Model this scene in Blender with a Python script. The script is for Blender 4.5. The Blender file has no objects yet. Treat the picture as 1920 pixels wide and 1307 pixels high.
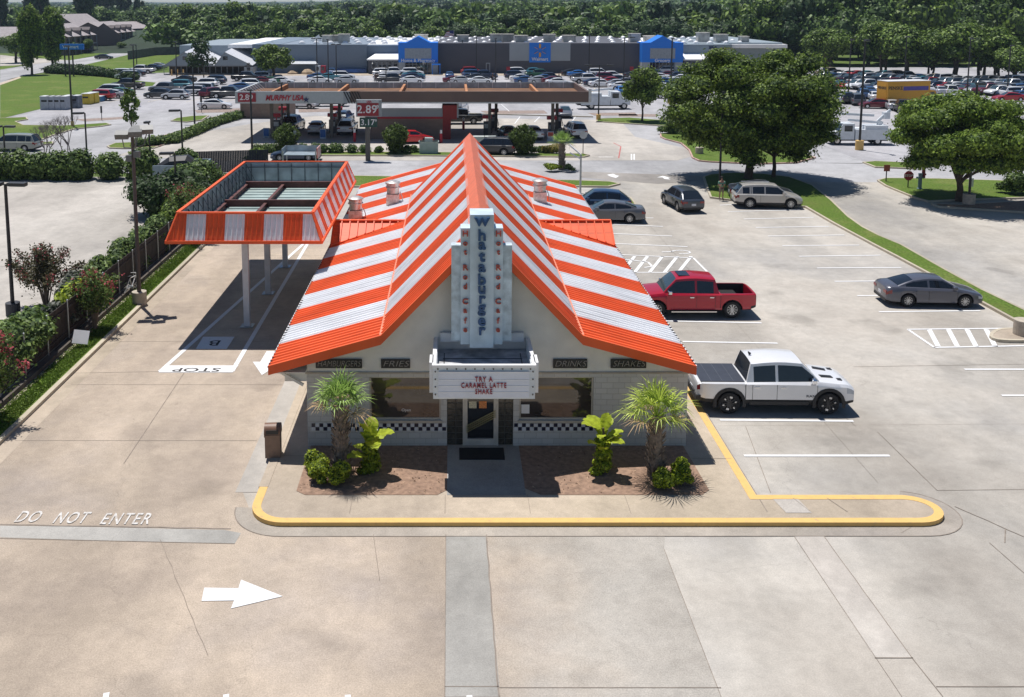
import bpy, bmesh, math, random
import numpy as np
from mathutils import Vector, Matrix, Euler
R = math.radians
S = bpy.context.scene
COL = S.collection
random.seed(7)
# ---------------------------------------------------------------- camera
# measured from the photograph: horizon, vanishing points, known sizes
F, H, TH, PX, HY = 1800.0, 15.2, R(7.5), 850.0, 8.0
cT, sT = math.cos(TH), math.sin(TH)
PY = HY + F * math.tan(TH)
cam = bpy.data.cameras.new("camera")
camo = bpy.data.objects.new("camera", cam); COL.objects.link(camo)
cam.sensor_fit = 'HORIZONTAL'; cam.sensor_width = 36; cam.lens = F * 36 / 1920
cam.shift_x = (960 - PX) / 1920; cam.shift_y = -(653.5 - PY) / 1920
cam.clip_end = 9000; cam.clip_start = 0.5
camo.location = (0, 0, H); camo.rotation_euler = (R(90) - TH, 0, 0)
S.camera = camo
# ---------------------------------------------------------------- world, sun
SUN = Vector((-0.17, 0.265, 1)).normalized()
el = math.asin(SUN.z); az = math.atan2(SUN.x, SUN.y)
w = bpy.data.worlds.new("World"); S.world = w; w.use_nodes = True
nt = w.node_tree; bg = nt.nodes['Background']
sk = nt.nodes.new('ShaderNodeTexSky'); sk.sky_type = 'NISHITA'; sk.sun_disc = False
sk.sun_elevation = el; sk.sun_rotation = az; sk.air_density = 1.0; sk.dust_density = 0.0; sk.ozone_density = 5.0; sk.altitude = 300
nt.links.new(sk.outputs[0], bg.inputs[0]); bg.inputs[1].default_value = 0.068
sd = bpy.data.lights.new("sun", 'SUN'); sd.energy = 5.0; sd.angle = R(0.5); sd.color = (1, .965, .925)
so = bpy.data.objects.new("sun", sd); COL.objects.link(so)
so.rotation_euler = SUN.to_track_quat('Z', 'Y').to_euler(); so.location = (0, 0, 60)
S.view_settings.view_transform = 'Standard'; S.view_settings.look = 'None'
S.view_settings.exposure = 0.08; S.view_settings.gamma = 1
# ---------------------------------------------------------------- measuring helpers (photo pixel -> real place)
def G(u, v, Z=0.0):
    x = (u - PX) / F; y = (v - PY) / F
    t = (Z - H) / -(y * cT + sT)
    return (x * t, (cT - y * sT) * t)
def W(u, v, Y):
    x = (u - PX) / F; y = (v - PY) / F
    t = Y / (cT - y * sT)
    return (x * t, H - (y * cT + sT) * t)
# ---------------------------------------------------------------- mesh builder
KIDS = {}
class MB:
    def __init__(s): s.v = []; s.f = []; s.m = []
    def add(s, vs, fs, m=0):
        b = len(s.v); s.v += [tuple(p) for p in vs]
        for f in fs: s.f.append([i + b for i in f]); s.m.append(m)
        return s
    def box(s, x0, x1, y0, y1, z0, z1, m=0, M=None):
        vs = [(x, y, z) for z in (z0, z1) for y in (y0, y1) for x in (x0, x1)]
        if M is not None: vs = [M @ Vector(p) for p in vs]
        return s.add(vs, [(0, 2, 3, 1), (4, 5, 7, 6), (0, 1, 5, 4), (2, 6, 7, 3), (0, 4, 6, 2), (1, 3, 7, 5)], m)
    def bar(s, a, b, wd, h=None, m=0):   # rectangular bar from a to b
        a = Vector(a); b = Vector(b); h = h or wd; d = b - a
        z = Vector((0, 0, 1)) if abs(d.normalized().z) < .95 else Vector((0, 1, 0))
        x = d.cross(z).normalized(); y = x.cross(d).normalized()
        vs = []
        for p in (a, b):
            for i, j in ((-1, -1), (1, -1), (1, 1), (-1, 1)): vs.append(p + x * wd / 2 * i + y * h / 2 * j)
        return s.add(vs, [(3, 2, 1, 0), (4, 5, 6, 7), (0, 1, 5, 4), (1, 2, 6, 5), (2, 3, 7, 6), (3, 0, 4, 7)], m)
    def cyl(s, a, b, r0, r1=None, n=12, m=0, cap=True):
        a = Vector(a); b = Vector(b); r1 = r0 if r1 is None else r1; d = (b - a).normalized()
        z = Vector((0, 0, 1)) if abs(d.z) < .95 else Vector((0, 1, 0))
        x = d.cross(z).normalized(); y = x.cross(d)
        vs = []
        for p, r in ((a, r0), (b, r1)):
            for k in range(n):
                t = 2 * math.pi * k / n; vs.append(p + x * r * math.cos(t) + y * r * math.sin(t))
        fs = [(k, k + n, (k + 1) % n + n, (k + 1) % n) for k in range(n)]
        if cap: fs += [list(range(n)), list(range(2 * n - 1, n - 1, -1))]
        return s.add(vs, fs, m)
    def tube(s, pts, rs, n=8, m=0):
        pts = [Vector(p) for p in pts]
        if not hasattr(rs, '__len__'): rs = [rs] * len(pts)
        vs = []; pr = None
        for i, p in enumerate(pts):
            d = (pts[min(i + 1, len(pts) - 1)] - pts[max(i - 1, 0)]).normalized()
            if pr is None:
                z = Vector((0, 0, 1)) if abs(d.z) < .9 else Vector((0, 1, 0)); x = d.cross(z).normalized()
            else: x = (pr - d * pr.dot(d)).normalized()
            pr = x; y = x.cross(d)
            for k in range(n):
                t = 2 * math.pi * k / n; vs.append(p + x * rs[i] * math.cos(t) + y * rs[i] * math.sin(t))
        fs = []
        for i in range(len(pts) - 1):
            for k in range(n): fs.append((i * n + k, i * n + (k + 1) % n, (i + 1) * n + (k + 1) % n, (i + 1) * n + k))
        fs += [list(range(n - 1, -1, -1)), list(range((len(pts) - 1) * n, len(pts) * n))]
        return s.add(vs, fs, m)
    def lathe(s, prof, n=20, m=0, c=(0, 0, 0)):
        vs = []
        for r, z in prof:
            for k in range(n):
                t = 2 * math.pi * k / n; vs.append((c[0] + r * math.cos(t), c[1] + r * math.sin(t), c[2] + z))
        fs = []
        for i in range(len(prof) - 1):
            for k in range(n): fs.append((i * n + k, i * n + (k + 1) % n, (i + 1) * n + (k + 1) % n, (i + 1) * n + k))
        return s.add(vs, fs, m)
    def prism(s, pts, z0, z1, m=0, M=None):   # closed outline in x,y extruded in z
        n = len(pts)
        ar = sum(pts[i][0] * pts[(i + 1) % n][1] - pts[(i + 1) % n][0] * pts[i][1] for i in range(n))
        if ar < 0: pts = pts[::-1]
        vs = [(p[0], p[1], z0) for p in pts] + [(p[0], p[1], z1) for p in pts]
        if M is not None: vs = [M @ Vector(p) for p in vs]
        return s.add(vs, [list(range(n - 1, -1, -1)), list(range(n, 2 * n))] + [(i, (i + 1) % n, (i + 1) % n + n, i + n) for i in range(n)], m)
    def sheet(s, pts, z, m=0):
        n = len(pts)
        ar = sum(pts[i][0] * pts[(i + 1) % n][1] - pts[(i + 1) % n][0] * pts[i][1] for i in range(n))
        if ar < 0: pts = pts[::-1]
        return s.add([(p[0], p[1], z) for p in pts], [list(range(n))], m)
    def build(s, name, mats, parent=None, smooth=None):
        me = bpy.data.meshes.new(name); me.from_pydata(s.v, [], s.f)
        if not isinstance(mats, (list, tuple)): mats = [mats]
        for q in mats: me.materials.append(q)
        if len(mats) > 1: me.polygons.foreach_set('material_index', s.m)
        me.update()
        if smooth:
            me.shade_smooth(); me.set_sharp_from_angle(angle=smooth)
        o = bpy.data.objects.new(name, me); COL.objects.link(o)
        if parent: o.parent = parent; KIDS.setdefault(parent.name, []).append(o)
        return o
XZ = Matrix(((1, 0, 0, 0), (0, 0, -1, 0), (0, 1, 0, 0), (0, 0, 0, 1)))   # (x,y,z) -> (x,-z,y): outline stands up in the X-Z plane
def tag(o, label=None, cat=None, group=None, kind=None):
    if label: o['label'] = label
    if cat: o['category'] = cat
    if group: o['group'] = group
    if kind: o['kind'] = kind
    return o
def struct(o): o['kind'] = 'structure'; return o
def empty(name, loc=(0, 0, 0), rz=0, label=None, cat=None, group=None):
    o = bpy.data.objects.new(name, None); COL.objects.link(o); o.empty_display_size = .3
    o.location = loc; o.rotation_euler = (0, 0, rz)
    return tag(o, label, cat, group)
def copy_tree(o, parent=None):
    c = o.copy(); COL.objects.link(c)
    if parent: c.parent = parent; KIDS.setdefault(parent.name, []).append(c)
    for ch in kids(o): copy_tree(ch, c)
    return c
def kids(o): return list(KIDS.get(o.name, []))
def text(name, body, size, m, parent=None, depth=.01, ext_w=None, shear=0, sx=1, space=1, line=1, offset=0):
    c = bpy.data.curves.new('t', 'FONT'); c.body = body; c.size = size; c.extrude = depth; c.align_x = 'CENTER'; c.align_y = 'CENTER'
    c.shear = shear; c.space_character = space; c.space_line = line; c.resolution_u = 3; c.offset = offset
    t = bpy.data.objects.new('t', c); COL.objects.link(t)
    dg = bpy.context.evaluated_depsgraph_get()
    me = bpy.data.meshes.new_from_object(t.evaluated_get(dg)); me.name = name
    bpy.data.objects.remove(t); bpy.data.curves.remove(c)
    if sx != 1:
        for v in me.vertices: v.co.x *= sx
    me.materials.clear(); me.materials.append(m)
    o = bpy.data.objects.new(name, me); COL.objects.link(o)
    if parent: o.parent = parent; KIDS.setdefault(parent.name, []).append(o)
    return o
def fitw(o, w_):
    xs = [v.co.x for v in o.data.vertices]; k = w_ / (max(xs) - min(xs)); c = (max(xs) + min(xs)) / 2
    for v in o.data.vertices: v.co.x = (v.co.x - c) * k
    return o
def upright(o, x, y, z, rz=0): o.location = (x, y, z); o.rotation_euler = (R(90), 0, rz); return o
# ---------------------------------------------------------------- materials
def srgb(r, g, b): return tuple(((c / 255) / 12.92 if c / 255 < .04045 else ((c / 255 + .055) / 1.055) ** 2.4) for c in (r, g, b))
MAT = {}
def mat(name, col=(.5, .5, .5), rough=.6, metal=0, var=.12, scale=3, bump=0, bscale=30, spec=.5, trans=0, coat=0, objcol=False, island=0, detail=4, col2=None, emit=0, streak=0):
    if name in MAT: return MAT[name]
    m = bpy.data.materials.new(name); m.use_nodes = True; n = m.node_tree; b = n.nodes['Principled BSDF']; L = n.links.new
    b.inputs['Roughness'].default_value = rough; b.inputs['Metallic'].default_value = metal
    b.inputs['Specular IOR Level'].default_value = spec
    if coat: b.inputs['Coat Weight'].default_value = coat; b.inputs['Coat Roughness'].default_value = .05
    tc = n.nodes.new('ShaderNodeNewGeometry'); no = n.nodes.new('ShaderNodeTexNoise')
    no.inputs['Scale'].default_value = scale; no.inputs['Detail'].default_value = detail
    L(tc.outputs['Position'], no.inputs['Vector'])
    mr = n.nodes.new('ShaderNodeMapRange'); mr.inputs[1].default_value = .3; mr.inputs[2].default_value = .7
    mr.inputs[3].default_value = 1 - var; mr.inputs[4].default_value = 1 + var; L(no.outputs['Fac'], mr.inputs[0])
    src = mr.outputs[0]
    if streak:     # run-off dirt down the slope
        mp = n.nodes.new('ShaderNodeMapping'); mp.inputs['Scale'].default_value = (.35, 7, .35); n3 = n.nodes.new('ShaderNodeTexNoise'); n3.inputs['Scale'].default_value = 1; n3.inputs['Detail'].default_value = 6
        L(tc.outputs['Position'], mp.inputs[0]); L(mp.outputs[0], n3.inputs['Vector']); m3 = n.nodes.new('ShaderNodeMapRange'); m3.inputs[1].default_value = .28; m3.inputs[2].default_value = .55; m3.inputs[3].default_value = 1 - streak; m3.inputs[4].default_value = 1.02
        L(n3.outputs['Fac'], m3.inputs[0]); mq_ = n.nodes.new('ShaderNodeMath'); mq_.operation = 'MULTIPLY'; L(src, mq_.inputs[0]); L(m3.outputs[0], mq_.inputs[1]); src = mq_.outputs[0]
    if island:
        m2 = n.nodes.new('ShaderNodeMapRange'); m2.inputs[3].default_value = 1 - island; m2.inputs[4].default_value = 1 + island
        L(tc.outputs['Random Per Island'], m2.inputs[0]); mu = n.nodes.new('ShaderNodeMath'); mu.operation = 'MULTIPLY'
        L(src, mu.inputs[0]); L(m2.outputs[0], mu.inputs[1]); src = mu.outputs[0]
    vm = n.nodes.new('ShaderNodeVectorMath'); vm.operation = 'SCALE'
    if objcol:
        oi = n.nodes.new('ShaderNodeObjectInfo'); L(oi.outputs['Color'], vm.inputs[0])
    elif col2:
        mx = n.nodes.new('ShaderNodeMix'); mx.data_type = 'RGBA'; mx.inputs[6].default_value = (*col, 1); mx.inputs[7].default_value = (*col2, 1)
        L((tc.outputs['Random Per Island'] if island else no.outputs['Fac']), mx.inputs[0]); L(mx.outputs[2], vm.inputs[0])
    else: vm.inputs[0].default_value = col
    L(src, vm.inputs['Scale']); L(vm.outputs[0], b.inputs['Base Color'])
    if trans:
        tr = n.nodes.new('ShaderNodeBsdfTranslucent'); ms = n.nodes.new('ShaderNodeMixShader'); ms.inputs[0].default_value = trans
        L(vm.outputs[0], tr.inputs[0]); L(b.outputs[0], ms.inputs[1]); L(tr.outputs[0], ms.inputs[2]); L(ms.outputs[0], n.nodes['Material Output'].inputs[0])
    if bump:
        nb = n.nodes.new('ShaderNodeTexNoise'); nb.inputs['Scale'].default_value = bscale; L(tc.outputs['Position'], nb.inputs['Vector'])
        bp = n.nodes.new('ShaderNodeBump'); bp.inputs['Strength'].default_value = bump; bp.inputs['Distance'].default_value = .02
        L(nb.outputs['Fac'], bp.inputs['Height']); L(bp.outputs[0], b.inputs['Normal'])
    if emit: L(vm.outputs[0], b.inputs['Emission Color']); b.inputs['Emission Strength'].default_value = emit
    MAT[name] = m; return m
def ramp(n, src, stops):
    r = n.nodes.new('ShaderNodeValToRGB'); e = r.color_ramp.elements
    e[0].position, e[0].color = stops[0][0], (*stops[0][1], 1); e[1].position, e[1].color = stops[-1][0], (*stops[-1][1], 1)
    for p, c in stops[1:-1]: q = e.new(p); q.color = (*c, 1)
    n.links.new(src, r.inputs[0]); return r.outputs[0]
def pavement(name, c1, c2, c3, speck=.25, seed=0, blend=None):
    """weathered concrete: broad blotches, mottling, stains, exposed aggregate"""
    m = bpy.data.materials.new(name); m.use_nodes = True; n = m.node_tree; b = n.nodes['Principled BSDF']; L = n.links.new
    b.inputs['Roughness'].default_value = .85; b.inputs['Specular IOR Level'].default_value = .3
    g = n.nodes.new('ShaderNodeNewGeometry')
    def noise(sc, det=5, ro=.6, vec=None, stretch=None):
        t = n.nodes.new('ShaderNodeTexNoise'); t.inputs['Scale'].default_value = sc; t.inputs['Detail'].default_value = det; t.inputs['Roughness'].default_value = ro
        mp = n.nodes.new('ShaderNodeMapping'); mp.inputs['Location'].default_value = (seed * 17.3 + sc, seed * 5.1, sc * 3)
        if stretch: mp.inputs['Scale'].default_value = stretch; 
        L(g.outputs['Position'], mp.inputs[0]); L(mp.outputs[0], t.inputs['Vector']); return t.outputs['Fac']
    base = ramp(n, noise(.085, 6, .62), [(.32, c1), (.5, c2), (.68, c3)])
    if blend:      # the slabs grow greyer towards the parking side
        sx_ = n.nodes.new('ShaderNodeSeparateXYZ'); L(g.outputs['Position'], sx_.inputs[0]); wv = n.nodes.new('ShaderNodeMath'); wv.operation = 'MULTIPLY_ADD'
        L(noise(.25, 4, .6), wv.inputs[0]); wv.inputs[1].default_value = 9; L(sx_.outputs[0], wv.inputs[2])
        mb = n.nodes.new('ShaderNodeMapRange'); mb.interpolation_type = 'SMOOTHSTEP'; mb.inputs[1].default_value = blend[0] + 4.5; mb.inputs[2].default_value = blend[1] + 4.5; L(wv.outputs[0], mb.inputs[0])
        mx = n.nodes.new('ShaderNodeMix'); mx.data_type = 'RGBA'; L(mb.outputs[0], mx.inputs[0]); L(base, mx.inputs[6]); L(ramp(n, noise(.085, 6, .62), [(.32, blend[2]), (.5, blend[3]), (.68, blend[4])]), mx.inputs[7]); base = mx.outputs[2]
    def mul(a, f, lo, hi, p0=.35, p1=.65):
        mr = n.nodes.new('ShaderNodeMapRange'); mr.inputs[1].default_value = p0; mr.inputs[2].default_value = p1; mr.inputs[3].default_value = lo; mr.inputs[4].default_value = hi; L(f, mr.inputs[0])
        v = n.nodes.new('ShaderNodeVectorMath'); v.operation = 'SCALE'; L(a, v.inputs[0]); L(mr.outputs[0], v.inputs['Scale']); return v.outputs[0]
    base = mul(base, noise(.6, 6, .7), .90, 1.08)
    base = mul(base, noise(.16, 4, .6, stretch=(1, .22, 1)), .80, 1.07, .38, .6)       # wheel-path and run-off streaks along the drive
    base = mul(base, noise(.35, 3, .5), .80, 1.0, .27, .37)                              # darker oil-stained patches
    base = mul(base, noise(3.2, 5, .75), .93, 1.06)
    base = mul(base, noise(26, 2, .8), 1 - speck, 1 + speck, .3, .7)
    base = mul(base, noise(1.3, 2, .5), .72, 1.0, .16, .2)                               # small dark drips
    # crazed hairline cracks
    vo = n.nodes.new('ShaderNodeTexVoronoi'); vo.feature = 'DISTANCE_TO_EDGE'; vo.inputs['Scale'].default_value = .07; vo.inputs['Randomness'].default_value = 1
    wp = n.nodes.new('ShaderNodeTexNoise'); wp.inputs['Scale'].default_value = .8; wp.inputs['Detail'].default_value = 4; L(g.outputs['Position'], wp.inputs['Vector'])
    ad = n.nodes.new('ShaderNodeVectorMath'); ad.operation = 'ADD'; sc_ = n.nodes.new('ShaderNodeVectorMath'); sc_.operation = 'SCALE'; sc_.inputs['Scale'].default_value = 1.6
    L(wp.outputs['Color'], sc_.inputs[0]); L(g.outputs['Position'], ad.inputs[0]); L(sc_.outputs[0], ad.inputs[1]); L(ad.outputs[0], vo.inputs['Vector'])
    base = mul(base, vo.outputs['Distance'], .88, 1.0, .0004, .0010)
    L(base, b.inputs['Base Color'])
    bp = n.nodes.new('ShaderNodeBump'); bp.inputs['Strength'].default_value = .25; bp.inputs['Distance'].default_value = .01
    L(noise(35, 3, .7), bp.inputs['Height']); L(bp.outputs[0], b.inputs['Normal'])
    MAT[name] = m; return m
G3 = ((.375, .338, .292), (.43, .398, .352), (.35, .332, .308))
TAN = pavement('pavement_tan', (.335, .275, .225), (.45, .37, .29), (.35, .30, .262), .20, 1, (-1, 5.5, *G3))
LOT = pavement('pavement_grey', *G3, .13, 2)
PALE = pavement('pavement_pale', (.41, .375, .335), (.46, .425, .38), (.40, .37, .335), .09, 3)
ROAD = pavement('road_grey', (.335, .33, .335), (.38, .375, .38), (.34, .335, .34), .08, 4)
BIGLOT = pavement('store_lot', (.335, .33, .345), (.39, .38, .39), (.345, .34, .35), .08, 5)
PATCH = pavement('patch_concrete', (.33, .315, .285), (.38, .365, .335), (.335, .32, .295), .12, 6)
WALK = pavement('sidewalk', (.43, .36, .27), (.48, .40, .31), (.42, .35, .28), .1, 7)
WALK2 = pavement('walk_dark', (.30, .29, .27), (.34, .33, .31), (.30, .29, .27), .15, 8)
CURB = pavement('curb', (.45, .40, .30), (.50, .44, .34), (.42, .37, .28), .08, 9)
REDCURB = mat('red_curb', (.46, .30, .25), .8, var=.3, scale=2)
def grassmat(name, a, b_, c):
    m = bpy.data.materials.new(name); m.use_nodes = True; n = m.node_tree; bs = n.nodes['Principled BSDF']; L = n.links.new
    bs.inputs['Roughness'].default_value = .9; bs.inputs['Specular IOR Level'].default_value = .15
    g = n.nodes.new('ShaderNodeNewGeometry')
    t = n.nodes.new('ShaderNodeTexNoise'); t.inputs['Scale'].default_value = .12; t.inputs['Detail'].default_value = 8; t.inputs['Roughness'].default_value = .75; L(g.outputs['Position'], t.inputs['Vector'])
    base = ramp(n, t.outputs['Fac'], [(.36, a), (.5, b_), (.66, c)])
    t2 = n.nodes.new('ShaderNodeTexNoise'); t2.inputs['Scale'].default_value = 7; t2.inputs['Detail'].default_value = 5; L(g.outputs['Position'], t2.inputs['Vector'])
    mr = n.nodes.new('ShaderNodeMapRange'); mr.inputs[1].default_value = .3; mr.inputs[2].default_value = .7; mr.inputs[3].default_value = .6; mr.inputs[4].default_value = 1.3; L(t2.outputs['Fac'], mr.inputs[0])
    v = n.nodes.new('ShaderNodeVectorMath'); v.operation = 'SCALE'; L(base, v.inputs[0]); L(mr.outputs[0], v.inputs['Scale']); L(v.outputs[0], bs.inputs['Base Color'])
    bp = n.nodes.new('ShaderNodeBump'); bp.inputs['Distance'].default_value = .08; bp.inputs['Strength'].default_value = .8; L(t2.outputs['Fac'], bp.inputs['Height']); L(bp.outputs[0], bs.inputs['Normal'])
    MAT[name] = m; return m
GRASS = grassmat('grass', (.12, .155, .035), (.095, .155, .024), (.17, .195, .055))
DIRT = mat('mulch', (.28, .18, .125), .95, var=.3, scale=6, bump=.6, bscale=60, detail=8)
def worn(name, c, under, lo, hi, sc=5):
    m = bpy.data.materials.new(name); m.use_nodes = True; n = m.node_tree; b = n.nodes['Principled BSDF']; b.inputs['Roughness'].default_value = .8
    g = n.nodes.new('ShaderNodeNewGeometry'); t = n.nodes.new('ShaderNodeTexNoise'); t.inputs['Scale'].default_value = sc; t.inputs['Detail'].default_value = 10; t.inputs['Roughness'].default_value = .75
    n.links.new(g.outputs['Position'], t.inputs['Vector']); c2 = tuple(x * .9 for x in c)
    n.links.new(ramp(n, t.outputs['Fac'], [(lo, under), (hi, c2), (.7, c)]), b.inputs['Base Color']); MAT[name] = m; return m
WHITEP = worn('road_paint', (.76, .76, .76), (.45, .42, .39), .30, .38)
WORNP = worn('worn_paint', (.66, .64, .61), (.42, .38, .34), .42, .52)
YELP = worn('yellow_paint', (.74, .47, .16), (.45, .33, .19), .33, .42)
JOINT = mat('joint_dark', (.24, .20, .165), .9, var=.25)
WHITE = mat('white_metal', (.78, .78, .78), .35, var=.04)
ORANGE = mat('orange_roof_metal', (.78, .112, .026), .52, spec=.35, streak=.25, var=.10, scale=.7, detail=9)
ROOFW = mat('white_roof_metal', (.75, .76, .78), .5, spec=.35, streak=.20, var=.07, scale=.7, detail=9)
BLACK = mat('black', (.015, .015, .017), .5)
POLE = mat('dark_pole', (.035, .033, .035), .45, metal=.3)
GALV = mat('galvanised', (.42, .44, .46), .4, metal=.6)
CONC = mat('concrete_base', (.42, .37, .30), .9, var=.2, scale=4, bump=.2)
GLASS = mat('dark_glass', (.02, .022, .026), .06, spec=.9, var=.05)
# ================================================================ GROUND
def P2(pts, z=0): return [G(u, v, z) for u, v in pts]
def flat(name, pts, z, m): return struct(MB().sheet(pts, z).build(name, m))
big = MB().sheet([(-2500, -200), (2500, -200), (2500, 4500), (-2500, 4500)], -.06)
struct(big.build('ground', grassmat('rough_grass', (.08, .12, .03), (.10, .15, .035), (.14, .17, .06))))
lot = MB()
lot.sheet([(-75, 2), (80, 2), (80, 84), (-75, 84)], 0); struct(lot.build('parking_lot', LOT))
# tan drive in front and on the left of the restaurant
tan = P2([(0, 1307), (1180, 1307), (1125, 1010), (1100, 984)]) + [(3, 26.55), (-5.8, 26.6), (-6.2, 28.5), (-6.9, 29), (-6.9, 66), (-15.8, 66), (-15.8, 10), (-30, 10)]
tan = [(-40, 2), (3.8, 2), G(1352, 1307), G(1245, 1030), (6.3, 26.7), (-5.6, 26.7), (-6.15, 27.3), (-6.85, 29), (-6.85, 66), (-15.7, 66), (-15.7, 2)]
flat('drive', tan[1:], .004, TAN)
flat('patch', P2([(836, 1003), (912, 1003), (936, 1288), (934, 1307), (834, 1307)]), .008, PATCH)
flat('patch', P2([(0, 986), (140, 988), (420, 994), (452, 1000), (440, 1020), (128, 1012), (0, 1008)]), .008, PATCH)
flat('patch', P2([(1489, 1006), (1545, 1006), (1710, 1234), (1641, 1234)]), .008, PALE)
def arc0(cx, cy, r, a0, a1, n=12, ry=None): return [(cx + r * math.cos(R(a0 + (a1 - a0) * i / n)), cy + (ry or r) * math.sin(R(a0 + (a1 - a0) * i / n))) for i in range(n + 1)]
gut = arc0(-5.0, 27.5, 1.62, 180, 270) + arc0(13.75, 27.2, 1.45, -90, 78, 14, 1.3)
flat('gutter', gut + [(13.4, 27.2), (-5, 27.4)], .010, pavement('gutter_grey', (.34, .30, .255), (.41, .365, .31), (.34, .305, .27), .12, 15))
flat('gutter', [(-15.72, 20), (-15.1, 20), (-15.1, 64), (-15.72, 64)], .009, WALK)
flat('gutter', [(-6.85, 28.4), (-6.1, 28.4), (-6.0, 60), (-6.85, 60)], .010, PALE)
# neighbour lot on the left
flat('neighbour_lot', [(-75, 30), (-17.4, 30), (-17.4, 80), (-75, 80)], .004, PALE)
# service road and gas station forecourt
road = P2([(0, 300), (0, 335)]) 
flat('cross_road', [(-70, 86), (-70, 92.4), (18, 92.4), (60, 90), (110, 88), (110, 80), (30, 81.5), (-22, 84.5), (-22, 86)], .006, ROAD)
flat('forecourt', [(-23.5, 93), (22, 93), (26, 98), (21, 110), (22, 126), (-19, 131), (-26, 122), (-33, 108), (-34, 96)], .010, PALE)
flat('gas_apron', [(-50, 91.5), (40, 91.5), (40, 135), (-50, 135)], .002, ROAD)
flat('store_lot', [(-95, 95), (160, 90), (190, 150), (165, 235), (45, 232), (-64, 215), (-90, 205)], -.004, BIGLOT)
flat('right_lot', [(27, 45), (90, 30), (110, 84), (33, 84)], .003, LOT)
# dark strip of the crossing by the arrows
flat('asphalt_patch', P2([(1090, 322), (1320, 330), (1323, 338), (1235, 345), (1088, 333)]), .009, pavement('dark_patch', (.27, .25, .23), (.31, .285, .26), (.29, .27, .25), .1, 11))
# ---- left side roads and fields
def island(pts, curb=None, h=.13, m=None, name='grass_island', w_=.16):
    pts = list(pts); n = len(pts)
    ar = sum(pts[i][0] * pts[(i + 1) % n][1] - pts[(i + 1) % n][0] * pts[i][1] for i in range(n))
    if ar < 0: pts = pts[::-1]
    ins = []
    for i in range(n):
        a = Vector(pts[i - 1]); b = Vector(pts[i]); c = Vector(pts[(i + 1) % n])
        d1 = (b - a).normalized(); d2 = (c - b).normalized()
        nn = (Vector((-d1.y, d1.x)) + Vector((-d2.y, d2.x))); nn = nn.normalized() if nn.length > 1e-4 else Vector((-d1.y, d1.x))
        k = max(.5, nn.dot(Vector((-d1.y, d1.x))))
        ins.append(tuple(b + nn * (w_ / k)))
    g = MB().sheet(ins, h); struct(g.build(name, m or GRASS))
    if curb:
        c = MB(); vs = [(x, y, -.03) for x, y in pts] + [(x, y, h + .01) for x, y in pts] + [(x, y, h + .01) for x, y in ins] + [(x, y, -.03) for x, y in ins]
        fs = []
        for k in range(3):
            for i in range(n): j = (i + 1) % n; fs.append((k * n + i, k * n + j, (k + 1) * n + j, (k + 1) * n + i))
        c.add(vs, fs); struct(c.build('kerb', curb))
def smooth(pts, it=2):
    for _ in range(it):
        q = []
        for i in range(len(pts)):
            a, b = pts[i], pts[(i + 1) % len(pts)]
            q += [(a[0] * .75 + b[0] * .25, a[1] * .75 + b[1] * .25), (a[0] * .25 + b[0] * .75, a[1] * .25 + b[1] * .75)]
        pts = q
    return pts
# long verge on the right, running down from the big tree
island(P2([(1318, 334), (1330, 329), (1374, 326), (1430, 328), (1481, 334), (1525, 350), (1560, 378), (1592, 409), (1620, 429), (1651, 445), (1692, 462), (1776, 510), (1844, 547), (1925, 586), (1960, 603), (1960, 636), (1910, 609), (1846, 574), (1760, 527), (1682, 485), (1636, 461), (1560, 420), (1509, 390), (1430, 385), (1331, 372), (1323, 350)]), CURB)
island(P2([(1237, 252), (1320, 246), (1420, 270), (1500, 288), (1530, 297), (1494, 307), (1417, 309), (1330, 305), (1310, 303), (1297, 297), (1291, 283), (1276, 270), (1246, 262), (1238, 258)]), REDCURB)
island(P2([(1118, 224), (1180, 222), (1256, 228), (1256, 238), (1160, 232), (1118, 229)]), CURB)
island(P2([(1644, 340), (1659, 336), (1757, 337), (1960, 343), (1960, 372), (1800, 377), (1740, 380), (1715, 373), (1659, 350)]), CURB)
island(P2([(1800, 386), (1960, 377), (1960, 403), (1759, 390), (1745, 384)]), CURB, m=DIRT)
island(P2([(1617, 306), (1640, 304), (1709, 307), (1720, 312), (1713, 318), (1640, 315)]), CURB)
# verge behind the restaurant with the palm bed
island([(-24, 79.5), (-23, 78.6), (7, 79.3), (13, 78.9), (14.2, 80.2), (13.5, 81.2), (10.5, 81.8), (-10, 84.2), (-24, 84.4)], CURB)
island(P2([(497, 290), (500, 286), (800, 287), (1095, 290), (1106, 293), (1095, 296), (800, 293.5), (600, 293)]), CURB)
island(smooth(P2([(1115, 366), (1180, 368), (1196, 388), (1190, 396), (1120, 394)]), 1), CURB)
# left: strip between drive and fence
island([(-15.75, 6), (-15.75, 62), (-16.2, 66), (-17.0, 66), (-17.0, 6)], CURB, w_=.2)
# round light base islands on the far right
isl = smooth(P2([(1852, 632), (1865, 622), (1890, 619), (1960, 618), (1960, 642), (1900, 644), (1862, 641)]), 1)
island(isl, CURB, m=WALK)
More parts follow.
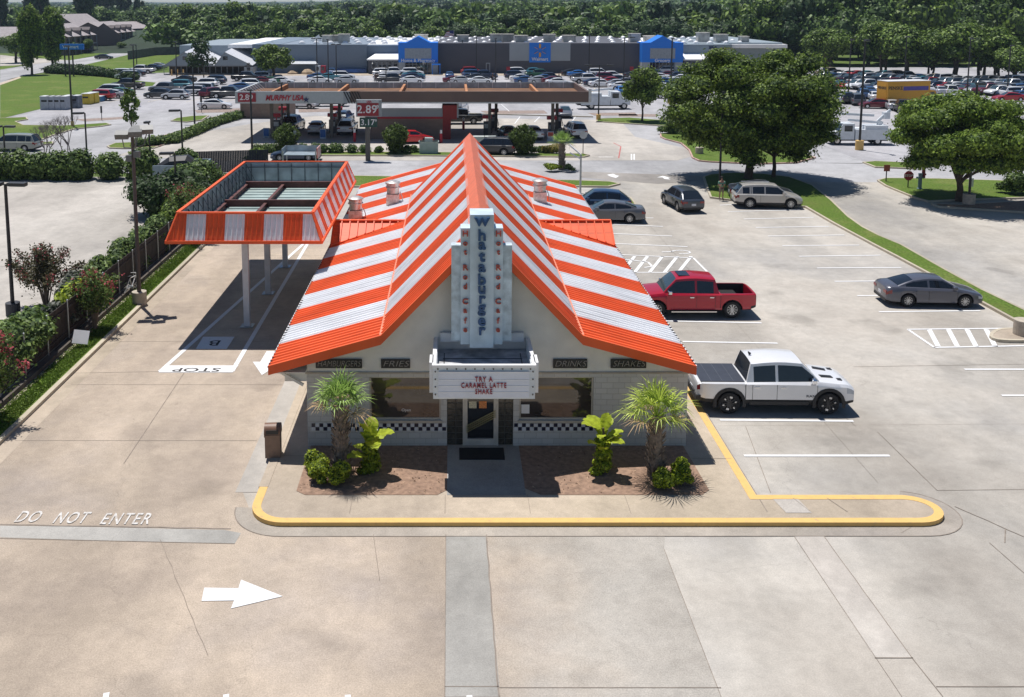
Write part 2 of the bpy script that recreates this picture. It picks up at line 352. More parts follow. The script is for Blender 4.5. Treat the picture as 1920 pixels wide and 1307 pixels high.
# fields on the left
def fld(pts, nm='grass_field'): flat(nm, P2(pts), .02, GRASS)
fld([(0, 157), (38, 144), (150, 139), (252, 151), (292, 155), (286, 161), (240, 165), (160, 178), (82, 203), (0, 223)])
fld([(110, 134), (140, 126), (240, 103), (338, 103), (318, 121), (295, 127), (250, 133), (214, 138), (190, 139)])
island(P2([(-60, 225), (0, 223), (50, 221), (53, 225), (30, 229), (45, 236), (120, 237), (200, 232), (209, 235), (190, 238), (140, 243), (100, 255), (80, 263), (0, 268), (-60, 270)]), CURB)
island(P2([(52, 270), (100, 267), (101, 271), (52, 275)]), CURB)
island(P2([(200, 276), (215, 270), (262, 268), (290, 272), (310, 272), (290, 279), (230, 280), (205, 279)]), CURB)
island(P2([(262, 268), (340, 246), (395, 222), (448, 213), (455, 217), (400, 229), (352, 250), (300, 276), (262, 278)]), REDCURB)
island(P2([(320, 228), (330, 223), (360, 219), (392, 218), (380, 226), (350, 230)]), CURB)
fld([(60, 100), (150, 88), (270, 75), (340, 78), (340, 86), (240, 93), (140, 112), (60, 118), (0, 132), (0, 126)])
for q in ([(0, 131), (60, 121), (140, 112), (240, 95), (340, 87), (340, 93), (240, 103), (140, 126), (40, 143), (0, 153)],):
    flat('street', P2(q), .025, ROAD)
flat('driveway', P2([(0, 103), (45, 108), (130, 113), (60, 121), (0, 124)]), .022, PALE)
flat('motel_lot', P2([(240, 70), (345, 68), (345, 78), (250, 80)]), .024, PALE)
flat('path', P2([(0, 156), (36, 144), (40, 146), (0, 160)]), .03, WALK)
# dirt medians between big lot rows
def scrub(pts):
    flat('median', P2(pts), .012, mat('median_gravel', (.27, .21, .18), .95, var=.3, scale=3, bump=.5))
scrub([(140, 224), (235, 219), (238, 223), (160, 228)]); scrub([(365, 207), (450, 203), (450, 210), (370, 212)])
scrub([(560, 205), (640, 203), (642, 209), (560, 211)]); scrub([(900, 208), (1020, 207), (1027, 213), (915, 214)]); scrub([(1102, 212), (1190, 211), (1196, 217), (1115, 217)])
scrub([(1160, 214), (1232, 214), (1232, 219), (1160, 219)])
# rear kerb line of the forecourt
MBc = MB(); a = Vector((*G(850, 213), .06)); b_ = Vector((*G(1112, 220), .06)); MBc.bar(a, b_, .25, .14); struct(MBc.build('kerb', CURB))
# ---------------------------------------------------------------- restaurant pad
padz = .13
def arc(cx, cy, r, a0, a1, n=9, ry=None): return [(cx + r * math.cos(R(a0 + (a1 - a0) * i / n)), cy + (ry or r) * math.sin(R(a0 + (a1 - a0) * i / n))) for i in range(n + 1)]
padp = [(-6.1, 34)] + arc(-5.0, 27.5, 1.1, 180, 270) + arc(13.75, 27.2, .95, -90, 90, 14, .8) + [(9.37, 28.0), (9.37, 64), (-6.1, 64)]
island(padp, YELP, padz, WALK, 'sidewalk', .26)
q = MB().box(-6.13, -5.83, 28.5, 64, -.02, padz + .014); struct(q.build('kerb', WALK))
flat('bed', [(-4.9, 28.25), (-4.6, 28.0), (-.5, 28.0), (-.2, 28.3), (-.2, 31.42), (-4.9, 31.42)], padz + .012, DIRT)
flat('bed', [(2.25, 28.4), (2.7, 28.0), (7.7, 28.0), (8.0, 28.3), (7.9, 31.42), (2.25, 31.42)], padz + .012, DIRT)
flat('entrance_walk', [(-.2, 28.0), (2.25, 28.0), (2.25, 31.4), (-.2, 31.4)], padz + .008, WALK2)
mat_o = MB().box(.2, 1.72, 30.3, 31.15, padz + .01, padz + .03).build('door_mat', mat('rubber', (.012, .012, .014), .9))
tag(mat_o, 'black rubber door mat in front of the restaurant entrance', 'door mat')
# ---------------------------------------------------------------- joints and cracks
jt = MB()
def line2(a, b, wd=.025, z=.013, mb=None, jag=0):
    a = Vector(a); b = Vector(b); n_ = max(1, int((b - a).length / .5)) if jag else 1
    pts = [a + (b - a) * i / n_ for i in range(n_ + 1)]
    if jag:
        d = (b - a).normalized(); nn = Vector((-d.y, d.x))
        pts = [p + nn * random.uniform(-jag, jag) if 0 < i < n_ else p for i, p in enumerate(pts)]
    for p, q in zip(pts, pts[1:]):
        d = (q - p).normalized(); nn = Vector((-d.y, d.x)) * wd / 2
        (mb or jt).add([(*(p - nn), z), (*(q - nn), z), (*(q + nn), z), (*(p + nn), z)], [(0, 1, 2, 3)])
def pl(a, b, wd=.025, jag=0): line2(G(*a), G(*b), wd, .013, None, jag)
pl((836, 1003), (834, 1307), .02); pl((912, 1003), (936, 1307), .035, .02); pl((834, 1288), (935, 1288))
pl((0, 984), (1325 * .3267, 992), .05, .02); pl((0, 1010), (440, 1020))
pl((1489, 1006), (1641, 1232), .012); pl((1641, 1232), (1691, 1307), .012); pl((1545, 1006), (1710, 1234), .02, .008); pl((1710, 1234), (1768, 1307), .02); pl((1245, 1030), (1352, 1307), .014); pl((936, 1290), (1352, 1290), .02)
pl((1640, 1234), (1712, 1234)); pl((1755, 1288), (1920, 1288), .02)
pl((1398, 800), (1445, 925), .02); pl((1600, 688), (1920, 683), .02, .01)
pl((1645, 810), (1757, 920), .02); pl((1757, 920), (1920, 918), .02); pl((1790, 950), (1885, 992), .03, .03); pl((1885, 992), (1884, 1018), .03); pl((1885, 992), (1920, 1007), .03); pl((1855, 1018), (1920, 1075), .02)
pl((505, 880), (435, 700), .0) if 0 else None
pl((130, 700), (300, 697), .02); pl((232, 870), (345, 700), .025); pl((700, 1003), (712, 1090), .02); pl((300, 1012), (390, 1230), .015, .02)
pl((1487, 700), (1605, 800), .015); pl((1757, 960), (1690, 1000), .02); pl((400, 580), (540, 576), .02)
pl((0, 500), (60, 500), .03)
for i_, (p_, q_) in enumerate(zip(gut, gut[1:])): line2(p_, q_, .03, .015)
for yy in (33.2, 44, 54): line2((9.6 if yy > 27 else 1.1, yy), (24 if yy > 27 else 30, yy + .2), .008)
line2((13.6, 29), (13.6, 78), .008)
for yy in range(32, 66, 5): line2((-15.4, yy), (-6.9, yy), .018)
struct(jt.build('pavement_joint', JOINT))
jt2 = MB()
for xx in (-3.1, -.25, 2.3, 5.3): line2((xx, 26.9), (xx, 28), .015, padz + .012, jt2)
line2((9.4, 27), (9.4, 60), .03, padz + .006, jt2); line2((10.7, 27), (10.45, 27.8), .02, padz + .012, jt2); line2((11.8, 27), (11.5, 27.8), .02, padz + .012, jt2)
line2((-6, 30.6), (-4.9, 30.6), .02, padz + .012, jt2); line2((8.0, 30.4), (9.3, 30.4), .02, padz + .012, jt2)
struct(jt2.build('pavement_joint', JOINT))
flat('kerb_patch', P2([(1474, 962), (1522, 962), (1496, 936), (1449, 936)], padz), padz + .010, PALE)
# ---------------------------------------------------------------- painted markings
mk = MB(); mw = MB()
def stripe(a, b, wd=.14, mb=None): line2(G(*a), G(*b), wd, .017, mb or mk)
for a, b in [((1395, 855), (1668, 855)), ((1350, 788), (1600, 790)), ((1280, 641), (1458, 644)), ((1240, 602), (1428, 606)), ((1878, 742), (1960, 742)), ((1808, 693), (1960, 693)),
             ((1648, 585), (1838, 583)), ((1607, 555), (1760, 553)), ((1565, 528), (1700, 527)), ((1532, 503), (1690, 502)), ((1498, 481), (1651, 479)), ((1467, 461), (1611, 460)), ((1417, 427), (1554, 425)), ((1395, 411), (1525, 408)), ((1440, 443), (1583, 441)), ((1365, 397), (1500, 394)), ((1350, 385), (1390, 383)),
             ((1150, 457), (1289, 463)), ((1140, 438), (1260, 443)), ((1150, 421), (1243, 425)), ((1085, 355), (1108, 355)), ((1208, 409), (1225, 409))]: stripe(a, b)
for a, b in [((424, 1303), (424, 1330)), ((200, 1300), (194, 1330)), ((880, 1305), (882, 1330)), ((652, 1304), (652, 1330))]: stripe(a, b, .13)
# hatched bay right
for a, b in [((1702, 618), (1898, 616)), ((1702, 618), (1752, 652)), ((1752, 652), (1960, 648))]: stripe(a, b, .13)
for u in (1742, 1778, 1813, 1849): stripe((u, 618), (u + 17, 650), .22)
# hatched bay beside restaurant
for a, b in [((1165, 478), (1300, 484)), ((1300, 484), (1327, 511)), ((1190, 511), (1327, 512)), ((1160, 485), (1215, 492)), ((1215, 492), (1223, 500)), ((1223, 500), (1208, 502))]: stripe(a, b, .13)
for u in (1190, 1214, 1242, 1270, 1296): stripe((u, 481), (u - 30 + 6, 511), .2)
# disabled bay symbol
c0 = Vector(G(1277, 473)); ring = [(c0.x + .55 * math.cos(t), c0.y + .42 * math.sin(t)) for t in [k * math.pi / 8 for k in range(-5, 9)]]
for p, q in zip(ring, ring[1:]): line2(p, q, .12, .018, mk)
line2((c0.x - .5, c0.y + .1), (c0.x - 1.2, c0.y), .13, .018, mk)
# drive-through lane box
for a, b in [((300, 697), (580, 448)), ((435, 697), (578, 455)), ((306, 692), (438, 692))]:
    stripe(a, b, .2 if a[1] == 697 else .05)
mk.sheet(P2([(297, 699), (436, 699), (447, 686), (312, 686)]), .019)
struct(mk.build('road_markings', WHITEP))
mw.sheet(P2([(367, 655), (425, 655), (440, 632), (381, 632)]), .018)
struct(mw.build('lane_panel', WHITEP))
def arrow(pts, z=.018): flat('road_arrow', P2(pts), z, WHITEP)
arrow([(383, 1103), (447, 1104), (452, 1088), (530, 1119), (433, 1142), (439, 1127), (378, 1128)])
arrow([(500, 659), (514, 659), (510, 679), (530, 679), (491, 704), (474, 679), (488, 679)])
arrow([(1138, 328), (1150, 326), (1155, 329), (1161, 330), (1155, 334), (1147, 332), (1144, 331)])
arrow([(1232, 333), (1243, 330), (1258, 334), (1252, 334), (1257, 337), (1246, 336), (1242, 333)])
def gtext(s, size, u, v, rz, m, sx=1, sy=1, name='painted_word', off=.008, space=1):
    o = text(name, s, size, m, None, .001, sx=sx, offset=off, space=space); x, y = G(u, v); o.location = (x, y, .024); o.rotation_euler = (0, 0, rz); o.scale = (1, sy, 1); struct(o); return o
gtext('STOP', .62, 369, 694, math.pi, mat('stencil_dark', (.05, .045, .04), .9), 1.35, .95)
gtext('B', .95, 403, 643.5, math.pi, MAT['stencil_dark'])
for s_, u0, u1, v in (('DO', 34, 75, 971), ('NOT', 106, 164, 973), ('ENTER', 194, 282, 975)): fitw(gtext(s_, .9, (u0 + u1) / 2, v, 0, WORNP, 1, 1, off=.008, space=1.2), (u1 - u0) / 61)
for u0, vs in ((1184, (295,)), (1189, (295,))): line2(G(u0, 289), G(u0, 300), .14, .02, (q := MB())); struct(q.build('road_mark', WHITEP))
flat('speed_marks', P2([(1122, 294), (1150, 294), (1150, 295.4), (1122, 295.4)]), .02, WORNP)
rl = MB(); line2(G(1160, 297), G(1164, 275), .12, .021, rl); line2(G(1164, 275), G(1150, 268), .12, .021, rl); struct(rl.build('fire_lane_line', mat('red_paint', (.45, .12, .11), .8, var=.3)))
q = MB()
for a, b in [((965, 232), (975, 219)), ((1002, 229), (1012, 219)), ((1073, 228), (1079, 219)), ((940, 196), (955, 209))]: stripe(a, b, .12, q)
struct(q.build('bay_lines', WHITEP))
# parking rows of the big lot: white and yellow bay lines
q = MB()
for yy in (150, 166, 182, 198):
    for x in range(-60, 130, 6): line2((x, yy), (x + 2.0, yy + 9.5), .12, .004, q)
struct(q.build('bay_lines', mat('faded_line', (.6, .52, .36), .9)))
# ================================================================ RESTAURANT
CX = .96; YF = 30.9; YW = 31.35; YK = 55.2; YB = 63.2
EL, KL, KR, ER = -6.2, -2.42, 4.32, 8.14
ZE, ZK, ZR = 3.14, 4.2, 7.72
STUC = mat('stucco', (.74, .72, .67), .9, var=.06, scale=2, bump=.3, bscale=50)
def blockmat(name, c1, c2, mort, sc=1.0):
    m = bpy.data.materials.new(name); m.use_nodes = True; n = m.node_tree; b = n.nodes['Principled BSDF']; L = n.links.new
    g = n.nodes.new('ShaderNodeNewGeometry'); sp = n.nodes.new('ShaderNodeSeparateXYZ'); L(g.outputs['Position'], sp.inputs[0])
    ad = n.nodes.new('ShaderNodeMath'); ad.operation = 'ADD'; L(sp.outputs[0], ad.inputs[0]); L(sp.outputs[1], ad.inputs[1])
    cb = n.nodes.new('ShaderNodeCombineXYZ'); L(ad.outputs[0], cb.inputs[0]); L(sp.outputs[2], cb.inputs[1])
    br = n.nodes.new('ShaderNodeTexBrick'); L(cb.outputs[0], br.inputs[0]); br.inputs['Color1'].default_value = (*c1, 1); br.inputs['Color2'].default_value = (*c2, 1); br.inputs['Mortar'].default_value = (*mort, 1)
    br.inputs['Scale'].default_value = 1; br.inputs['Brick Width'].default_value = .4 * sc; br.inputs['Row Height'].default_value = .2 * sc; br.inputs['Mortar Size'].default_value = .008
    L(br.outputs[0], b.inputs['Base Color']); b.inputs['Roughness'].default_value = .9
    bp = n.nodes.new('ShaderNodeBump'); bp.inputs['Distance'].default_value = .01; bp.inputs['Strength'].default_value = .6; bp.invert = True; L(br.outputs['Fac'], bp.inputs['Height']); L(bp.outputs[0], b.inputs['Normal'])
    MAT[name] = m; return m
CMU = blockmat('painted_block', (.60, .58, .55), (.53, .515, .49), (.42, .40, .37))
rest = empty('restaurant', (CX, YW, 0), 0, 'restaurant with orange and white striped steep metal roof and stepped tower sign', 'restaurant')
def loc(o, par=rest): o.location = -Vector(par.location) if o.parent == par else o.location; return o
def rp(mb, name, mats, smooth=None, par=None):
    o = mb.build(name, mats, par or rest, smooth)
    if (par or rest) == rest: o.location = (-CX, -YW, 0)
    return o
xl, xr = -5.0, 8.0; t = .25
def roofz(x):
    if x < KL: return ZE + (ZK - ZE) * (x - EL) / (KL - EL)
    if x < CX: return ZK + (ZR - ZK) * (x - KL) / (CX - KL)
    if x < KR: return ZR + (ZK - ZR) * (x - CX) / (KR - CX)
    return ZK + (ZE - ZK) * (x - KR) / (ER - KR)
dz = .3
wl = W(692, 707, YW); wl2 = W(827, 788, YW); wr_ = W(974, 707, YW); wr2 = W(1112, 788, YW)
zt, zb = wl[1], wl2[1]; ZB = 2.78; t = .25
m = MB()
def wallx(x0, x1, z0, z1, y=YW, m_=0): m.box(x0, x1, y, y + t, z0, z1, m_)
dl, dr = W(838, 700, YW)[0], W(963, 700, YW)[0]
wallx(xl, wl[0], 0, ZB); wallx(wl[0], wl2[0], 0, zb); wallx(wl[0], wl2[0], zt, ZB); wallx(wl2[0], dl, 0, ZB)
wallx(dr, wr_[0], 0, ZB); wallx(wr_[0], wr2[0], 0, zb); wallx(wr_[0], wr2[0], zt, ZB); wallx(wr2[0], xr, 0, ZB); wallx(dl, dr, 2.3, ZB)
for x0, x1 in ((xl, xl + t), (xr - t, xr)): m.box(x0, x1, YW + t, YB - .4, 0, 2.95)
m.box(xl, xr, YB - .4, YB - .15, 0, 2.95)
rp(m, 'block_wall', [CMU])
g = MB(); prof = [(xl + .01, ZB), (xr - .01, ZB), (xr - .01, roofz(xr) - .18), (KR, ZK - dz), (CX, ZR - .45), (KL, ZK - dz), (xl + .01, roofz(xl) - .18)]
g.add([(x, YW + .03, z) for x, z in prof] + [(x, YW + .2, z) for x, z in prof], [list(range(7)), list(range(13, 6, -1))] + [(i, i + 7, (i + 1) % 7 + 7, (i + 1) % 7) for i in range(7)])
rp(g, 'gable_wall', STUC)
b = MB().box(xl - .04, xr + .04, YW - .03, YW + .0, ZB - .06, ZB + .0); rp(b, 'sill_band', mat('band', (.42, .37, .31), .8))
# soffit at the left eave
b = MB(); b.box(EL + .15, xl - .0, YF + .12, YB - .5, 2.86, 2.9); b.box(xl - .75, xl - .0, YW, YW + .1, 2.45, 2.86); rp(b, 'soffit', STUC)
b = MB(); b.bar((EL + .3, YW - .1, 2.84), (xl - .1, YW - .1, 2.36), .1, .08); rp(b, 'bracket', STUC)
b = MB().box(xl + .3, xr - .3, YW + 1.8, YW + 1.9, .1, 2.9).box(xl + .3, xr - .3, YW + .3, YW + 1.8, .1, .14); rp(b, 'interior_back_wall', mat('interior', (.11, .07, .05), .8, var=.4, scale=1.5))
# ---- windows
def window(x0, x1, z0, z1, frame_m, pane_m, y=YW + .08):
    f = MB(); e = .06
    for a, b_, c, d in ((x0, x1, z0, z0 + e), (x0, x1, z1 - e, z1), (x0, x0 + e, z0 + e, z1 - e), (x1 - e, x1, z0 + e, z1 - e)): f.box(a, b_, y, y + .08, c, d)
    fo = rp(f, 'window', frame_m)
    p = MB().box(x0 + e, x1 - e, y + .03, y + .045, z0 + e, z1 - e); p.build('pane', pane_m, fo)
    return fo
ALU = mat('aluminium', (.50, .47, .42), .45, metal=.3)
REFL = mat('reflective_glass', (.05, .04, .035), .04, spec=1, var=.5, scale=1.2)
w1 = window(wl[0], wl2[0], zb, zt, ALU, REFL); w2 = window(wr_[0], wr2[0], zb, zt, ALU, REFL)
for wo, (x, z) in ((w1, (wl2[0] - 1.2, zb + .32)),):
    o = text('sticker', 'Open', .14, WHITE, wo, .002); upright(o, x, YW + .105, z)
o = MB().box(wr_[0] + .08, wr_[0] + .36, YW + .1, YW + .108, zb + .2, zb + .52).build('notice', WHITE, w2)
for wo, xa, xb in ((w1, wl[0], wl2[0]), (w2, wr_[0], wr2[0])): MB().box(xa - .04, xb + .04, YW - .05, YW + .06, zb - .08, zb - .005).build('window_sill', ALU, wo)
# ---- chequered tile band
zc0, zc1 = W(700, 807.5, YW)[1], W(700, 793.5, YW)[1]; hh = (zc1 - zc0) / 2; k = 0
for xa, xb in ((W(584, 800, YW)[0], dl - .03), (dr + .03, W(1112, 800, YW)[0] + 0)):
    tile = MB(); n_ = round((xb - xa) / hh); s_ = (xb - xa) / n_
    for i in range(n_):
        for j in range(2): tile.box(xa + i * s_ + .006, xa + (i + 1) * s_ - .006, YW - .014, YW, zc0 + j * hh + .006, zc0 + (j + 1) * hh - .006, (i + j) % 2)
    rp(tile, 'chequered_tile_band', [mat('tile_white', (.72, .72, .74), .25), mat('tile_navy', (.012, .014, .04), .25)])
# ---- glass block sidelights and door
GB = mat('glass_block', (.05, .045, .035), .2, spec=.9, var=.5, scale=9)
d0, d1 = W(871, 800, YW)[0], W(931, 800, YW)[0]
for a, b_ in ((dl, d0), (d1, dr)):
    q = MB(); q.box(a, b_, YW + .1, YW + .16, .13, 2.3, 1)
    nx = 2; nz = 10
    for i in range(nx):
        for j in range(nz):
            w_ = (b_ - a) / nx; h_ = 2.17 / nz; q.box(a + i * w_ + .02, a + (i + 1) * w_ - .02, YW + .07, YW + .1, .13 + j * h_ + .02, .13 + (j + 1) * h_ - .02)
    rp(q, 'glass_block_panel', [GB, mat('grout', (.10, .095, .085), .9)])
dm = mat('door_frame', (.58, .55, .50), .4, metal=.2)
f = MB(); e = .1
f.box(d0, d0 + e, YW + .03, YW + .13, .13, 2.3); f.box(d1 - e, d1, YW + .03, YW + .13, .13, 2.3); f.box(d0 + e, d1 - e, YW + .03, YW + .13, .13, .36)
f.box(d0 + e, d1 - e, YW + .03, YW + .13, 2.2, 2.3); f.box(d0 - .06, d0, YW, YW + .13, .13, 2.3); f.box(d1, d1 + .06, YW, YW + .13, .13, 2.3)
door = rp(f, 'door', dm)
MB().box(d0 + e, d1 - e, YW + .09, YW + .1, .36, 2.2).build('pane', GLASS, door)
h = MB()
for k in range(4): h.bar((d0 + .05, YW - .02, .62 + k * .075), (d1 - .03, YW - .02, 1.18 + k * .075), .022)
h.build('push_bar', mat('gold_bar', (.45, .42, .22), .3, metal=.8), door)
for x_, c_ in ((d0 + .15, (.6, .55, .4)), (d0 + .5, (.7, .25, .08))):
    MB().box(x_, x_ + .26, YW + .078, YW + .084, 1.45, 1.7).build('notice', mat('notice%.2f' % x_, c_, .6, var=.4, scale=30), door)
MB().cyl((CX, YW + .08, 1.98), (CX, YW + .084, 1.98), .14, n=20).build('round_decal', mat('decal', (.3, .3, .32), .5), door)
# ---- black letter boards under the eaves
for s_, u0, u1 in (('HAMBURGERS', 592, 679), ('FRIES', 714.5, 769), ('DRINKS', 1037, 1100.6), ('SHAKES', 1145, 1211)):
    x0, z1 = W(u0, 673, YW); x1, z0 = W(u1, 689.5, YW)
    bd = rp(MB().box(x0, x1, YW - .05, YW - .001, max(z0, ZB + .01), z1), 'letter_board', BLACK)
    o = text('lettering', s_, .30, mat('neon_tube', (.32, .30, .28), .4), bd, .008, shear=.25, offset=-.006)
    wd = max(v.co.x for v in o.data.vertices) - min(v.co.x for v in o.data.vertices)
    for v in o.data.vertices: v.co.x *= (x1 - x0 - .1) / wd
    upright(o, (x0 + x1) / 2, YW - .06, (max(z0, ZB) + z1) / 2)
# ---- striped ribbed metal roof
def ribbed(y0, y1, a, b, off, wcol, stripes_y, rib=.29, rh=.05, rw=.08):
    """slope from a=(x,z) (high) to b=(x,z) (low), running y0..y1, ribs down the slope"""
    m = MB(); a = Vector((a[0], 0, a[1])); b = Vector((b[0], 0, b[1]))
    up = (b - a).normalized().cross(Vector((0, 1, 0))); up = up if up.z > 0 else -up
    ys = [y0]; y = stripes_y[0]; seg = []
    edges = sorted(set([y0, y1] + [s for s in stripes_y if y0 < s < y1]))
    for s0, s1 in zip(edges, edges[1:]):
        mid = (s0 + s1) / 2; k = sum(1 for s in stripes_y if s <= mid); col = wcol[k % 2]
        n_ = max(1, round((s1 - s0) / rib)); st = (s1 - s0) / n_
        for i in range(n_):
            ya = s0 + i * st; yb = ya + st
            pr = [(ya, 0), (yb - rw * 1.6, 0), (yb - rw * 1.2, rh), (yb - rw * .4, rh), (yb, 0)]
            vs = []
            for (yy, h_) in pr:
                for e_ in (a, b): q = e_ + up * h_; vs.append((q.x, yy, q.z))
            fs = [(2 * j, 2 * j + 1, 2 * j + 3, 2 * j + 2) for j in range(4)]
            m.add(vs, fs, col)
    bt = len(m.v); lo = [(a.x, y0, a.z - .09), (b.x, y0, b.z - .09), (b.x, y1, b.z - .09), (a.x, y1, a.z - .09)]; hi = [(a.x, y0, a.z), (b.x, y0, b.z), (b.x, y1, b.z), (a.x, y1, a.z)]
    m.add(lo + hi, [(0, 1, 2, 3), (0, 4, 5, 1), (1, 5, 6, 2), (2, 6, 7, 3)], 2)
    return m
sw = 1.93; sy = [YF + .12 + sw * k for k in range(1, 40)]
UND = mat('roof_underside', (.5, .48, .45), .8)
RM = [ORANGE, ROOFW, UND]
rp(ribbed(YF, YB, (KL, ZK), (EL, ZE), 0, (0, 1), sy), 'roof', RM)
rp(ribbed(YF, YB, (KR, ZK), (ER, ZE), 0, (0, 1), sy), 'roof', RM)
rp(ribbed(YF, YK, (CX, ZR), (KL, ZK), 0, (0, 1), sy), 'steep_roof', RM)
rp(ribbed(YF, YK, (CX, ZR), (KR, ZK), 0, (0, 1), sy), 'steep_roof', RM)
# low roof behind the steep one
zc_ = ZK + (ZK - ZE) / (KL - EL) * (CX - KL)
rp(ribbed(YK, YB, (CX, zc_), (KL, ZK), 0, (0, 1), sy), 'roof', RM); rp(ribbed(YK, YB, (CX, zc_), (KR, ZK), 0, (0, 1), sy), 'roof', RM)
bg_ = MB(); pr = [(KL, ZK - .05), (KR, ZK - .05), (CX, ZR - .05)]
bg_.add([(x, YK - .25, z) for x, z in pr] + [(x, YK - .15, z) for x, z in pr], [(0, 2, 1), (3, 4, 5)]); rp(bg_, 'rear_gable', STUC)
# ridge cap, rake trim and eave trim
def strip3(pts, name, wd, mt, thick=.03): 
    q = MB(); 
    for a, b_ in zip(pts, pts[1:]): q.bar(a, b_, wd, thick)
    return rp(q, name, mt)
cap = MB()
ya, yb = YF - .02, YK + .05; s_l = (ZR - ZK) / (CX - KL); s_r = (ZR - ZK) / (KR - CX); cw = .42
vs = []
for y in (ya, yb): vs += [(CX - cw, y, ZR - cw * s_l + .07), (CX, y, ZR + .08), (CX + cw, y, ZR - cw * s_r + .07), (CX - cw, y, ZR - cw * s_l + .03), (CX, y, ZR + .04), (CX + cw, y, ZR - cw * s_r + .03)]
cap.add(vs, [(0, 1, 7, 6), (1, 2, 8, 7), (0, 6, 9, 3), (2, 5, 11, 8), (0, 3, 4, 1), (1, 4, 5, 2)]); rp(cap, 'ridge_cap', mat('cap_orange', (.78, .17, .07), .35, var=.1))
def rake(y0, y1, pts, hgt, name='fascia', top=.06):
    q = MB()
    for (x0, z0), (x1, z1) in zip(pts, pts[1:]):
        q.add([(x0, y0, z0 - hgt), (x1, y0, z1 - hgt), (x1, y0, z1 + top), (x0, y0, z0 + top), (x0, y1, z0 - hgt), (x1, y1, z1 - hgt), (x1, y1, z1 + top), (x0, y1, z0 + top)],
              [(0, 1, 2, 3), (4, 7, 6, 5), (3, 2, 6, 7), (0, 4, 5, 1)])
    return rp(q, name, ORANGE)
rake(YF - .1, YF + .02, [(EL, ZE), (KL, ZK), (CX, ZR), (KR, ZK), (ER, ZE)], .26)
rake(YK - .3, YK + .06, [(KL, ZK), (CX, ZR), (KR, ZK)], .1, 'rake_trim')
rake(YB - .2, YB + .1, [(EL, ZE), (KL, ZK)], .15, 'rake_trim'); rake(YB - .2, YB + .1, [(KL, ZK), (CX, zc_), (KR, ZK), (ER, ZE)], .15, 'rake_trim')
q = MB(); q.box(KL - .06, KL + .04, YF + .02, YK - .3, ZK + .01, ZK + .05); q.box(KR - .04, KR + .06, YF + .02, YK - .3, ZK + .01, ZK + .05); rp(q, 'flashing', mat('flashing', (.75, .26, .15), .4))
for x in (EL, ER):
    q = MB(); sgn = -1 if x < 0 else 1
    q.bar((x + sgn * .03, YF + .02, ZE - .01), (x + sgn * .03, YB, ZE - .01), .025, .08)
    y = YF + .15
    while y < YB: q.box(x - .03, x + .05, y, y + .1, ZE + .02, ZE + .045, 1); y += .305
    rp(q, 'eave_trim', [WHITE, BLACK])
# ---- side gablets over the windows (solid orange, standing seams)
for sgn, xk, xe in ((-1, KL, EL), (1, KR, ER)):
    ye, yr, zr = 46.7, 48.2, ZK - .03
    q = MB(); xo = xe + sgn * -.1; ze = ZE + .12
    q.add([(xo, ye, ze), (xk, yr, zr + .02), (xo, yr, zr + .03), (xo, 2 * yr - ye, ze)], [(0, 1, 2), (2, 1, 3)])
    q.add([(xo, ye, ze), (xo, yr, zr + .03), (xo, 2 * yr - ye, ze), (xo, ye, ze - .2), (xo, 2 * yr - ye, ze - .2)], [(0, 1, 2), (0, 2, 4, 3)])
    n_ = 9
    for i in range(1, n_ + 1):
        x = xk + (xo - xk) * i / n_; tt = 1 - i / n_
        yb_ = ye + (yr - ye) * tt; zb_ = ze + (zr - ze) * tt
        q.bar((x, yb_, zb_ + .05), (x, yr, zr + .07), .05, .09)
    q.bar((xk, yr, zr + .05), (xo, yr, zr + .06), .22, .05); q.bar((xo, ye, ze + .02), (xk, yr, zr + .03), .07, .04); q.bar((xo, ye, ze), (xo, yr, zr + .03), .1, .05)
    rp(q, 'gablet', ORANGE)
# ---- rooftop ventilators
def vent(u, v):
    x, y = G(u, v, 3.7); z = roofz(x) - .02
    o = empty('roof_ventilator', (x, y, z), 0)
    mm = mat('vent_metal', (.52, .50, .48), .38, metal=.6, var=.25, scale=6)
    q = MB(); q.box(-.36, .36, -.36, .36, -.15, .62); q.build('curb_box', mm, o)
    q = MB(); q.lathe([(.3, .62), (.34, .66), (.34, .95), (.42, .97), (.42, 1.02), (.37, 1.04), (.37, 1.2), (.44, 1.22), (.44, 1.27), (.2, 1.38), (0.001, 1.38)], 24); q.build('fan_housing', mm, o, .6)
    MB().tube([(.4, .1, .7), (.52, .12, .4), (.55, .1, .02)], .025).build('conduit', GALV, o)
    return o
for u, v, l in ((667, 402, 'metal roof ventilator nearest the striped canopy, at the left eave'), (737, 389, 'metal roof ventilator on the left low roof, beside the steep striped slope'), (1012, 389, 'metal roof ventilator alone on the right side of the striped roof')):
    tag(vent(u, v), l, 'roof ventilator', 'ventilators on the striped roof')
# ================================================================ TOWER SIGN AND MARQUEE
YM = 28.9
sg = empty('tower_sign', (CX, YM, 0), 0, 'stepped white tower sign with vertical blue and red lettering above the marquee box', 'tower sign')
def sp_(mb, name, mt, smooth=None): o = mb.build(name, mt, sg, smooth); o.location = (-CX, -YM, 0); return o
SIGN = mat('sign_enamel', (.66, .70, .72), .4, var=.12, scale=1.3, detail=8)
SIGN2 = mat('tower_enamel', (.54, .64, .71), .4, var=.14, scale=1.6, detail=9)
YS = 30.3
def slab(u0, u1, v0, v1, y, yb):
    x0, z1 = W(u0, v0, y); x1, z0 = W(u1, v1, y); return x0, x1, z0, z1, y, yb
ya = YS
x0, z1 = W(881.5, 403, ya); x1, z0 = W(925, 652, ya); xc = (x0 + x1) / 2
XS = xc
hw = (x1 - x0) / 2
sp_(MB().box(xc - hw, xc + hw, ya, ya + 1.0, z0, z1), 'centre_pylon', SIGN2)
z1b = W(866, 428, ya + .12)[1]; w2_ = W(943, 500, ya + .12)[0] - xc
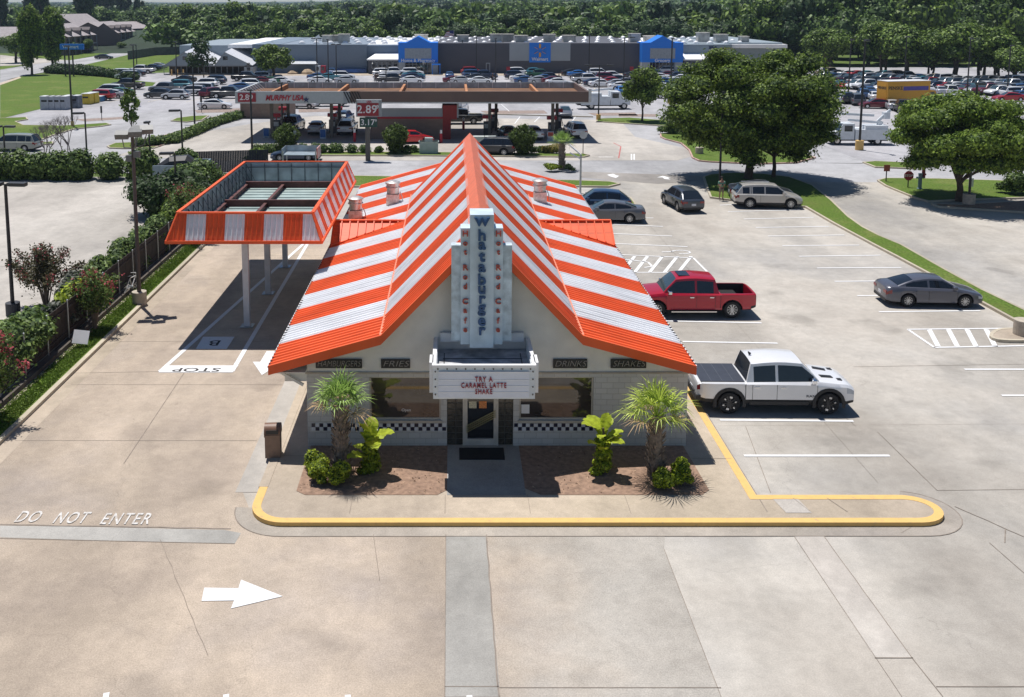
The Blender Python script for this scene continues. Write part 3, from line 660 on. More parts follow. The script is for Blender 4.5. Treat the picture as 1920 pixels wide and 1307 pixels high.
z1c = W(845, 460, ya + .24)[1]; w3_ = W(960, 500, ya + .24)[0] - xc
for s in (-1, 1):
    a, b_ = sorted((xc + s * hw, xc + s * w2_)); sp_(MB().box(a, b_, ya + .12, ya + .75, z0 + .07, z1b), 'inner_wing', SIGN2)
    a, b_ = sorted((xc + s * w2_, xc + s * w3_)); sp_(MB().box(a, b_, ya + .24, ya + .6, z0 + .16, z1c), 'outer_wing', mat('tower_stained', (.52, .60, .65), .5, var=.32, scale=3.5, detail=10))
BLUE = mat('letter_blue', (.015, .07, .19), .4, var=.2, scale=8); REDL = mat('letter_red', (.42, .07, .05), .4, var=.2, scale=8)
vs_ = [416, 441, 461, 482, 503, 524, 544, 562, 582, 603.5, 621]
for ch, v in zip('Whataburger', vs_):
    _, z = W(903, v, ya - .04); big_ = {'W': .36, 'h': .36, 'b': .36, 't': .36}.get(ch, .36)
    o = text('letter', ch.lower() if ch == 'W' else ch, .49 if ch != 'W' else .56, BLUE, sg, .045, offset=.013, sx=1.15)
    zs = [q.co.y for q in o.data.vertices]; mid = (max(zs) + min(zs)) / 2
    for q in o.data.vertices: q.co.y -= mid
    upright(o, 0, 0, 0); o.location = (xc - CX, ya - .05 - YM, z)
vr = {'H': 438, 'o': 457, 't': 473, 'R': 501, 'o2': 520, 'd': 537, 'C': 565, 'a': 583, 'f': 601, 'e': 619}
for s in (-1, 1):
    for k_, v in zip('HotRodCafe', (438, 457, 473, 501.5, 520.5, 537, 565, 583, 601, 619)):
        xx, z = W(903 + s * 33.5, v, ya + .08)
        o = text('letter', k_, .26, REDL, sg, .03, offset=.006, sx=1.1)
        zs = [q.co.y for q in o.data.vertices]; mid = (max(zs) + min(zs)) / 2
        for q in o.data.vertices: q.co.y -= mid
        upright(o, 0, 0, 0); o.location = (xc + s * (hw + w2_) / 2 - CX, ya + .08 - YM, z)
# streaky rust on the wings
# ---- marquee
mx0, mz1 = W(812, 690, YM); mx1, mz0 = W(1003, 748, YM)
mxc = (mx0 + mx1) / 2; mhw = (mx1 - mx0) / 2
mq = empty('marquee', (mxc, YM, 0), 0, 'white marquee box with red changeable letters over the entrance door', 'marquee')
def mp(mb, name, mt, smooth=None): o = mb.build(name, mt, mq, smooth); o.location = (-mxc, -YM, 0); return o
q = MB(); q.box(mx0, mx1, YM, YM + .12, mz0, mz1 + .02); q.box(mx0, mx0 + .12, YM + .12, YW, mz0 + .05, mz1 + .02); q.box(mx1 - .12, mx1, YM + .12, YW, mz0 + .05, mz1 + .02)
q.box(mx0 + .12, mx1 - .12, YM + .12, YW, mz0 + .02, mz0 + .1); mp(q, 'housing', SIGN)
TAR = mat('roof_membrane', (.44, .44, .45), .8, var=.4, scale=2.5, detail=8)
q = MB(); q.box(mx0 + .12, mx1 - .12, YM + .12, YW - .001, mz1 - .32, mz1 - .28); mp(q, 'deck', TAR)
q = MB(); 
for y in (YM + .75, YM + 1.5): q.box(mx0 + .3, mx1 - .3, y, y + .03, mz1 - .28, mz1 - .265)
for x in (mx0 + .32, mx1 - .35): q.box(x, x + .03, YM + .2, YM + 2, mz1 - .28, mz1 - .266)
mp(q, 'deck_seam', BLACK)
q = MB()
for a in ((mx0 - .03, mx1 + .03, YM - .03, YM + .1, mz1 + .02, mz1 + .1), (mx0 - .03, mx0 + .1, YM + .1, YW, mz1 + .02, mz1 + .1), (mx1 - .1, mx1 + .03, YM + .1, YW, mz1 + .02, mz1 + .1), (mx0 - .12, mx0, YM + .2, YM + .9, mz0 + .12, mz1 + .1), (mx1, mx1 + .12, YM + .2, YM + .9, mz0 + .12, mz1 + .1), (mx0 + .2, mx1 - .2, YW - .15, YW, mz1 + .02, mz1 + .32)): q.box(*a)
mp(q, 'trim', WHITE)
px0, pz1 = W(822, 698, YM - .02); px1, pz0 = W(992, 747, YM - .02)
mp(MB().box(px0, px1, YM - .04, YM, pz0 + .03, pz1), 'letter_panel', mat('panel_white', (.68, .72, .80), .4, var=.04))
q = MB()
for k_ in range(1, 4): z = pz0 + (pz1 - pz0) * k_ / 4.2; q.box(px0 + .02, px1 - .02, YM - .052, YM - .04, z, z + .018)
q.box(px0, px1, YM - .06, YM - .04, pz1, pz1 + .03); mp(q, 'letter_rail', WHITE)
for x, z in [(mx0 + .15 + (mx1 - mx0 - .3) * k_ / 10, mz1 - .03) for k_ in range(11)] + [(x, mz0 + .15 + k_ * .25) for k_ in range(4) for x in (mx0 + .07, mx1 - .07)]:
    mp(MB().cyl((x, YM - .025, z), (x, YM, z), .024, n=8), 'bulb_socket', mat('socket', (.08, .06, .05), .5))
MR = mat('marquee_letter', (.30, .012, .03), .4)
for s_, v in (('TRY A', 711.5), ('CARAMEL LATTE', 723), ('SHAKE', 734.5)):
    xx, z = W(906, v, YM - .05)
    o = text('letter_row', s_, .235, MR, mq, .01, offset=.003, space=1.2); fitw(o, {'T': .56, 'C': 1.42, 'S': .54}[s_[0]]); upright(o, 0, 0, 0); o.location = (W(907 if s_[0] != 'C' else 907, v, YM)[0] - mxc, -.065, z)
# ================================================================ DRIVE-THROUGH CANOPY
cx0, cx1, cy0, cy1 = -12.95, -5.93, 42.2, 57.3; zb0, zt0 = 4.57, 5.83; sb = .45
cn = empty('drive_through_canopy', (-9.8, 50, 0), 0, 'open-topped drive-through canopy with red and white striped sloping sides on white posts', 'canopy')
def cp(mb, name, mt, smooth=None): o = mb.build(name, mt, cn, smooth); o.location = (9.8, -50, 0); return o
OR2 = ORANGE
def mansard(p, q_, pi, qi, n_str, first, name='mansard_panel', ribn=4):
    """panel between bottom edge p->q_ and top edge pi->qi"""
    m = MB(); p, q_, pi, qi = map(Vector, (p, q_, pi, qi)); Lb = (q_ - p).length
    d = (q_ - p).normalized(); up = ((pi - p) - d * (pi - p).dot(d)); nrm = d.cross(up).normalized()
    off_t = (pi - p).dot(d); off_t2 = (q_ - qi).dot(d)
    def pt(s, t_, h=0):   # s along bottom in metres, t_ 0..1 up
        return p + d * s + up * t_ + nrm * h
    w_ = Lb / n_str
    for i in range(n_str):
        s0, s1 = i * w_, (i + 1) * w_
        lo0, lo1 = s0, s1; hi0, hi1 = max(s0, off_t), min(s1, Lb - off_t2)
        m.add([pt(lo0, 0), pt(lo1, 0), pt(hi1, 1), pt(hi0, 1)], [(0, 1, 2, 3)], (i + first) % 2)
        for r in range(ribn):
            s = s0 + w_ * (r + .5) / ribn; tt = 1.0
            if s < off_t: tt = s / off_t
            if s > Lb - off_t2: tt = min(tt, (Lb - s) / off_t2)
            if tt < .1: continue
            for e0, e1, h0, h1 in ((-.04, -.015, 0, .03), (-.015, .015, .03, .03), (.015, .04, .03, 0)):
                m.add([pt(s + e0, 0, h0), pt(s + e1, 0, h1), pt(s + e1, tt, h1), pt(s + e0, tt, h0)], [(0, 1, 2, 3)], (i + first) % 2)
    return cp(m, name, [OR2, ROOFW])
B_ = [(cx0, cy0, zb0), (cx1, cy0, zb0), (cx1, cy1, zb0), (cx0, cy1, zb0)]; T_ = [(cx0 + sb, cy0 + sb, zt0), (cx1 - sb, cy0 + sb, zt0), (cx1 - sb, cy1 - sb, zt0), (cx0 + sb, cy1 - sb, zt0)]
mansard(B_[0], B_[1], T_[0], T_[1], 8, 0); mansard(B_[1], B_[2], T_[1], T_[2], 18, 0, ribn=2); mansard(B_[2], B_[3], T_[2], T_[3], 8, 0); mansard(B_[3], B_[0], T_[3], T_[0], 18, 0, ribn=2)
q = MB()
for i in range(4):
    j = (i + 1) % 4; q.bar(B_[i], B_[j], .1, .14); q.bar(T_[i], T_[j], .16, .08); q.bar(B_[i], T_[i], .1, .06)
cp(q, 'edge_trim', OR2)
LIN = mat('galvalume_liner', (.36, .42, .46), .4, metal=.5, var=.25, scale=1.5)
q = MB(); e = sb + .1; zi = zb0 + .06
q.add([(x, y, z) for z in (zi, zt0 - .02) for x, y in ((cx0 + e, cy0 + e), (cx1 - e, cy0 + e), (cx1 - e, cy1 - e), (cx0 + e, cy1 - e))], [(0, 4, 5, 1), (1, 5, 6, 2), (2, 6, 7, 3), (3, 7, 4, 0)])
cp(q, 'inner_liner', LIN)
STRUT = mat('strut', (.12, .14, .16), .5, metal=.4)
def strut(*bars):
    q = MB()
    for b in bars: q.bar(*b)
    cp(q, 'liner_strut', STRUT)
y = cy0 + e + .2
while y < cy1 - e:
    strut(((cx0 + e + .05, y, zi + .05), (cx0 + e + .05, y, zt0 - .06), .05)); strut(((cx1 - e - .05, y, zi + .05), (cx1 - e - .05, y, zt0 - .06), .05))
    strut(((cx0 + e + .07, y, zt0 - .1), (cx0 + e + .6, y + .0, zi + .05), .035)); y += .9
x = cx0 + e + .3
while x < cx1 - e: strut(((x, cy1 - e - .05, zi), (x, cy1 - e - .05, zt0 - .06), .05)); strut(((x, cy0 + e + .05, zi), (x, cy0 + e + .05, zt0 - .06), .05)); x += .8
strut(((cx0 + e, cy1 - e - .06, zt0 - .3), (cx1 - e, cy1 - e - .06, zt0 - .3), .06))
DECK = mat('canopy_deck', (.34, .42, .40), .5, var=.15, scale=1.2, detail=6)
q = MB(); q.box(cx0 + .1, cx1 - .1, cy0 + .1, cy1 - .1, zb0 + .0, zb0 + .05)
y = cy0 + .8
while y < cy1 - .8: q.box(cx0 + e, cx1 - e, y, y + .05, zb0 + .05, zb0 + .09); y += .75
cp(q, 'deck', DECK)
RB = mat('beam_red_oxide', (.10, .03, .025), .6, var=.3)
q = MB()
def ibeam(a, b_):
    a = Vector(a); b_ = Vector(b_); q.bar(a, b_, .05, .34); q.bar(a + Vector((0, 0, .17)), b_ + Vector((0, 0, .17)), .16, .03); q.bar(a - Vector((0, 0, .17)), b_ - Vector((0, 0, .17)), .16, .03)
zbm = 4.88
for y in (44.1, 49.3, 54.5): ibeam((cx0 + 1.0, y, zbm), (cx1 - .7, y, zbm))
for x in (cx0 + 1.05, -9.8, cx1 - .95): ibeam((x, cy0 + .6, zbm - .14), (x, cy1 - 2.2, zbm - .14))
cp(q, 'roof_beam', RB)
WP = mat('post_white', (.62, .62, .64), .5, var=.08)
for y in (44.1, 49.3, 54.5):
    q = MB(); q.box(-9.94, -9.66, y - .14, y + .14, 0, 4.5); cp(q, 'post', WP)
    q = MB(); q.box(-10.1, -9.5, y - .3, y + .3, .02, .05); cp(q, 'base_plate', GALV)
# small striped shelter top far behind the canopy
sh = empty('bin_shelter', (*G(565, 318), 0), 0, 'small shelter with orange striped edge behind the drive-through canopy', 'shelter')
for x in (-1.5, 1.5):
    for y in (-1, 1): MB().box(x - .05, x + .05, y - .05, y + .05, 0, 1.9).build('post', GALV, sh)
q = MB(); q.box(-1.6, 1.6, -1.1, 1.1, 1.5, 1.55); q.box(-1.6, -1.55, -1.1, 1.1, 1.55, 2.1); q.box(-1.55, 1.6, 1.05, 1.1, 1.55, 2.1); q.build('liner', LIN, sh)
q = MB()
for k in range(10): q.box(1.6, 1.66, -1.1 + k * .22, -1.1 + (k + 1) * .22, 1.2, 2.15, k % 2)
q.build('striped_side', [ORANGE, ROOFW], sh)
# ================================================================ VEHICLES
def carpaint():
    m = mat('car_paint', rough=.28, metal=.15, var=.02, objcol=True, coat=.6); return m
PAINT = carpaint()
TRIM = mat('trim_plastic', (.02, .02, .022), .6)
TYRE = mat('tyre', (.018, .018, .02), .85, var=.2)
RIM = mat('alloy', (.55, .56, .58), .3, metal=.8)
CHROME = mat('chrome', (.75, .76, .78), .12, metal=1)
CGLASS = mat('car_glass', (.012, .016, .022), .05, spec=.8, var=.05)
WSG = mat('windscreen_glass', (.035, .06, .075), .05, spec=1)
HL = mat('headlight_lens', (.5, .52, .55), .1, spec=.8)
TL = mat('taillight_lens', (.22, .01, .012), .15, spec=.8)
UNDERC = mat('underbody', (.01, .01, .01), .9)
# name: L,W,H,wheelbase, wheel r, front overhang, shoulder height, sill z, [x fractions of cabin: ws base, roof front, roof rear, rear glass base], hood z front/back, deck z, roof half width, kind
CARS = dict(
 sedan=dict(L=4.85, W=1.84, H=1.46, wb=2.80, r=.335, fo=.95, zs=.92, sill=.25, cab=(1.18, .42, -1.05, -1.82), hf=.72, hb=.98, deck=1.05, wr=.58),
 suv=dict(L=5.0, W=1.96, H=1.76, wb=3.0, r=.38, fo=.92, zs=1.06, sill=.33, cab=(1.32, .62, -1.95, -2.38), hf=.88, hb=1.12, deck=1.1, wr=.66),
 crossover=dict(L=4.55, W=1.85, H=1.66, wb=2.66, r=.36, fo=.90, zs=1.0, sill=.30, cab=(1.16, .45, -1.45, -2.12), hf=.84, hb=1.06, deck=1.04, wr=.60),
 hatch=dict(L=4.2, W=1.78, H=1.5, wb=2.6, r=.32, fo=.82, zs=.94, sill=.26, cab=(1.15, .42, -1.3, -1.95), hf=.78, hb=1.0, deck=.98, wr=.58),
 van=dict(L=5.1, W=1.98, H=1.78, wb=3.03, r=.34, fo=.95, zs=1.02, sill=.28, cab=(1.75, .85, -2.1, -2.45), hf=.84, hb=1.08, deck=1.0, wr=.70),
 cargo_van=dict(L=5.6, W=2.0, H=2.1, wb=3.4, r=.36, fo=.95, zs=1.15, sill=.33, cab=(1.95, 1.25, -2.6, -2.75), hf=.95, hb=1.2, deck=1.0, wr=.78, blind=1),
 pickup=dict(L=5.85, W=2.04, H=1.96, wb=3.68, r=.42, fo=.98, zs=1.20, sill=.42, cab=(1.62, .98, -.92, -1.10), hf=1.12, hb=1.28, deck=1.20, wr=.72, bed=(-1.18, -2.78)),
)
def make_car(kind, label=None, hi=True, cover=False, name=None):
    c = CARS[kind]; L2 = c['L'] / 2; Wd = c['W'] / 2; xf = L2 - c['fo']; xr = xf - c['wb']; r = c['r']; Ra = r * 1.2
    zs, sill = c['zs'], c['sill']; x0, x1, x2, x3 = c['cab']; bed = c.get('bed')
    root = empty(name or {'sedan': 'sedan', 'suv': 'suv', 'crossover': 'crossover', 'hatch': 'hatchback', 'van': 'minivan', 'cargo_van': 'cargo_van', 'pickup': 'pickup_truck'}[kind])
    xs = [L2, L2 - .04, L2 - .14, L2 - .32, L2 - .55, x0 + .3, x0, x1, 0, x2, x3, -L2 + .5, -L2 + .28, -L2 + .1, -L2 + .02, -L2]
    na = 10 if hi else 4
    for xc in (xf, xr):
        for k in range(na + 1): xs.append(xc + Ra * math.cos(math.pi * k / na))
        xs += [xc + Ra + .002, xc - Ra - .002]
    if bed: xs += [bed[0] + .001, bed[0], bed[1], bed[1] - .001]
    xs = sorted(set(round(x, 4) for x in xs), reverse=True)
    q = []
    for x in xs:
        if not q or abs(q[-1] - x) > .0009: q.append(x)
    xs = q
    def ip(x, pts):   # pts descending x
        if x >= pts[0][0]: return pts[0][1]
        for (a, za), (b, zb_) in zip(pts, pts[1:]):
            if x >= b: return za + (zb_ - za) * (x - a) / (b - a) if a != b else za
        return pts[-1][1]
    boxy = kind in ('pickup', 'cargo_van')
    fr = .82 if not boxy else .93
    wp = [(L2, Wd * fr * .9), (L2 - .04, Wd * fr), (L2 - .14, Wd * .93), (L2 - .32, Wd * .965), (L2 - .7, Wd), (-L2 + .7, Wd), (-L2 + .28, Wd * .975), (-L2 + .1, Wd * .94), (-L2 + .02, Wd * .90), (-L2, Wd * .84)]
    hf, hb, dk = c['hf'], c['hb'], c['deck']
    if bed: dk = zs
    tp = [(L2, hf - .22), (L2 - .04, hf - .1), (L2 - .14, hf - .02), (L2 - .32, hf + .04), (x0, hb), (x3, dk + .02), (-L2 + .28, dk), (-L2 + .1, dk - .03), (-L2 + .02, dk - .1), (-L2, dk - .2)]
    sp = [(L2, hf - .26), (L2 - .04, hf - .16), (L2 - .14, hf - .1), (L2 - .32, hf - .03), (x0, zs - .02), (0, zs), (x3, zs + .03), (-L2 + .28, min(zs + .03, dk - .03)), (-L2 + .1, min(zs, dk) - .05), (-L2 + .02, min(zs, dk) - .13), (-L2, min(zs, dk) - .22)]
    if bed: sp = sp[:6] + [(x3, zs), (-L2 + .05, zs), (-L2 + .02, zs - .05), (-L2, zs - .1)]; tp = tp[:5] + [(x3, zs + .01), (-L2 + .03, zs + .01), (-L2, zs - .05)]
    bp = [(L2, sill + .05), (L2 - .3, sill - .04), (xf, sill), (xr, sill), (-L2 + .3, sill + .03), (-L2, sill + .12)]
    fl = .70 if bed else 0
    secs = []
    for x in xs:
        w_ = ip(x, wp); zt = ip(x, tp); zh = ip(x, sp); zb_ = ip(x, bp); arch = None
        for xc in (xf, xr):
            if abs(x - xc) <= Ra + 1e-4: arch = max(zb_, r + math.sqrt(max(0, Ra * Ra - (x - xc) ** 2)))
        z0_ = arch if arch else zb_
        low = z0_ + (zh - z0_) * .2; mid = z0_ + (zh - z0_) * .62
        inb = bed and bed[1] - 1e-6 <= x <= bed[0] + 1e-6
        if inb: top = [(w_ * .93, zh + .01), (w_ * .86, zh + .01), (w_ * .85, fl), (0, fl)]
        else: top = [(w_ * .90, zh + (zt - zh) * .55), (w_ * .72, zt), (w_ * .4, zt + .012), (0, zt + .018)]
        secs.append([(w_ * .955, z0_), (w_ * .99, low), (w_, mid), (w_ * .985, zh - (.05 if not inb else .03))] + top)
    parts = {}
    def part(n): return parts.setdefault(n, MB())
    for i in range(len(xs) - 1):
        xm = (xs[i] + xs[i + 1]) / 2
        for s in range(7):
            cat = 'body'
            if s == 0 and (kind in ('suv', 'crossover', 'pickup')) and cover is not None: cat = 'lower_trim'
            if xm > L2 - .33 and s in ((2,) if not bed else (2,)) : cat = 'headlight'
            if xm < -L2 + (.34 if not boxy else .12) and xm > -L2 + .005 and s == 2: cat = 'taillight'
            if bed and xm < -L2 + .3 and s == 0: cat = 'bumper'
            if bed and bed[1] < xm < bed[0] and s >= 5: cat = 'bed'
            for sg_ in (1, -1):
                p = [(xs[i], secs[i][s][0] * sg_, secs[i][s][1]), (xs[i + 1], secs[i + 1][s][0] * sg_, secs[i + 1][s][1]), (xs[i + 1], secs[i + 1][s + 1][0] * sg_, secs[i + 1][s + 1][1]), (xs[i], secs[i][s + 1][0] * sg_, secs[i][s + 1][1])]
                n_ = cat if cat not in ('headlight', 'taillight') else cat + ('L' if sg_ > 0 else 'R')
                part(n_).add(p, [(0, 1, 2, 3) if sg_ < 0 else (3, 2, 1, 0)])
    for e_, sgn in ((0, 1), (-1, -1)):   # end caps
        sc = secs[e_]; x = xs[e_]
        for s in range(7):
            n_ = 'grille' if (sgn > 0 and s in (0, 1)) else ('body' if s != 0 or not boxy else 'lower_trim')
            part(n_).add([(x, sc[s][0], sc[s][1]), (x, sc[s + 1][0], sc[s + 1][1]), (x, -sc[s + 1][0], sc[s + 1][1]), (x, -sc[s][0], sc[s][1])], [(0, 1, 2, 3) if sgn < 0 else (3, 2, 1, 0)])
    # cabin
    Hh = c['H']; wr = c['wr']; wb_ = Wd * .90
    cx = sorted(set([x0, x0 - .22, x1, x1 - .25, x1 - .6, 0.0, (x1 + x2) / 2, x2 + .5, x2 + .2, x2, (x2 + x3) / 2, x3]), reverse=True)
    bps = [(x1 + x2) / 2 + (.0 if kind != 'suv' else .35)] + ([x2 + .55] if kind in ('suv', 'van') else []) + ([(x1 + x2) / 2 - .6] if kind == 'suv' else [])
    if hi: 
        for b in bps: cx += [b + .05, b - .05]
        cx += [x2 + .09]
    cx = sorted(set(round(x, 3) for x in cx if x3 <= x <= x0), reverse=True)
    def zr_(x):
        zb0 = zs - .0
        if x >= x1: t_ = (x0 - x) / (x0 - x1); return zb0 + .05 + (Hh - .06 - zb0 - .05) * (t_ ** .92)
        if x >= x2: t_ = (x1 - x) / (x1 - x2); return Hh - .06 + .06 * math.sin(math.pi * min(1, t_ * 1.05)) - (.06 if kind in ('sedan', 'crossover', 'hatch') else .02) * t_
        za = Hh - .06 - (.06 if kind in ('sedan', 'crossover', 'hatch') else .02); t_ = (x2 - x) / (x2 - x3); return za + (max(dk, zs) + .02 - za) * t_ ** 1.1
    cs = []
    for x in cx:
        z = zr_(x); f = max(0, (z - zs) / (Hh - zs)); wt = wb_ + (wr - wb_) * f; base = zs - .03
        zz = base + (z - .03 - base) * .86; ww = wb_ + (wt - wb_) * .86
        cs.append([(wb_, base), (ww, zz), (wt, z - .03), (wt - .075, z), (wt * .5, z + .025), (0, z + .035)])
    for i in range(len(cx) - 1):
        xm = (cx[i] + cx[i + 1]) / 2
        for s in range(5):
            n_ = 'cabin'
            if s == 0:
                pil = any(abs(xm - b) < .055 for b in bps) and hi
                if xm > x1 + .12 and xm > x0 - .24: pil = True
                if xm < x2 and kind != 'sedan': pil = True
                if kind == 'sedan' and xm < (x2 + x3) / 2: pil = True
                if hi and bed and xm < x2 + .1: pil = True
                if c.get('blind') and xm < .75: pil = True
                n_ = 'cabin' if pil else 'side_window'
            if s >= 3:
                if xm > x1: n_ = 'windscreen'
                elif xm < x2 and not c.get('blind'): n_ = 'rear_window'
            for sg_ in (1, -1):
                p = [(cx[i], cs[i][s][0] * sg_, cs[i][s][1]), (cx[i + 1], cs[i + 1][s][0] * sg_, cs[i + 1][s][1]), (cx[i + 1], cs[i + 1][s + 1][0] * sg_, cs[i + 1][s + 1][1]), (cx[i], cs[i][s + 1][0] * sg_, cs[i][s + 1][1])]
                nn = n_ + ('%d' % sum(1 for b in bps if b > xm) if hi else '') + ('L' if sg_ > 0 else 'R') if n_ == 'side_window' else n_
                part(nn).add(p, [(0, 1, 2, 3) if sg_ < 0 else (3, 2, 1, 0)])
    mm = dict(body=PAINT, cabin=PAINT, lower_trim=TRIM, bumper=TRIM, grille=TRIM, bed=mat('bed_liner', (.02, .02, .022), .7), windscreen=WSG, rear_window=CGLASS, side_window=CGLASS, headlight=HL, taillight=TL)
    cols = {}
    for n_, b_ in parts.items():
        base = 'side_window' if n_.startswith('side_window') else n_.rstrip('LR') if n_[:-1] in ('headlight', 'taillight') else n_
        # weld
        o = b_.build(base, mm[base], root)
        me = o.data; bm = bmesh.new(); bm.from_mesh(me); bmesh.ops.remove_doubles(bm, verts=bm.verts, dist=.0008)
        bmesh.ops.dissolve_degenerate(bm, edges=bm.edges, dist=.0005); bmesh.ops.recalc_face_normals(bm, faces=bm.faces) if n_ in ('x',) else None
        bm.to_mesh(me); bm.free(); me.shade_smooth(); me.set_sharp_from_angle(angle=R(32))
    u = MB(); u.box(-L2 + .2, L2 - .2, -Wd + .3, Wd - .3, sill - .08, min(.7, zs - .2)); u.box(xr + r + .12, xf - r - .12, -Wd + .1, Wd - .1, sill - .03, .5)
    for xc in (xf, xr): u.box(xc - Ra, xc + Ra, -Wd + .28, Wd - .28, .5, r + Ra - .02)
    u.build('chassis', UNDERC, root)
    nseg = 28 if hi else 12
    for xc in (xf, xr):
        for sg_ in (1, -1):
            yo = Wd - .02; yi = Wd - .25; tw = MB()
            pr = [(r * .62, yo - .02), (r * .70, yo), (r * .93, yo), (r, yo - .04), (r, yi + .04), (r * .93, yi), (r * .6, yi)]
            vs = []
            for rr, y in pr:
                for k in range(nseg): t_ = 2 * math.pi * k / nseg; vs.append((xc + rr * math.cos(t_), y * sg_, r + rr * math.sin(t_)))
            fs = []
            for i in range(len(pr) - 1):
                for k in range(nseg):
                    f_ = (i * nseg + k, i * nseg + (k + 1) % nseg, (i + 1) * nseg + (k + 1) % nseg, (i + 1) * nseg + k); fs.append(f_ if sg_ < 0 else f_[::-1])
            tw.add(vs, fs); wo = tw.build('wheel', TYRE, root, R(40) if hi else None)
            rm = MB(); y = (yo - .035) * sg_
            if hi:
                rm.cyl((xc, (yo - .07) * sg_, r), (xc, (yo - .06) * sg_, r), r * .64, n=24, m=1)
                ns = 10
                for k in range(ns):
                    a = 2 * math.pi * k / ns; d_ = Vector((math.cos(a), 0, math.sin(a))); cpt = Vector((xc, y, r))
                    rm.bar(cpt + d_ * r * .1, cpt + d_ * r * .62, .035 if not bed else .06, .03)
                rm.cyl((xc, y - .02 * sg_, r), (xc, y + .012 * sg_, r), r * .16, n=12)
                vs = []; 
                for rr, yy in ((r * .58, y), (r * .66, y)):
                    for k in range(24): t_ = 2 * math.pi * k / 24; vs.append((xc + rr * math.cos(t_), yy, r + rr * math.sin(t_)))
                rm.add(vs, [(k, (k + 1) % 24, (k + 1) % 24 + 24, k + 24) for k in range(24)])
                rm.build('rim', [RIM, BLACK], wo)
            else:
                rm.cyl((xc, (yo - .05) * sg_, r), (xc, (yo - .03) * sg_, r), r * .6, n=10); rm.build('rim', RIM, wo)
    if hi:
        for sg_ in (1, -1):
            q = MB(); q.box(x0 - .38, x0 - .18, sg_ * (wb_ + .02), sg_ * (wb_ + .24), zs + .02, zs + .2); o = q.build('wing_mirror', PAINT if not bed else CHROME, root)
            bv = o.modifiers.new('b', 'BEVEL'); bv.width = .04; bv.segments = 2
            for xd in ([(x1 + x2) / 2 + .0 + .12, (x1 + x2) / 2 - .85]):
                q = MB(); yy = sg_ * (Wd + .012); q.box(xd, xd + .2, yy - .015, yy + .015, zs - .17, zs - .13); q.build('door_handle', CHROME if bed else PAINT, root)
            q = MB()
            for xd in (x0 - .12, (x1 + x2) / 2 - .02, max(x2 + .02, xr + Ra + .0) if bed else xr + Ra * .75 + .05): q.box(xd, xd + .012, sg_ * (Wd * .993 - .002), sg_ * (Wd + .003), sill + .12 + (.25 if xd < xr + Ra else 0), zs - .06)
            if bed: q.box(bed[0] + .02, bed[0] + .04, sg_ * (Wd * .993 - .002), sg_ * (Wd + .003), sill + .1, zs - .02)
            q.build('door_seam', BLACK, root)
        if not bed:
            for sg_ in (1, -1): MB().box(-L2 - .015, -L2 + .16, sg_ * Wd * .52, sg_ * Wd * .88, min(zs, dk) - .24, min(zs, dk) - .10).build('taillight', TL, root)
            MB().box(-L2 - .012, -L2 + .05, -Wd * .8, Wd * .8, sill + .02, sill + .16).build('rear_bumper', TRIM, root)
        q = MB(); q.box(-L2 - .012, -L2 + .02, -.17, .17, zs - .42 if not bed else .62, zs - .26 if not bed else .77); q.build('licence_plate', mat('plate', (.6, .62, .66), .5), root)
    return root
def body_color(o, col):
    for x in [o] + list(kids(o)):
        x.color = (*col, 1)
        for y in kids(x): y.color = (*col, 1)
CC = dict(white=(.78, .78, .78), silver=(.45, .46, .48), grey=(.13, .135, .15), dark=(.035, .038, .045), black=(.012, .012, .014), blue=(.03, .09, .22), navy=(.015, .03, .07), red=(.36, .015, .02), maroon=(.13, .01, .02), tan=(.4, .34, .24), green=(.03, .12, .06), brightblue=(.03, .18, .5), beige=(.52, .50, .46), teal=(.05, .2, .25))
def place(o, u, v, rz, col, label, cat, group=None, cdist=0, at=None):
    x, y = at or G(u, v); o.location = (x, y + cdist, .02); o.rotation_euler = (0, 0, rz); tag(o, label, cat, group); body_color(o, CC[col] if isinstance(col, str) else col); return o
# ---- near vehicles
ram = make_car('pickup', cover=True)
place(ram, 1448, 745, R(-1), (.80, .80, .81), 'white crew-cab pickup with a black bed cover, parked beside the restaurant corner', 'pickup truck', at=(12.05, 35.15))
q = MB(); q.box(-2.80, -1.17, -.90, .90, 1.215, 1.24); 
for k in (1, 2, 3): q.box(-1.17 - .41 * k - .006, -1.17 - .41 * k + .006, -.89, .89, 1.24, 1.245, 1)
q.build('bed_cover', [mat('cover_vinyl', (.035, .04, .055), .5), mat('cover_seam', (.10, .11, .13), .5)], ram)
q = MB(); q.bar((2.25, .35, 1.215), (1.78, .42, 1.275), .2, .05); q.bar((2.25, -.35, 1.215), (1.78, -.42, 1.275), .2, .05); q.box(2.38, 2.55, .42, .62, 1.165, 1.205); q.box(2.38, 2.55, -.62, -.42, 1.165, 1.205); q.build('hood_vent', BLACK, ram)
def flares(root, kind, mt, grow=.11, wd=.035):
    c = CARS[kind]; L2 = c['L'] / 2; xf = L2 - c['fo']; xr = xf - c['wb']; r = c['r']; Ra = r * 1.2
    for xc in (xf, xr):
        for s in (1, -1):
            q = MB(); n_ = 14
            for k in range(n_):
                t0, t1 = -.25 + (math.pi + .5) * k / n_, -.25 + (math.pi + .5) * (k + 1) / n_
                ps = [(xc + (Ra + g_) * math.cos(t_), s * (c['W'] / 2 + y_), r + (Ra + g_) * math.sin(t_)) for t_ in (t0, t1) for g_, y_ in ((-.01, .02), (grow, .012), (grow, -.03))]
                q.add(ps, [(0, 1, 4, 3), (1, 2, 5, 4)])
            q.build('wheel_arch_flare', mt, root)
flares(ram, 'pickup', TRIM)
DAL = mat('dark_alloy', (.05, .05, .055), .35, metal=.6)
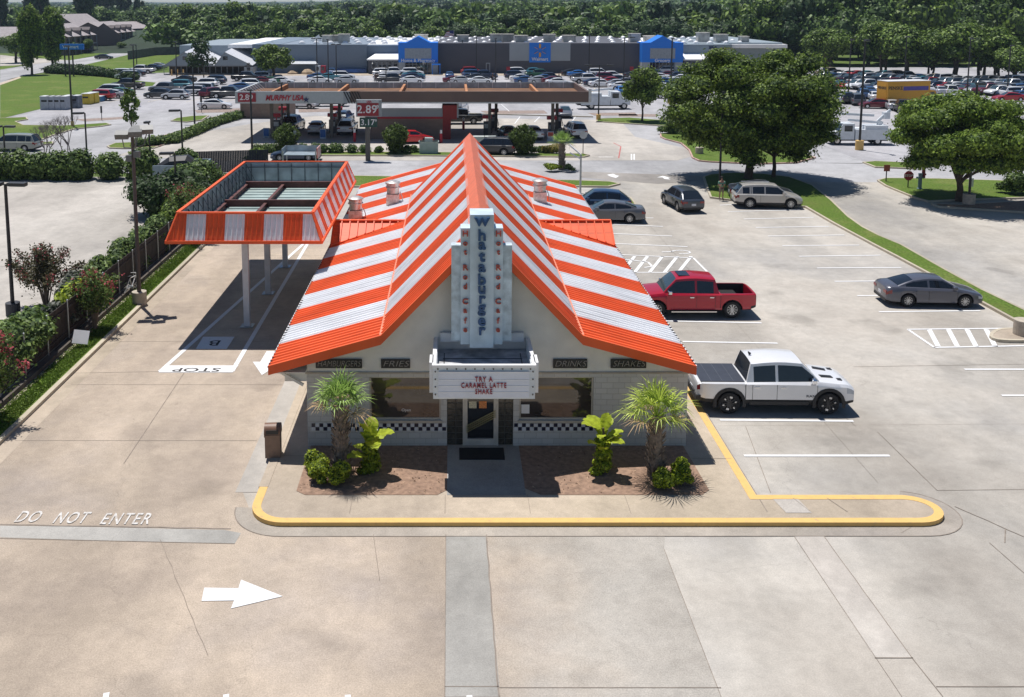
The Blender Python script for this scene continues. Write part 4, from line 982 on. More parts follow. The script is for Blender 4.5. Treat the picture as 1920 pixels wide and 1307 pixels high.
for wq in kids(ram):
    if wq.name.startswith('wheel'):
        for rq in kids(wq):
            if rq.name.startswith('rim'):
                rq.data.materials[0] = DAL; vs_ = [v.co for v in rq.data.vertices]; cx_ = sum(v.x for v in vs_) / len(vs_); sg_ = 1 if vs_[0].y > 0 else -1; q = MB()
                for k in range(6): a = k * math.pi / 3 + .26; q.bar((cx_ + .20 * math.cos(a), sg_ * .99, .42 + .20 * math.sin(a)), (cx_ + .27 * math.cos(a), sg_ * .99, .42 + .27 * math.sin(a)), .10, .04)
                q.build('rim_insert', RIM, wq)
q = MB(); q.box(-2.98, -2.8, -.98, .98, .52, .72); q.box(-2.99, -2.9, -.55, .55, .72, .76); q.build('rear_bumper', TRIM, ram)
q = MB(); 
for s in (1, -1): q.box(-1.0, 1.2, s * .96, s * 1.03, .38, .52)
q.build('sill_step', TRIM, ram)
tb = text('badge', 'RAM', .13, BLACK, ram, .004, sx=1.4); upright(tb, 1.28, -1.026, .72)
MB().cyl((-.75, 0, 1.97), (-.82, 0, 2.06), .06, .02, 8).build('roof_antenna', BLACK, ram)
tun = make_car('pickup', cover=None)
place(tun, 1300, 580, R(180), (.42, .006, .025), 'dark red crew-cab pickup with open bed and sunroof, half hidden by the striped eave', 'pickup truck', at=(11.85, 46.2))
MB().box(.25, .8, -.42, .42, 1.965, 1.99).build('sunroof', CGLASS, tun)
for s in (1, -1): MB().bar((-.95, s * 1.06, .36), (1.25, s * 1.06, .36), .1, .05).build('running_board', CHROME, tun)
opt = make_car('sedan')
place(opt, 1755, 560, R(-3), (.09, .095, .12), 'grey sedan parked nose to the grass verge on the right', 'sedan', at=(24.35, 47.75))
enc = make_car('suv')
place(enc, 1440, 380, R(-4), (.42, .40, .37), 'silver suv with roof rails parked under the big tree', 'suv', at=(23.7, 71.4))
for s in (1, -1): MB().bar((.3, s * .62, 1.79), (-1.8, s * .62, 1.79), .04, .04).build('roof_rail', CHROME, enc)
nx = make_car('crossover')
place(nx, 1279, 385, R(99), (.045, .055, .075), 'dark grey crossover seen from behind, driving through the lot', 'crossover', at=(17.2, 71.0))
rav = copy_tree(nx); place(rav, 1150, 385, R(176), (.02, .05, .11), 'dark blue crossover parked beside the grey sedan at the striped roof edge', 'crossover', at=(10.8, 69.7))
sen = copy_tree(opt); place(sen, 1155, 408, R(176), (.10, .105, .12), 'grey sedan nosing towards the restaurant side, in front of the blue crossover', 'sedan', at=(11.05, 66.6))
hidn = copy_tree(opt); place(hidn, 1400, 350, R(-8), (.03, .035, .05), 'dark sedan behind the silver suv, under the big tree', 'sedan', at=(24.2, 74.3))
# ---- cars on the gas station and road (detailed copies)
SR = dict(sedan=opt, suv=enc, crossover=nx, pickup=tun)
van0 = make_car('van'); cvan0 = make_car('cargo_van')
SR['van'] = van0; SR['cargo_van'] = cvan0; usedp = set()
def mid(kind, u, v, deg, col, label, cat, group=None):
    src = SR[kind]
    if kind in ('van', 'cargo_van') and kind not in usedp: o = src; usedp.add(kind)
    else: o = copy_tree(src)
    place(o, u, v, R(deg), col, label, cat, group); return o
GS = 'vehicles at the fuel station'
mid('pickup', 548, 246, 85, 'dark', 'dark pickup between the left pumps, behind the leftmost bush', 'pickup truck', GS)
mid('sedan', 594, 249, 92, 'silver', 'silver sedan at the pumps with its tail to the road', 'sedan', GS)
mid('suv', 645, 232, 84, 'navy', 'dark suv behind the white one, under the fuel canopy', 'suv', GS)
mid('suv', 652, 250, 88, 'white', 'white suv at the pumps beside the tall price sign', 'suv', GS)
mid('hatch' if 0 else 'sedan', 772, 268, 10, (.5, .01, .015), 'bright red car beside the kiosk wall, behind the second bush', 'car', GS)
mid('cargo_van', 861, 212, 80, 'white', 'white cargo van behind the fuel station kiosk', 'van', GS)
mid('pickup', 862, 232, 182, 'black', 'black pickup parked at the right side of the kiosk', 'pickup truck', GS)
mid('sedan', 952, 259, 98, 'black', 'black sedan at the middle pumps', 'sedan', GS)
mid('sedan', 998, 259, 98, 'white', 'white sedan behind the round bush at the middle pumps', 'sedan', GS)
mid('sedan', 1059, 219, -94, 'grey', 'grey sedan parked facing the road behind the right pumps', 'sedan', GS)
mid('suv', 1078, 256, 96, 'white', 'white suv at the rightmost pumps, seen from behind', 'suv', GS)
mid('sedan', 555, 300, 182, 'navy', 'dark blue sedan driving on the cross road above the canopy', 'sedan')
mid('suv', 920, 290, 172, 'black', 'black suv with a white roof rack behind the roof peak, on the cross road', 'suv')
mid('van', 30, 282, 176, (.28, .29, .25), 'grey-green minivan at the far left, behind the hedge', 'minivan')
mid('crossover', 568, 203, -14, 'white', 'white crossover seen under the fuel canopy near its brown block enclosure', 'crossover')
mid('pickup', 617, 199, 0, 'dark', 'dark pickup seen under the fuel canopy, its upper half hidden', 'pickup truck')
# ---- big lot: every car a thing of its own; light copies
PROTO = {k: make_car(k, hi=False) for k in ('sedan', 'suv', 'crossover', 'hatch', 'van', 'pickup')}
pused = set()
CATN = dict(sedan='sedan', suv='suv', crossover='crossover', hatch='hatchback', van='minivan', pickup='pickup truck')
def far(kind, x, y, rz, col, label, group):
    o = PROTO[kind] if kind not in pused else copy_tree(PROTO[kind]); pused.add(kind)
    place(o, 0, 0, rz, col, label, CATN[kind], group, at=(x, y)); return o
# measured ones: u, v(base), kind, colour, heading
K = dict(s='sedan', u='suv', c='crossover', h='hatch', v='van', p='pickup')
AREA = []
def batch(where, group, rows):
    """label = colour + kind + where + its place among alike ones of that batch"""
    cnt = {}; items = []
    for u, v, k, col, deg in rows: items.append((u, v, K[k], col, deg)); cnt[(K[k], col)] = cnt.get((K[k], col), 0) + 1
    seen = {}
    OR_ = ['first', 'second', 'third', 'fourth', 'fifth', 'sixth', 'seventh', 'eighth', 'ninth', 'tenth', 'eleventh', 'twelfth']
    NICE = dict(brightblue='bright blue', dark='charcoal')
    for u, v, k, col, deg in sorted(items, key=lambda a: a[0]):
        key = (k, col); i = seen.get(key, 0); seen[key] = i + 1; cn_ = NICE.get(col, col)
        if cnt[key] == 1: lb = f'only {cn_} {CATN[k]} {where}'
        else: lb = f'{OR_[min(i, 11)]} {cn_} {CATN[k]} from the left {where}'
        x, y = G(u, v); far(k, x, y, R(deg), col, lb, group)
batch('in the lot left of the fuel canopy', 'cars in the lot left of the fuel canopy', [
 (297, 184, 'c', 'dark', 175), (330, 186, 'c', 'silver', 178), (312, 175, 'p', 'grey', 172), (360, 179, 'u', 'silver', 178), (335, 167, 'u', 'teal', 178), (376, 174, 'v', 'white', 178),
 (385, 164, 'u', 'white', 178), (400, 158, 'u', 'navy', 178), (345, 155, 's', 'black', 170), (403, 204, 's', 'white', 4), (400, 183, 'u', 'maroon', 60), (428, 184, 'p', 'dark', 0),
 (462, 152, 'p', 'black', 0), (487, 150, 'u', 'white', 178), (489, 158, 's', 'maroon', 178), (475, 165, 'u', 'white', 0), (505, 158, 's', 'green', 178), (522, 154, 'h', 'navy', 90), (528, 158, 's', 'white', 4), (455, 170, 's', 'blue', 0)])
batch('before the left store entrance', 'cars before the left store entrance', [
 (598, 150, 's', 'blue', 5), (600, 156, 's', 'white', 5), (618, 150, 's', 'teal', 5), (643, 149, 'u', 'white', 5), (650, 156, 's', 'silver', 5), (623, 140, 'h', 'blue', 90), (720, 143, 'u', 'white', 5), (737, 143, 'p', 'white', 5), (722, 150, 's', 'white', 5), (735, 156, 'p', 'dark', 5),
 (773, 142, 'u', 'white', 5), (775, 150, 's', 'navy', 5), (772, 156, 's', 'white', 5), (776, 146, 's', 'teal', 5)])
batch('before the dark middle store wall', 'cars before the middle of the store', [
 (843, 147, 's', 'blue', 90), (853, 156, 's', 'maroon', 5), (866, 156, 's', 'silver', 5), (885, 140, 'u', 'red', 5), (888, 146, 'u', 'blue', 5), (895, 151, 's', 'dark', 5), (906, 149, 'p', 'navy', 5), (900, 157, 's', 'white', 5),
 (972, 141, 'u', 'white', 5), (968, 148, 'u', 'navy', 5), (978, 152, 's', 'white', 5), (986, 156, 's', 'blue', 5), (1003, 141, 'c', 'teal', 5), (1010, 147, 'p', 'green', 5), (1012, 156, 's', 'silver', 5), (1032, 151, 'c', 'dark', 5), (1038, 157, 's', 'maroon', 5), (1047, 160, 's', 'white', 5), (1022, 153, 's', 'blue', 5),
 (1072, 142, 's', 'black', 5), (1085, 144, 's', 'brightblue', 5), (1090, 150, 's', 'dark', 5), (1100, 156, 'p', 'white', 5), (1117, 161, 's', 'navy', 5), (1128, 163, 's', 'white', 5), (1122, 143, 'u', 'white', 5), (1137, 152, 'u', 'maroon', 5), (1148, 148, 'c', 'white', 5), (1148, 158, 's', 'red', 5), (1160, 155, 's', 'black', 5), (1158, 163, 's', 'silver', 5), (1165, 168, 's', 'white', 5), (1164, 177, 'h', 'brightblue', 90), (1190, 146, 's', 'dark', 5), (1175, 160, 's', 'grey', 5)])
batch('between the small and big round trees', 'cars between the small and the big tree', [
 (1222, 143, 's', 'navy', 175), (1248, 138, 'u', 'white', 175), (1232, 150, 's', 'white', 175), (1250, 146, 's', 'maroon', 175), (1268, 148, 's', 'navy', 175), (1275, 153, 's', 'white', 175), (1245, 160, 's', 'blue', 175), (1265, 160, 's', 'grey', 175), (1270, 168, 'c', 'maroon', 90), (1254, 184, 'u', 'silver', 180), (1238, 170, 's', 'white', 175), (1290, 143, 's', 'silver', 175)])
# dense right lot: rows follow the bays
random.seed(11)
cols = ['white'] * 7 + ['silver'] * 5 + ['grey'] * 4 + ['black'] * 4 + ['navy'] * 3 + ['blue'] * 2 + ['maroon'] * 2 + ['red'] * 2 + ['tan'] + ['dark'] * 3 + ['teal']
def rnd_row(u0, u1, v0, v1, n, deg):
    out = []
    for i in range(n):
        f_ = i / (n - 1); k = random.choice('sssuuccpvh'); out.append((u0 + (u1 - u0) * f_ + random.uniform(-2, 2), v0 + (v1 - v0) * f_ + random.uniform(-.3, .3), k, random.choice(cols), deg + random.uniform(-3, 3)))
    return out
RIGHTROWS = [('in the crowded lot row nearest the trees', (1552, 1700, 143, 148, 9, 20)), ('in the crowded lot second row', (1545, 1705, 149, 156, 11, 200)),
 ('in the crowded lot third row', (1555, 1712, 156, 165, 10, 20)), ('in the row just above the yellow truck', (1560, 1690, 164, 172, 9, 200)), 
 ('in the shaded far row at the right edge', (1722, 1915, 152, 160, 12, 20)), ('in the second row of the right-edge lot', (1725, 1915, 160, 168, 13, 200)), ('in the third row of the right-edge lot', (1738, 1918, 168, 176, 11, 20)), ('in the fourth row of the right-edge lot', (1790, 1915, 173, 182, 7, 200)),
 ('between the store and big tree', (1330, 1500, 143, 147, 9, 5)), ('in the row behind the big tree', (1300, 1540, 160, 166, 12, 5))]
for wh, a in RIGHTROWS: batch(wh, 'cars ' + wh, rnd_row(*a))
batch('in the front row left of the yellow truck', 'cars left of the yellow truck', [(1570, 192, 's', 'white', 75), (1588, 193, 'u', 'black', 75), (1607, 196, 'v', 'grey', 75), (1643, 203, 's', 'maroon', 172), (1618, 184, 'c', 'blue', 75), (1640, 188, 's', 'white', 75), (1630, 178, 's', 'blue', 75), (1655, 185, 'h', 'silver', 75)])
batch('in front of the yellow truck', 'cars before the yellow truck', [(1672, 205, 's', 'silver', 75), (1694, 212, 'p', 'black', 75), (1728, 213, 's', 'grey', 75), (1711, 210, 's', 'black', 75)])
batch('in the lane above the right round tree', 'cars above the right round tree', [(1785, 198, 'u', 'white', 5), (1800, 190, 's', 'white', 5), (1892, 190, 's', 'red', 175), (1912, 186, 's', 'blue', 30), (1905, 182, 'u', 'white', 5), (1738, 174, 's', 'white', 75), (1762, 177, 's', 'silver', 75), (1780, 178, 'u', 'white', 75)])
batch('beside the left field near the garden centre', 'cars beside the left field', [(226, 144, 'v', 'white', 178), (240, 148, 'v', 'silver', 178), (252, 143, 's', 'black', 178), (266, 138, 'p', 'white', 178), (285, 132, 's', 'navy', 178), (295, 129, 's', 'silver', 178), (240, 167, 'p', 'black', 178), (186, 188, 'u', 'red', 172), (212, 184, 's', 'silver', 172), (206, 177, 'v', 'white', 172), (222, 180, 's', 'green', 172), (195, 111, 's', 'dark', 8)])
batch('outside the long motel building', 'cars at the motel', [(262, 86, 's', 'dark', 10), (278, 84, 's', 'white', 10), (286, 82, 's', 'silver', 10), (243, 88, 'u', 'grey', 10)])
batch('on the lane right of the store', 'cars on the lane right of the store', [(1502, 131, 'c', 'white', 178), (1905, 132, 's', 'white', 178), (1915, 148, 'u', 'white', 178)])
for k in list(SR): pass
# ================================================================ VEGETATION
def leafmat(name, a, b, tr=.33, isl=.35, rough=.55):
    return mat(name, a, rough, var=.28, scale=.9, col2=b, island=isl, trans=tr, spec=.3)
LF_OAK = leafmat('leaf_oak', (.050, .10, .016), (.18, .25, .04), .33)
LF_BRIGHT = leafmat('leaf_bright', (.065, .13, .016), (.21, .29, .045), .33)
LF_DARK = leafmat('leaf_dark', (.018, .040, .010), (.045, .085, .020))
LF_YEL = leafmat('leaf_yellow_green', (.11, .18, .008), (.34, .40, .03), .3)
LF_HEDGE = leafmat('leaf_hedge', (.045, .095, .022), (.17, .24, .06), .3)
LF_FOREST = leafmat('leaf_forest', (.065, .125, .03), (.155, .235, .055), .2, .45)
LF_FOREST2 = leafmat('leaf_forest_light', (.075, .14, .02), (.16, .23, .04), .2, .45)
LF_PINE = leafmat('leaf_pine', (.028, .060, .022), (.060, .10, .035), .1, .4)
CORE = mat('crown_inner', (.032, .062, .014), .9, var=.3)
BARK = mat('bark', (.10, .075, .055), .95, var=.35, scale=5, bump=.6)
FLOW = leafmat('myrtle_flower', (.30, .05, .06), (.55, .13, .15), .2)
DUSKY = leafmat('dusky_leaf', (.05, .06, .025), (.14, .12, .065), .3)
def quads(P, N, size, aspect=.6, rng=None):
    """numpy leaf quads: positions, normals, half sizes"""
    n = len(P); r = rng.normal(size=(n, 3)); t = np.cross(N, r); t /= np.linalg.norm(t, axis=1)[:, None] + 1e-9; b = np.cross(N, t)
    s = size[:, None] * .5; tip = P + t * s * 1.1; bk = P - t * s; l = P + b * s * aspect + N * s * .15; rr = P - b * s * aspect + N * s * .15
    V = np.stack([bk, l, tip, rr], 1).reshape(-1, 3); return V
def mesh_np(name, V, nq, mats, parent, midx=None):
    me = bpy.data.meshes.new(name); me.vertices.add(len(V)); me.vertices.foreach_set('co', V.astype(np.float32).ravel())
    me.loops.add(nq * 4); me.loops.foreach_set('vertex_index', np.arange(nq * 4, dtype=np.int32))
    me.polygons.add(nq); me.polygons.foreach_set('loop_start', np.arange(nq, dtype=np.int32) * 4)
    for m in (mats if isinstance(mats, list) else [mats]): me.materials.append(m)
    if midx is not None: me.polygons.foreach_set('material_index', midx.astype(np.int32))
    me.update(calc_edges=True); o = bpy.data.objects.new(name, me); COL.objects.link(o)
    if parent: o.parent = parent; KIDS.setdefault(parent.name, []).append(o)
    return o
def cloud(lobes, n, size, rng, up=.35, shell=.55):
    lb = np.array(lobes); wgt = (lb[:, 3] * lb[:, 4] * lb[:, 5]) ** .67; wgt /= wgt.sum()
    k = rng.choice(len(lb), n, p=wgt); d = rng.normal(size=(n, 3)); d /= np.linalg.norm(d, axis=1)[:, None]
    r = (shell + (1 - shell) * rng.random(n) ** .7) * (1 + .13 * rng.normal(size=n))
    P = lb[k, :3] + d * lb[k, 3:] * r[:, None]; N = d + rng.normal(size=(n, 3)) * .55; N[:, 2] += up; N /= np.linalg.norm(N, axis=1)[:, None]
    return quads(P, N, size * (.6 + .8 * rng.random(n)), .62, rng)
def lobes_for(rx, ry, rz, cz, nl, rng, fr=.42, low=-.5):
    if nl >= 60:      # big near crowns: many separate leaf masses over dark gaps
        out = [(0, 0, cz, rx * .55, ry * .55, rz * .55)]
        for i in range(nl):
            a = rng.random() * 6.283; z = low + (1 - low) * rng.random(); h = math.sqrt(max(0, 1 - min(1, abs(z)) ** 2)); k = .62 + .36 * rng.random(); s = fr * (.5 + .8 * rng.random())
            out.append((rx * h * math.cos(a) * k, ry * h * math.sin(a) * k, cz + rz * z * k, rx * s, ry * s, rz * s * .75))
        return out
    out = [(0, 0, cz, rx * .62, ry * .62, rz * .62)]
    for i in range(nl):
        a = rng.random() * 6.283; z = low + (1 - low) * rng.random(); h = math.sqrt(max(0, 1 - min(1, abs(z)) ** 2)) * (.75 + .15 * rng.random()); s = fr * (.6 + .6 * rng.random())
        out.append((rx * h * math.cos(a) * .8, ry * h * math.sin(a) * .8, cz + rz * z * .72, rx * s, ry * s, rz * s * .85))
    return out
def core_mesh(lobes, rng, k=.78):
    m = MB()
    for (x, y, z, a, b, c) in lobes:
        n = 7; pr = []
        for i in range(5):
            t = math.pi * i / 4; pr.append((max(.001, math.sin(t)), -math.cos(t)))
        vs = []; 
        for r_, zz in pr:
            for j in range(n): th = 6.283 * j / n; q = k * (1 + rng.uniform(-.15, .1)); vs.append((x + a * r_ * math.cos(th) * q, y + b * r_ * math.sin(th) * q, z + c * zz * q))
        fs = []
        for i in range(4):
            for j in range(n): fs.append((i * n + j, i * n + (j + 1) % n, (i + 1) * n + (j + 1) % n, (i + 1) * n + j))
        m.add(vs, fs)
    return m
def make_tree(name, rx, rz, th, nl=14, n=5000, size=.3, leaf=None, seed=1, tr=.2, ry=None, limbs=6, core=.0, cz=None, low=-.5, fr=.42, trunks=1):
    rng = np.random.default_rng(seed); ry = ry or rx; cz = cz or th + rz * .85
    root = empty(name)
    lb = lobes_for(rx, ry, rz, cz, nl, rng, fr, low)
    V = cloud(lb, n, size, rng); 
    cr = mesh_np('crown', V, n, leaf or LF_OAK, root)
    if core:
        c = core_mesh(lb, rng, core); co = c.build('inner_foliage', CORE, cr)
    t = MB(); random.seed(seed)
    for k in range(trunks):
        ox = (k - (trunks - 1) / 2) * tr * 2.5
        t.tube([(ox, 0, -.1), (ox * 1.1, 0, .3), (ox * 1.3 + tr * .3, 0, th * .6), (ox * 1.5, tr * .3, th), (ox * 2, 0, cz)], [tr * 1.5, tr * 1.05, tr * .9, tr * .8, tr * .3], 9)
    for i in range(limbs):
        L = lb[1 + i % (len(lb) - 1)]; z0 = th * random.uniform(.8, 1.2)
        t.tube([(0, 0, z0), (L[0] * .45, L[1] * .45, z0 + (L[2] - z0) * .55), (L[0] * .95, L[1] * .95, L[2])], [tr * .55, tr * .35, tr * .12], 6)
    t.build('trunk', BARK, root, R(50)); return root
def put(o, x, y, rz=0, s=1, label=None, cat='tree', group=None, z=0): 
    o.location = (x, y, z); o.rotation_euler = (0, 0, rz); o.scale = (s, s, s) if not isinstance(s, tuple) else s; return tag(o, label, cat, group)
# big trees on the right
bt = make_tree('shade_tree', 7.3, 5.6, 2.6, 120, 64000, .24, LF_OAK, 3, .36, core=.6, low=-.9, fr=.21, ry=6.2, cz=6.7)
put(bt, *G(1403, 337), 0, 1, 'largest dark green shade tree with a thick trunk on the verge above the silver suv')
b2 = make_tree('shade_tree', 5.0, 3.8, 1.7, 60, 30000, .24, LF_OAK, 5, .18, core=.55, low=-.9, fr=.23, ry=4.4, cz=5.0)
put(b2, *G(1450, 334), 0, 1, 'slimmer shade tree leaning right of the thick-trunked one')
b3 = make_tree('shade_tree', 5.0, 3.4, 1.6, 100, 56000, .23, LF_BRIGHT, 9, .26, core=.62, low=-.8, fr=.25, cz=4.9)
b3.location = (0, 0, 0); put(b3, *G(1797, 377), 0, 1, 'round bright green tree on the mulch island behind the stop sign')
b4 = make_tree('shade_tree', 2.4, 2.3, 1.6, 16, 7000, .30, LF_OAK, 12, .12, core=.65, low=-.7)
put(b4, *G(1204, 229), 0, (1.1, 1.1, 1.2), 'small dense round tree beside the white utility truck')
b5 = make_tree('shade_tree', 3.4, 3.0, 1.8, 16, 5000, .5, LF_OAK, 14, .3, core=.65, low=-.5)
put(b5, *G(513, 150), 0, (1.15, 1.15, 1.0), 'low rounded tree in front of the blue-grey store wall')
b6 = make_tree('shade_tree', 3.2, 3.4, 1.6, 14, 1500, .5, LF_DARK, 15, .14, core=.0, low=-.6)
put(b6, *G(382, 153), 0, (1, 1, 1.05), 'thin open tree in front of the garden centre gables')
b7 = make_tree('shade_tree', 4.2, 7.5, 3.0, 26, 12000, .6, LF_BRIGHT, 16, .35, core=.7, low=-.95, fr=.38, cz=9)
put(b7, *G(60, 140), 0, (.72, .72, .93), 'tall tree at the street, nearer of the pair left of the blue pylon sign')
b8 = copy_tree(b7); put(b8, *G(99, 127), 2.0, (.82, .82, .9), 'tall broad tree at the street right beside the blue pylon sign')
b9 = make_tree('magnolia', 1.15, 2.5, .9, 12, 520, .42, LF_OAK, 18, .07, core=0, low=-.9, fr=.3)
put(b9, *G(247, 250), 0, 1.1, 'young magnolia behind the floodlight pole')
b10 = make_tree('shade_tree', 5.5, 4.4, 2.0, 22, 7000, .55, LF_FOREST2, 19, .3, core=.7, low=-.3, trunks=2)
put(b10, *G(1551, 136), 0, 1, 'spreading tree at the end of the lane right of the store')
k_ = 0
for (u, v, s) in ((1655, 142, 1.0), (1700, 146, 1.15), (1745, 148, 1.1), (1790, 150, 1.1), (1838, 152, .95), (1868, 153, 1.0), (1902, 158, .8)):
    o = copy_tree(b10); put(o, *G(u, v), k_ * 1.3, (s * (1 + .25 * math.sin(k_ * 2.1)), s * 1.1, s * (1 + .18 * math.cos(k_ * 1.7))), None, 'tree', 'trees at the back of the crowded lot'); k_ += 1
    o['label'] = ['first', 'second', 'third', 'fourth', 'fifth', 'sixth', 'seventh'][k_ - 1] + ' tree from the left in the row behind the crowded right lot'
for (u, v, s, l) in ((30, 118, .8, 'bushy tree at the far left in front of the motel'), (48, 108, .7, 'second bushy tree at the far left, closer to the motel'), (162, 100, .45, 'small round tree before the brick motel gable'), (297, 86, .55, 'round tree at the right end of the motel'), (228, 96, .3, 'small tree below the motel dormers'), (140, 103, .4, 'low tree by the motel entrance')):
    o = copy_tree(b10); put(o, *G(u, v), u, s, l)
# ---- bare tree behind the left hedge
def bare(x, y, h, seed, label):
    random.seed(seed); root = empty('bare_tree', (x, y, 0)); m = MB()
    def br(p, d, L, r, lv):
        q = p + d * L; m.tube([p, p + d * L * .5 + Vector((random.uniform(-.05, .05),) * 3), q], [r, r * .8, r * .6], 5)
        if lv == 0: return
        for k in range(3):
            nd = (d + Vector((random.uniform(-.8, .8), random.uniform(-.8, .8), random.uniform(-.1, .6)))).normalized(); br(q, nd, L * .68, r * .6, lv - 1)
    for k in range(3): br(Vector((random.uniform(-.3, .3), 0, 0)), Vector((random.uniform(-.4, .4), random.uniform(-.4, .4), 1)).normalized(), h * .35, .07, 4)
    m.build('branches', mat('bare_bark', (.16, .13, .12), .9), root); return tag(root, label, 'tree')
bare(*G(130, 305), 5.2, 4, 'leafless grey tree behind the hedge, nearer the floodlight pole'); bare(*G(85, 305), 4.2, 6, 'smaller leafless tree behind the hedge at the left')
# ---- hedges and shrubs
def bush(name, rx, ry, rz, n, size, leaf, seed, core=.8, nl=8, flower=0, fl=None):
    rng = np.random.default_rng(seed); root = empty(name)
    lb = lobes_for(rx, ry, rz, rz * .95, nl, rng, .5, -.6)
    V = cloud(lb, n, size, rng, .5, .75); mi = None; ms = [leaf]
    if flower: ms = [leaf, fl or FLOW]; zc = V.reshape(-1, 4, 3)[:, 0, 2]; mi = ((rng.random(n) < flower) & (zc > rz * .9)).astype(int)
    fo = mesh_np('foliage', V, n, ms, root, mi)
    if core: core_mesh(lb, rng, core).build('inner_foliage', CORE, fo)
    return root
def hedge(name, pts, w_, h, n, size, leaf, seed, label, group=None, z0=0):
    """long hedge along pts (ground points), irregular box"""
    rng = np.random.default_rng(seed); pts = [Vector(p) for p in pts]; c = sum(pts, Vector((0, 0))) / len(pts); root = empty(name, (c.x, c.y, z0)); lb = []
    for a, b in zip(pts, pts[1:]):
        L = (b - a).length; k = max(2, int(L / (w_ * .7)))
        for i in range(k):
            p = a + (b - a) * (i / (k - 1)) - c; s = .9 + .25 * rng.random(); lb.append((p.x, p.y, h * .5, w_ * .62, w_ * .62, h * .55 * s))
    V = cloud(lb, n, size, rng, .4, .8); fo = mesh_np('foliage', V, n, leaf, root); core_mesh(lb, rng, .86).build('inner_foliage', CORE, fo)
    return tag(root, label, 'hedge', group)
hedge('hedge', [G(-40, 336), G(150, 336), G(262, 336)], 1.9, 2.3, 14000, .3, LF_HEDGE, 21, 'long tall hedge at the back of the left neighbour lot')
hedge('hedge', [G(272, 333), G(348, 333)], 1.9, 2.4, 5000, .3, LF_HEDGE, 22, 'short tall hedge right of the long one, beside the dark board fence')
hedge('hedge', [G(262, 276), G(325, 268), G(365, 252), G(400, 236), G(448, 222)], 1.3, 1.0, 8000, .28, LF_HEDGE, 23, 'curving low hedge along the left kerb of the fuel station')
hedge('hedge', [G(92, 137), G(130, 139), G(200, 144), G(250, 150)], 2.0, 1.5, 5000, .5, LF_DARK, 24, 'nearer clipped dark hedge in the left field')
hedge('hedge', [G(107, 131), G(150, 134), G(190, 140)], 2.0, 1.5, 3500, .5, LF_DARK, 25, 'farther clipped dark hedge in the left field')
for u0, u1, l in ((483, 500, 'leftmost'), (512, 530, 'second'), (567, 592, 'third'), (603, 625, 'fourth'), (636, 684, 'longest')): hedge('hedge', [G(u0, 288), G(u1, 288)], 1.0, 1.0, 900, .2, LF_HEDGE, u0, l + ' clipped low hedge in the strip before the fuel station', 'clipped hedges in the strip before the fuel station')
for i, u in enumerate((711, 738, 762, 778, 875, 1000, 1012)):
    o = bush('shrub', .55, .5, .42, 700, .18, LF_HEDGE, 40 + i); put(o, *G(u, 288), 0, 1, ['first', 'second', 'third', 'fourth', 'fifth', 'sixth', 'seventh'][i] + ' small round shrub from the price sign pole rightwards', 'shrub', 'round shrubs in the strip before the fuel station')
o = bush('shrub', 1.1, .6, .5, 1500, .25, leafmat('leaf_flax', (.15, .17, .03), (.30, .24, .06)), 60); put(o, *G(1035, 289), 0, 1, 'yellowish spiky shrub left of the small palm', 'shrub')
def ellip_bush(u, v, seed, label):   # upright feathery evergreen
    root = empty('evergreen_bush', (*G(u, v), 0)); rng = np.random.default_rng(seed); n = 9000; P = []; D = []
    for k in range(90):
        a = rng.random() * 6.28; lean = rng.random() ** .7 * .75; L = 2.9 * (1.05 - lean * .35); d = np.array([math.cos(a) * lean, math.sin(a) * lean, 1]); d /= np.linalg.norm(d)
        t = rng.random(100) ** .7; p = d * (t[:, None] * L) + rng.normal(size=(100, 3)) * (.05 + .18 * (1 - t[:, None]) + .05); P.append(p); D.append(np.tile(d, (100, 1)))
    P = np.concatenate(P); P[:, 2] += .1; N = rng.normal(size=P.shape); N /= np.linalg.norm(N, axis=1)[:, None]
    V = quads(P, N, .26 * (.6 + .8 * rng.random(len(P))), .4, rng); fo = mesh_np('foliage', V, len(P), leafmat('leaf_juniper', (.05, .085, .018), (.12, .17, .04)), root)
    core_mesh([(0, 0, 1.3, .9, .9, 1.1)], rng, .8).build('inner_foliage', CORE, fo); MB().tube([(0, 0, 0), (0, 0, 1)], [.1, .05]).build('stem', BARK, root)
    return tag(root, label, 'bush', 'evergreen bushes before the fuel station')
ellip_bush(538, 289, 71, 'evergreen bush left of the price sign'); ellip_bush(742, 289, 72, 'evergreen bush between the price sign and the roof peak'); ellip_bush(981, 291, 73, 'evergreen bush right of the roof peak')
o = bush('shrub', 1.0, .8, .75, 2500, .16, LF_HEDGE, 75); put(o, *G(1253, 252), 0, 1.1, 'clipped round shrub at the corner of the red kerb', 'shrub')
o = bush('shrub', 1.6, 1.0, .9, 2500, .2, LF_HEDGE, 76); put(o, *G(1900, 366), 0, 1, 'low shrub at the right edge beside the round tree', 'shrub')
o = bush('shrub', .9, .6, .35, 1500, .14, LF_YEL, 77); put(o, *G(1035, 322), 0, 1, 'yellow-green ground shrub at the foot of the small palm', 'shrub', z=.1)
o = bush('shrub', .5, .5, .35, 500, .14, LF_DARK, 78); put(o, *G(1068, 323), 0, 1, 'dark low shrub right of the small palm', 'shrub', z=.1)
for i, (u, v, s, l) in enumerate(((590, 128, 1.4, 'left'), (535, 132, 1.3, 'middle'), (563, 130, 1.3, 'right'))):
    o = bush('shrub', 1.6, 1.2, 1.0, 900, .4, LF_HEDGE, 80 + i); put(o, *G(u, 136), 0, 1, f'grey-green shrub on the rocks under the store awning, {l} one', 'shrub', 'shrubs on the rocks before the store')
o = bush('shrub', .5, .5, .4, 600, .14, LF_OAK, 84); put(o, *G(485, 318), 0, 2.6, 'tall tangled shrub at the right end of the dark board fence', 'shrub')
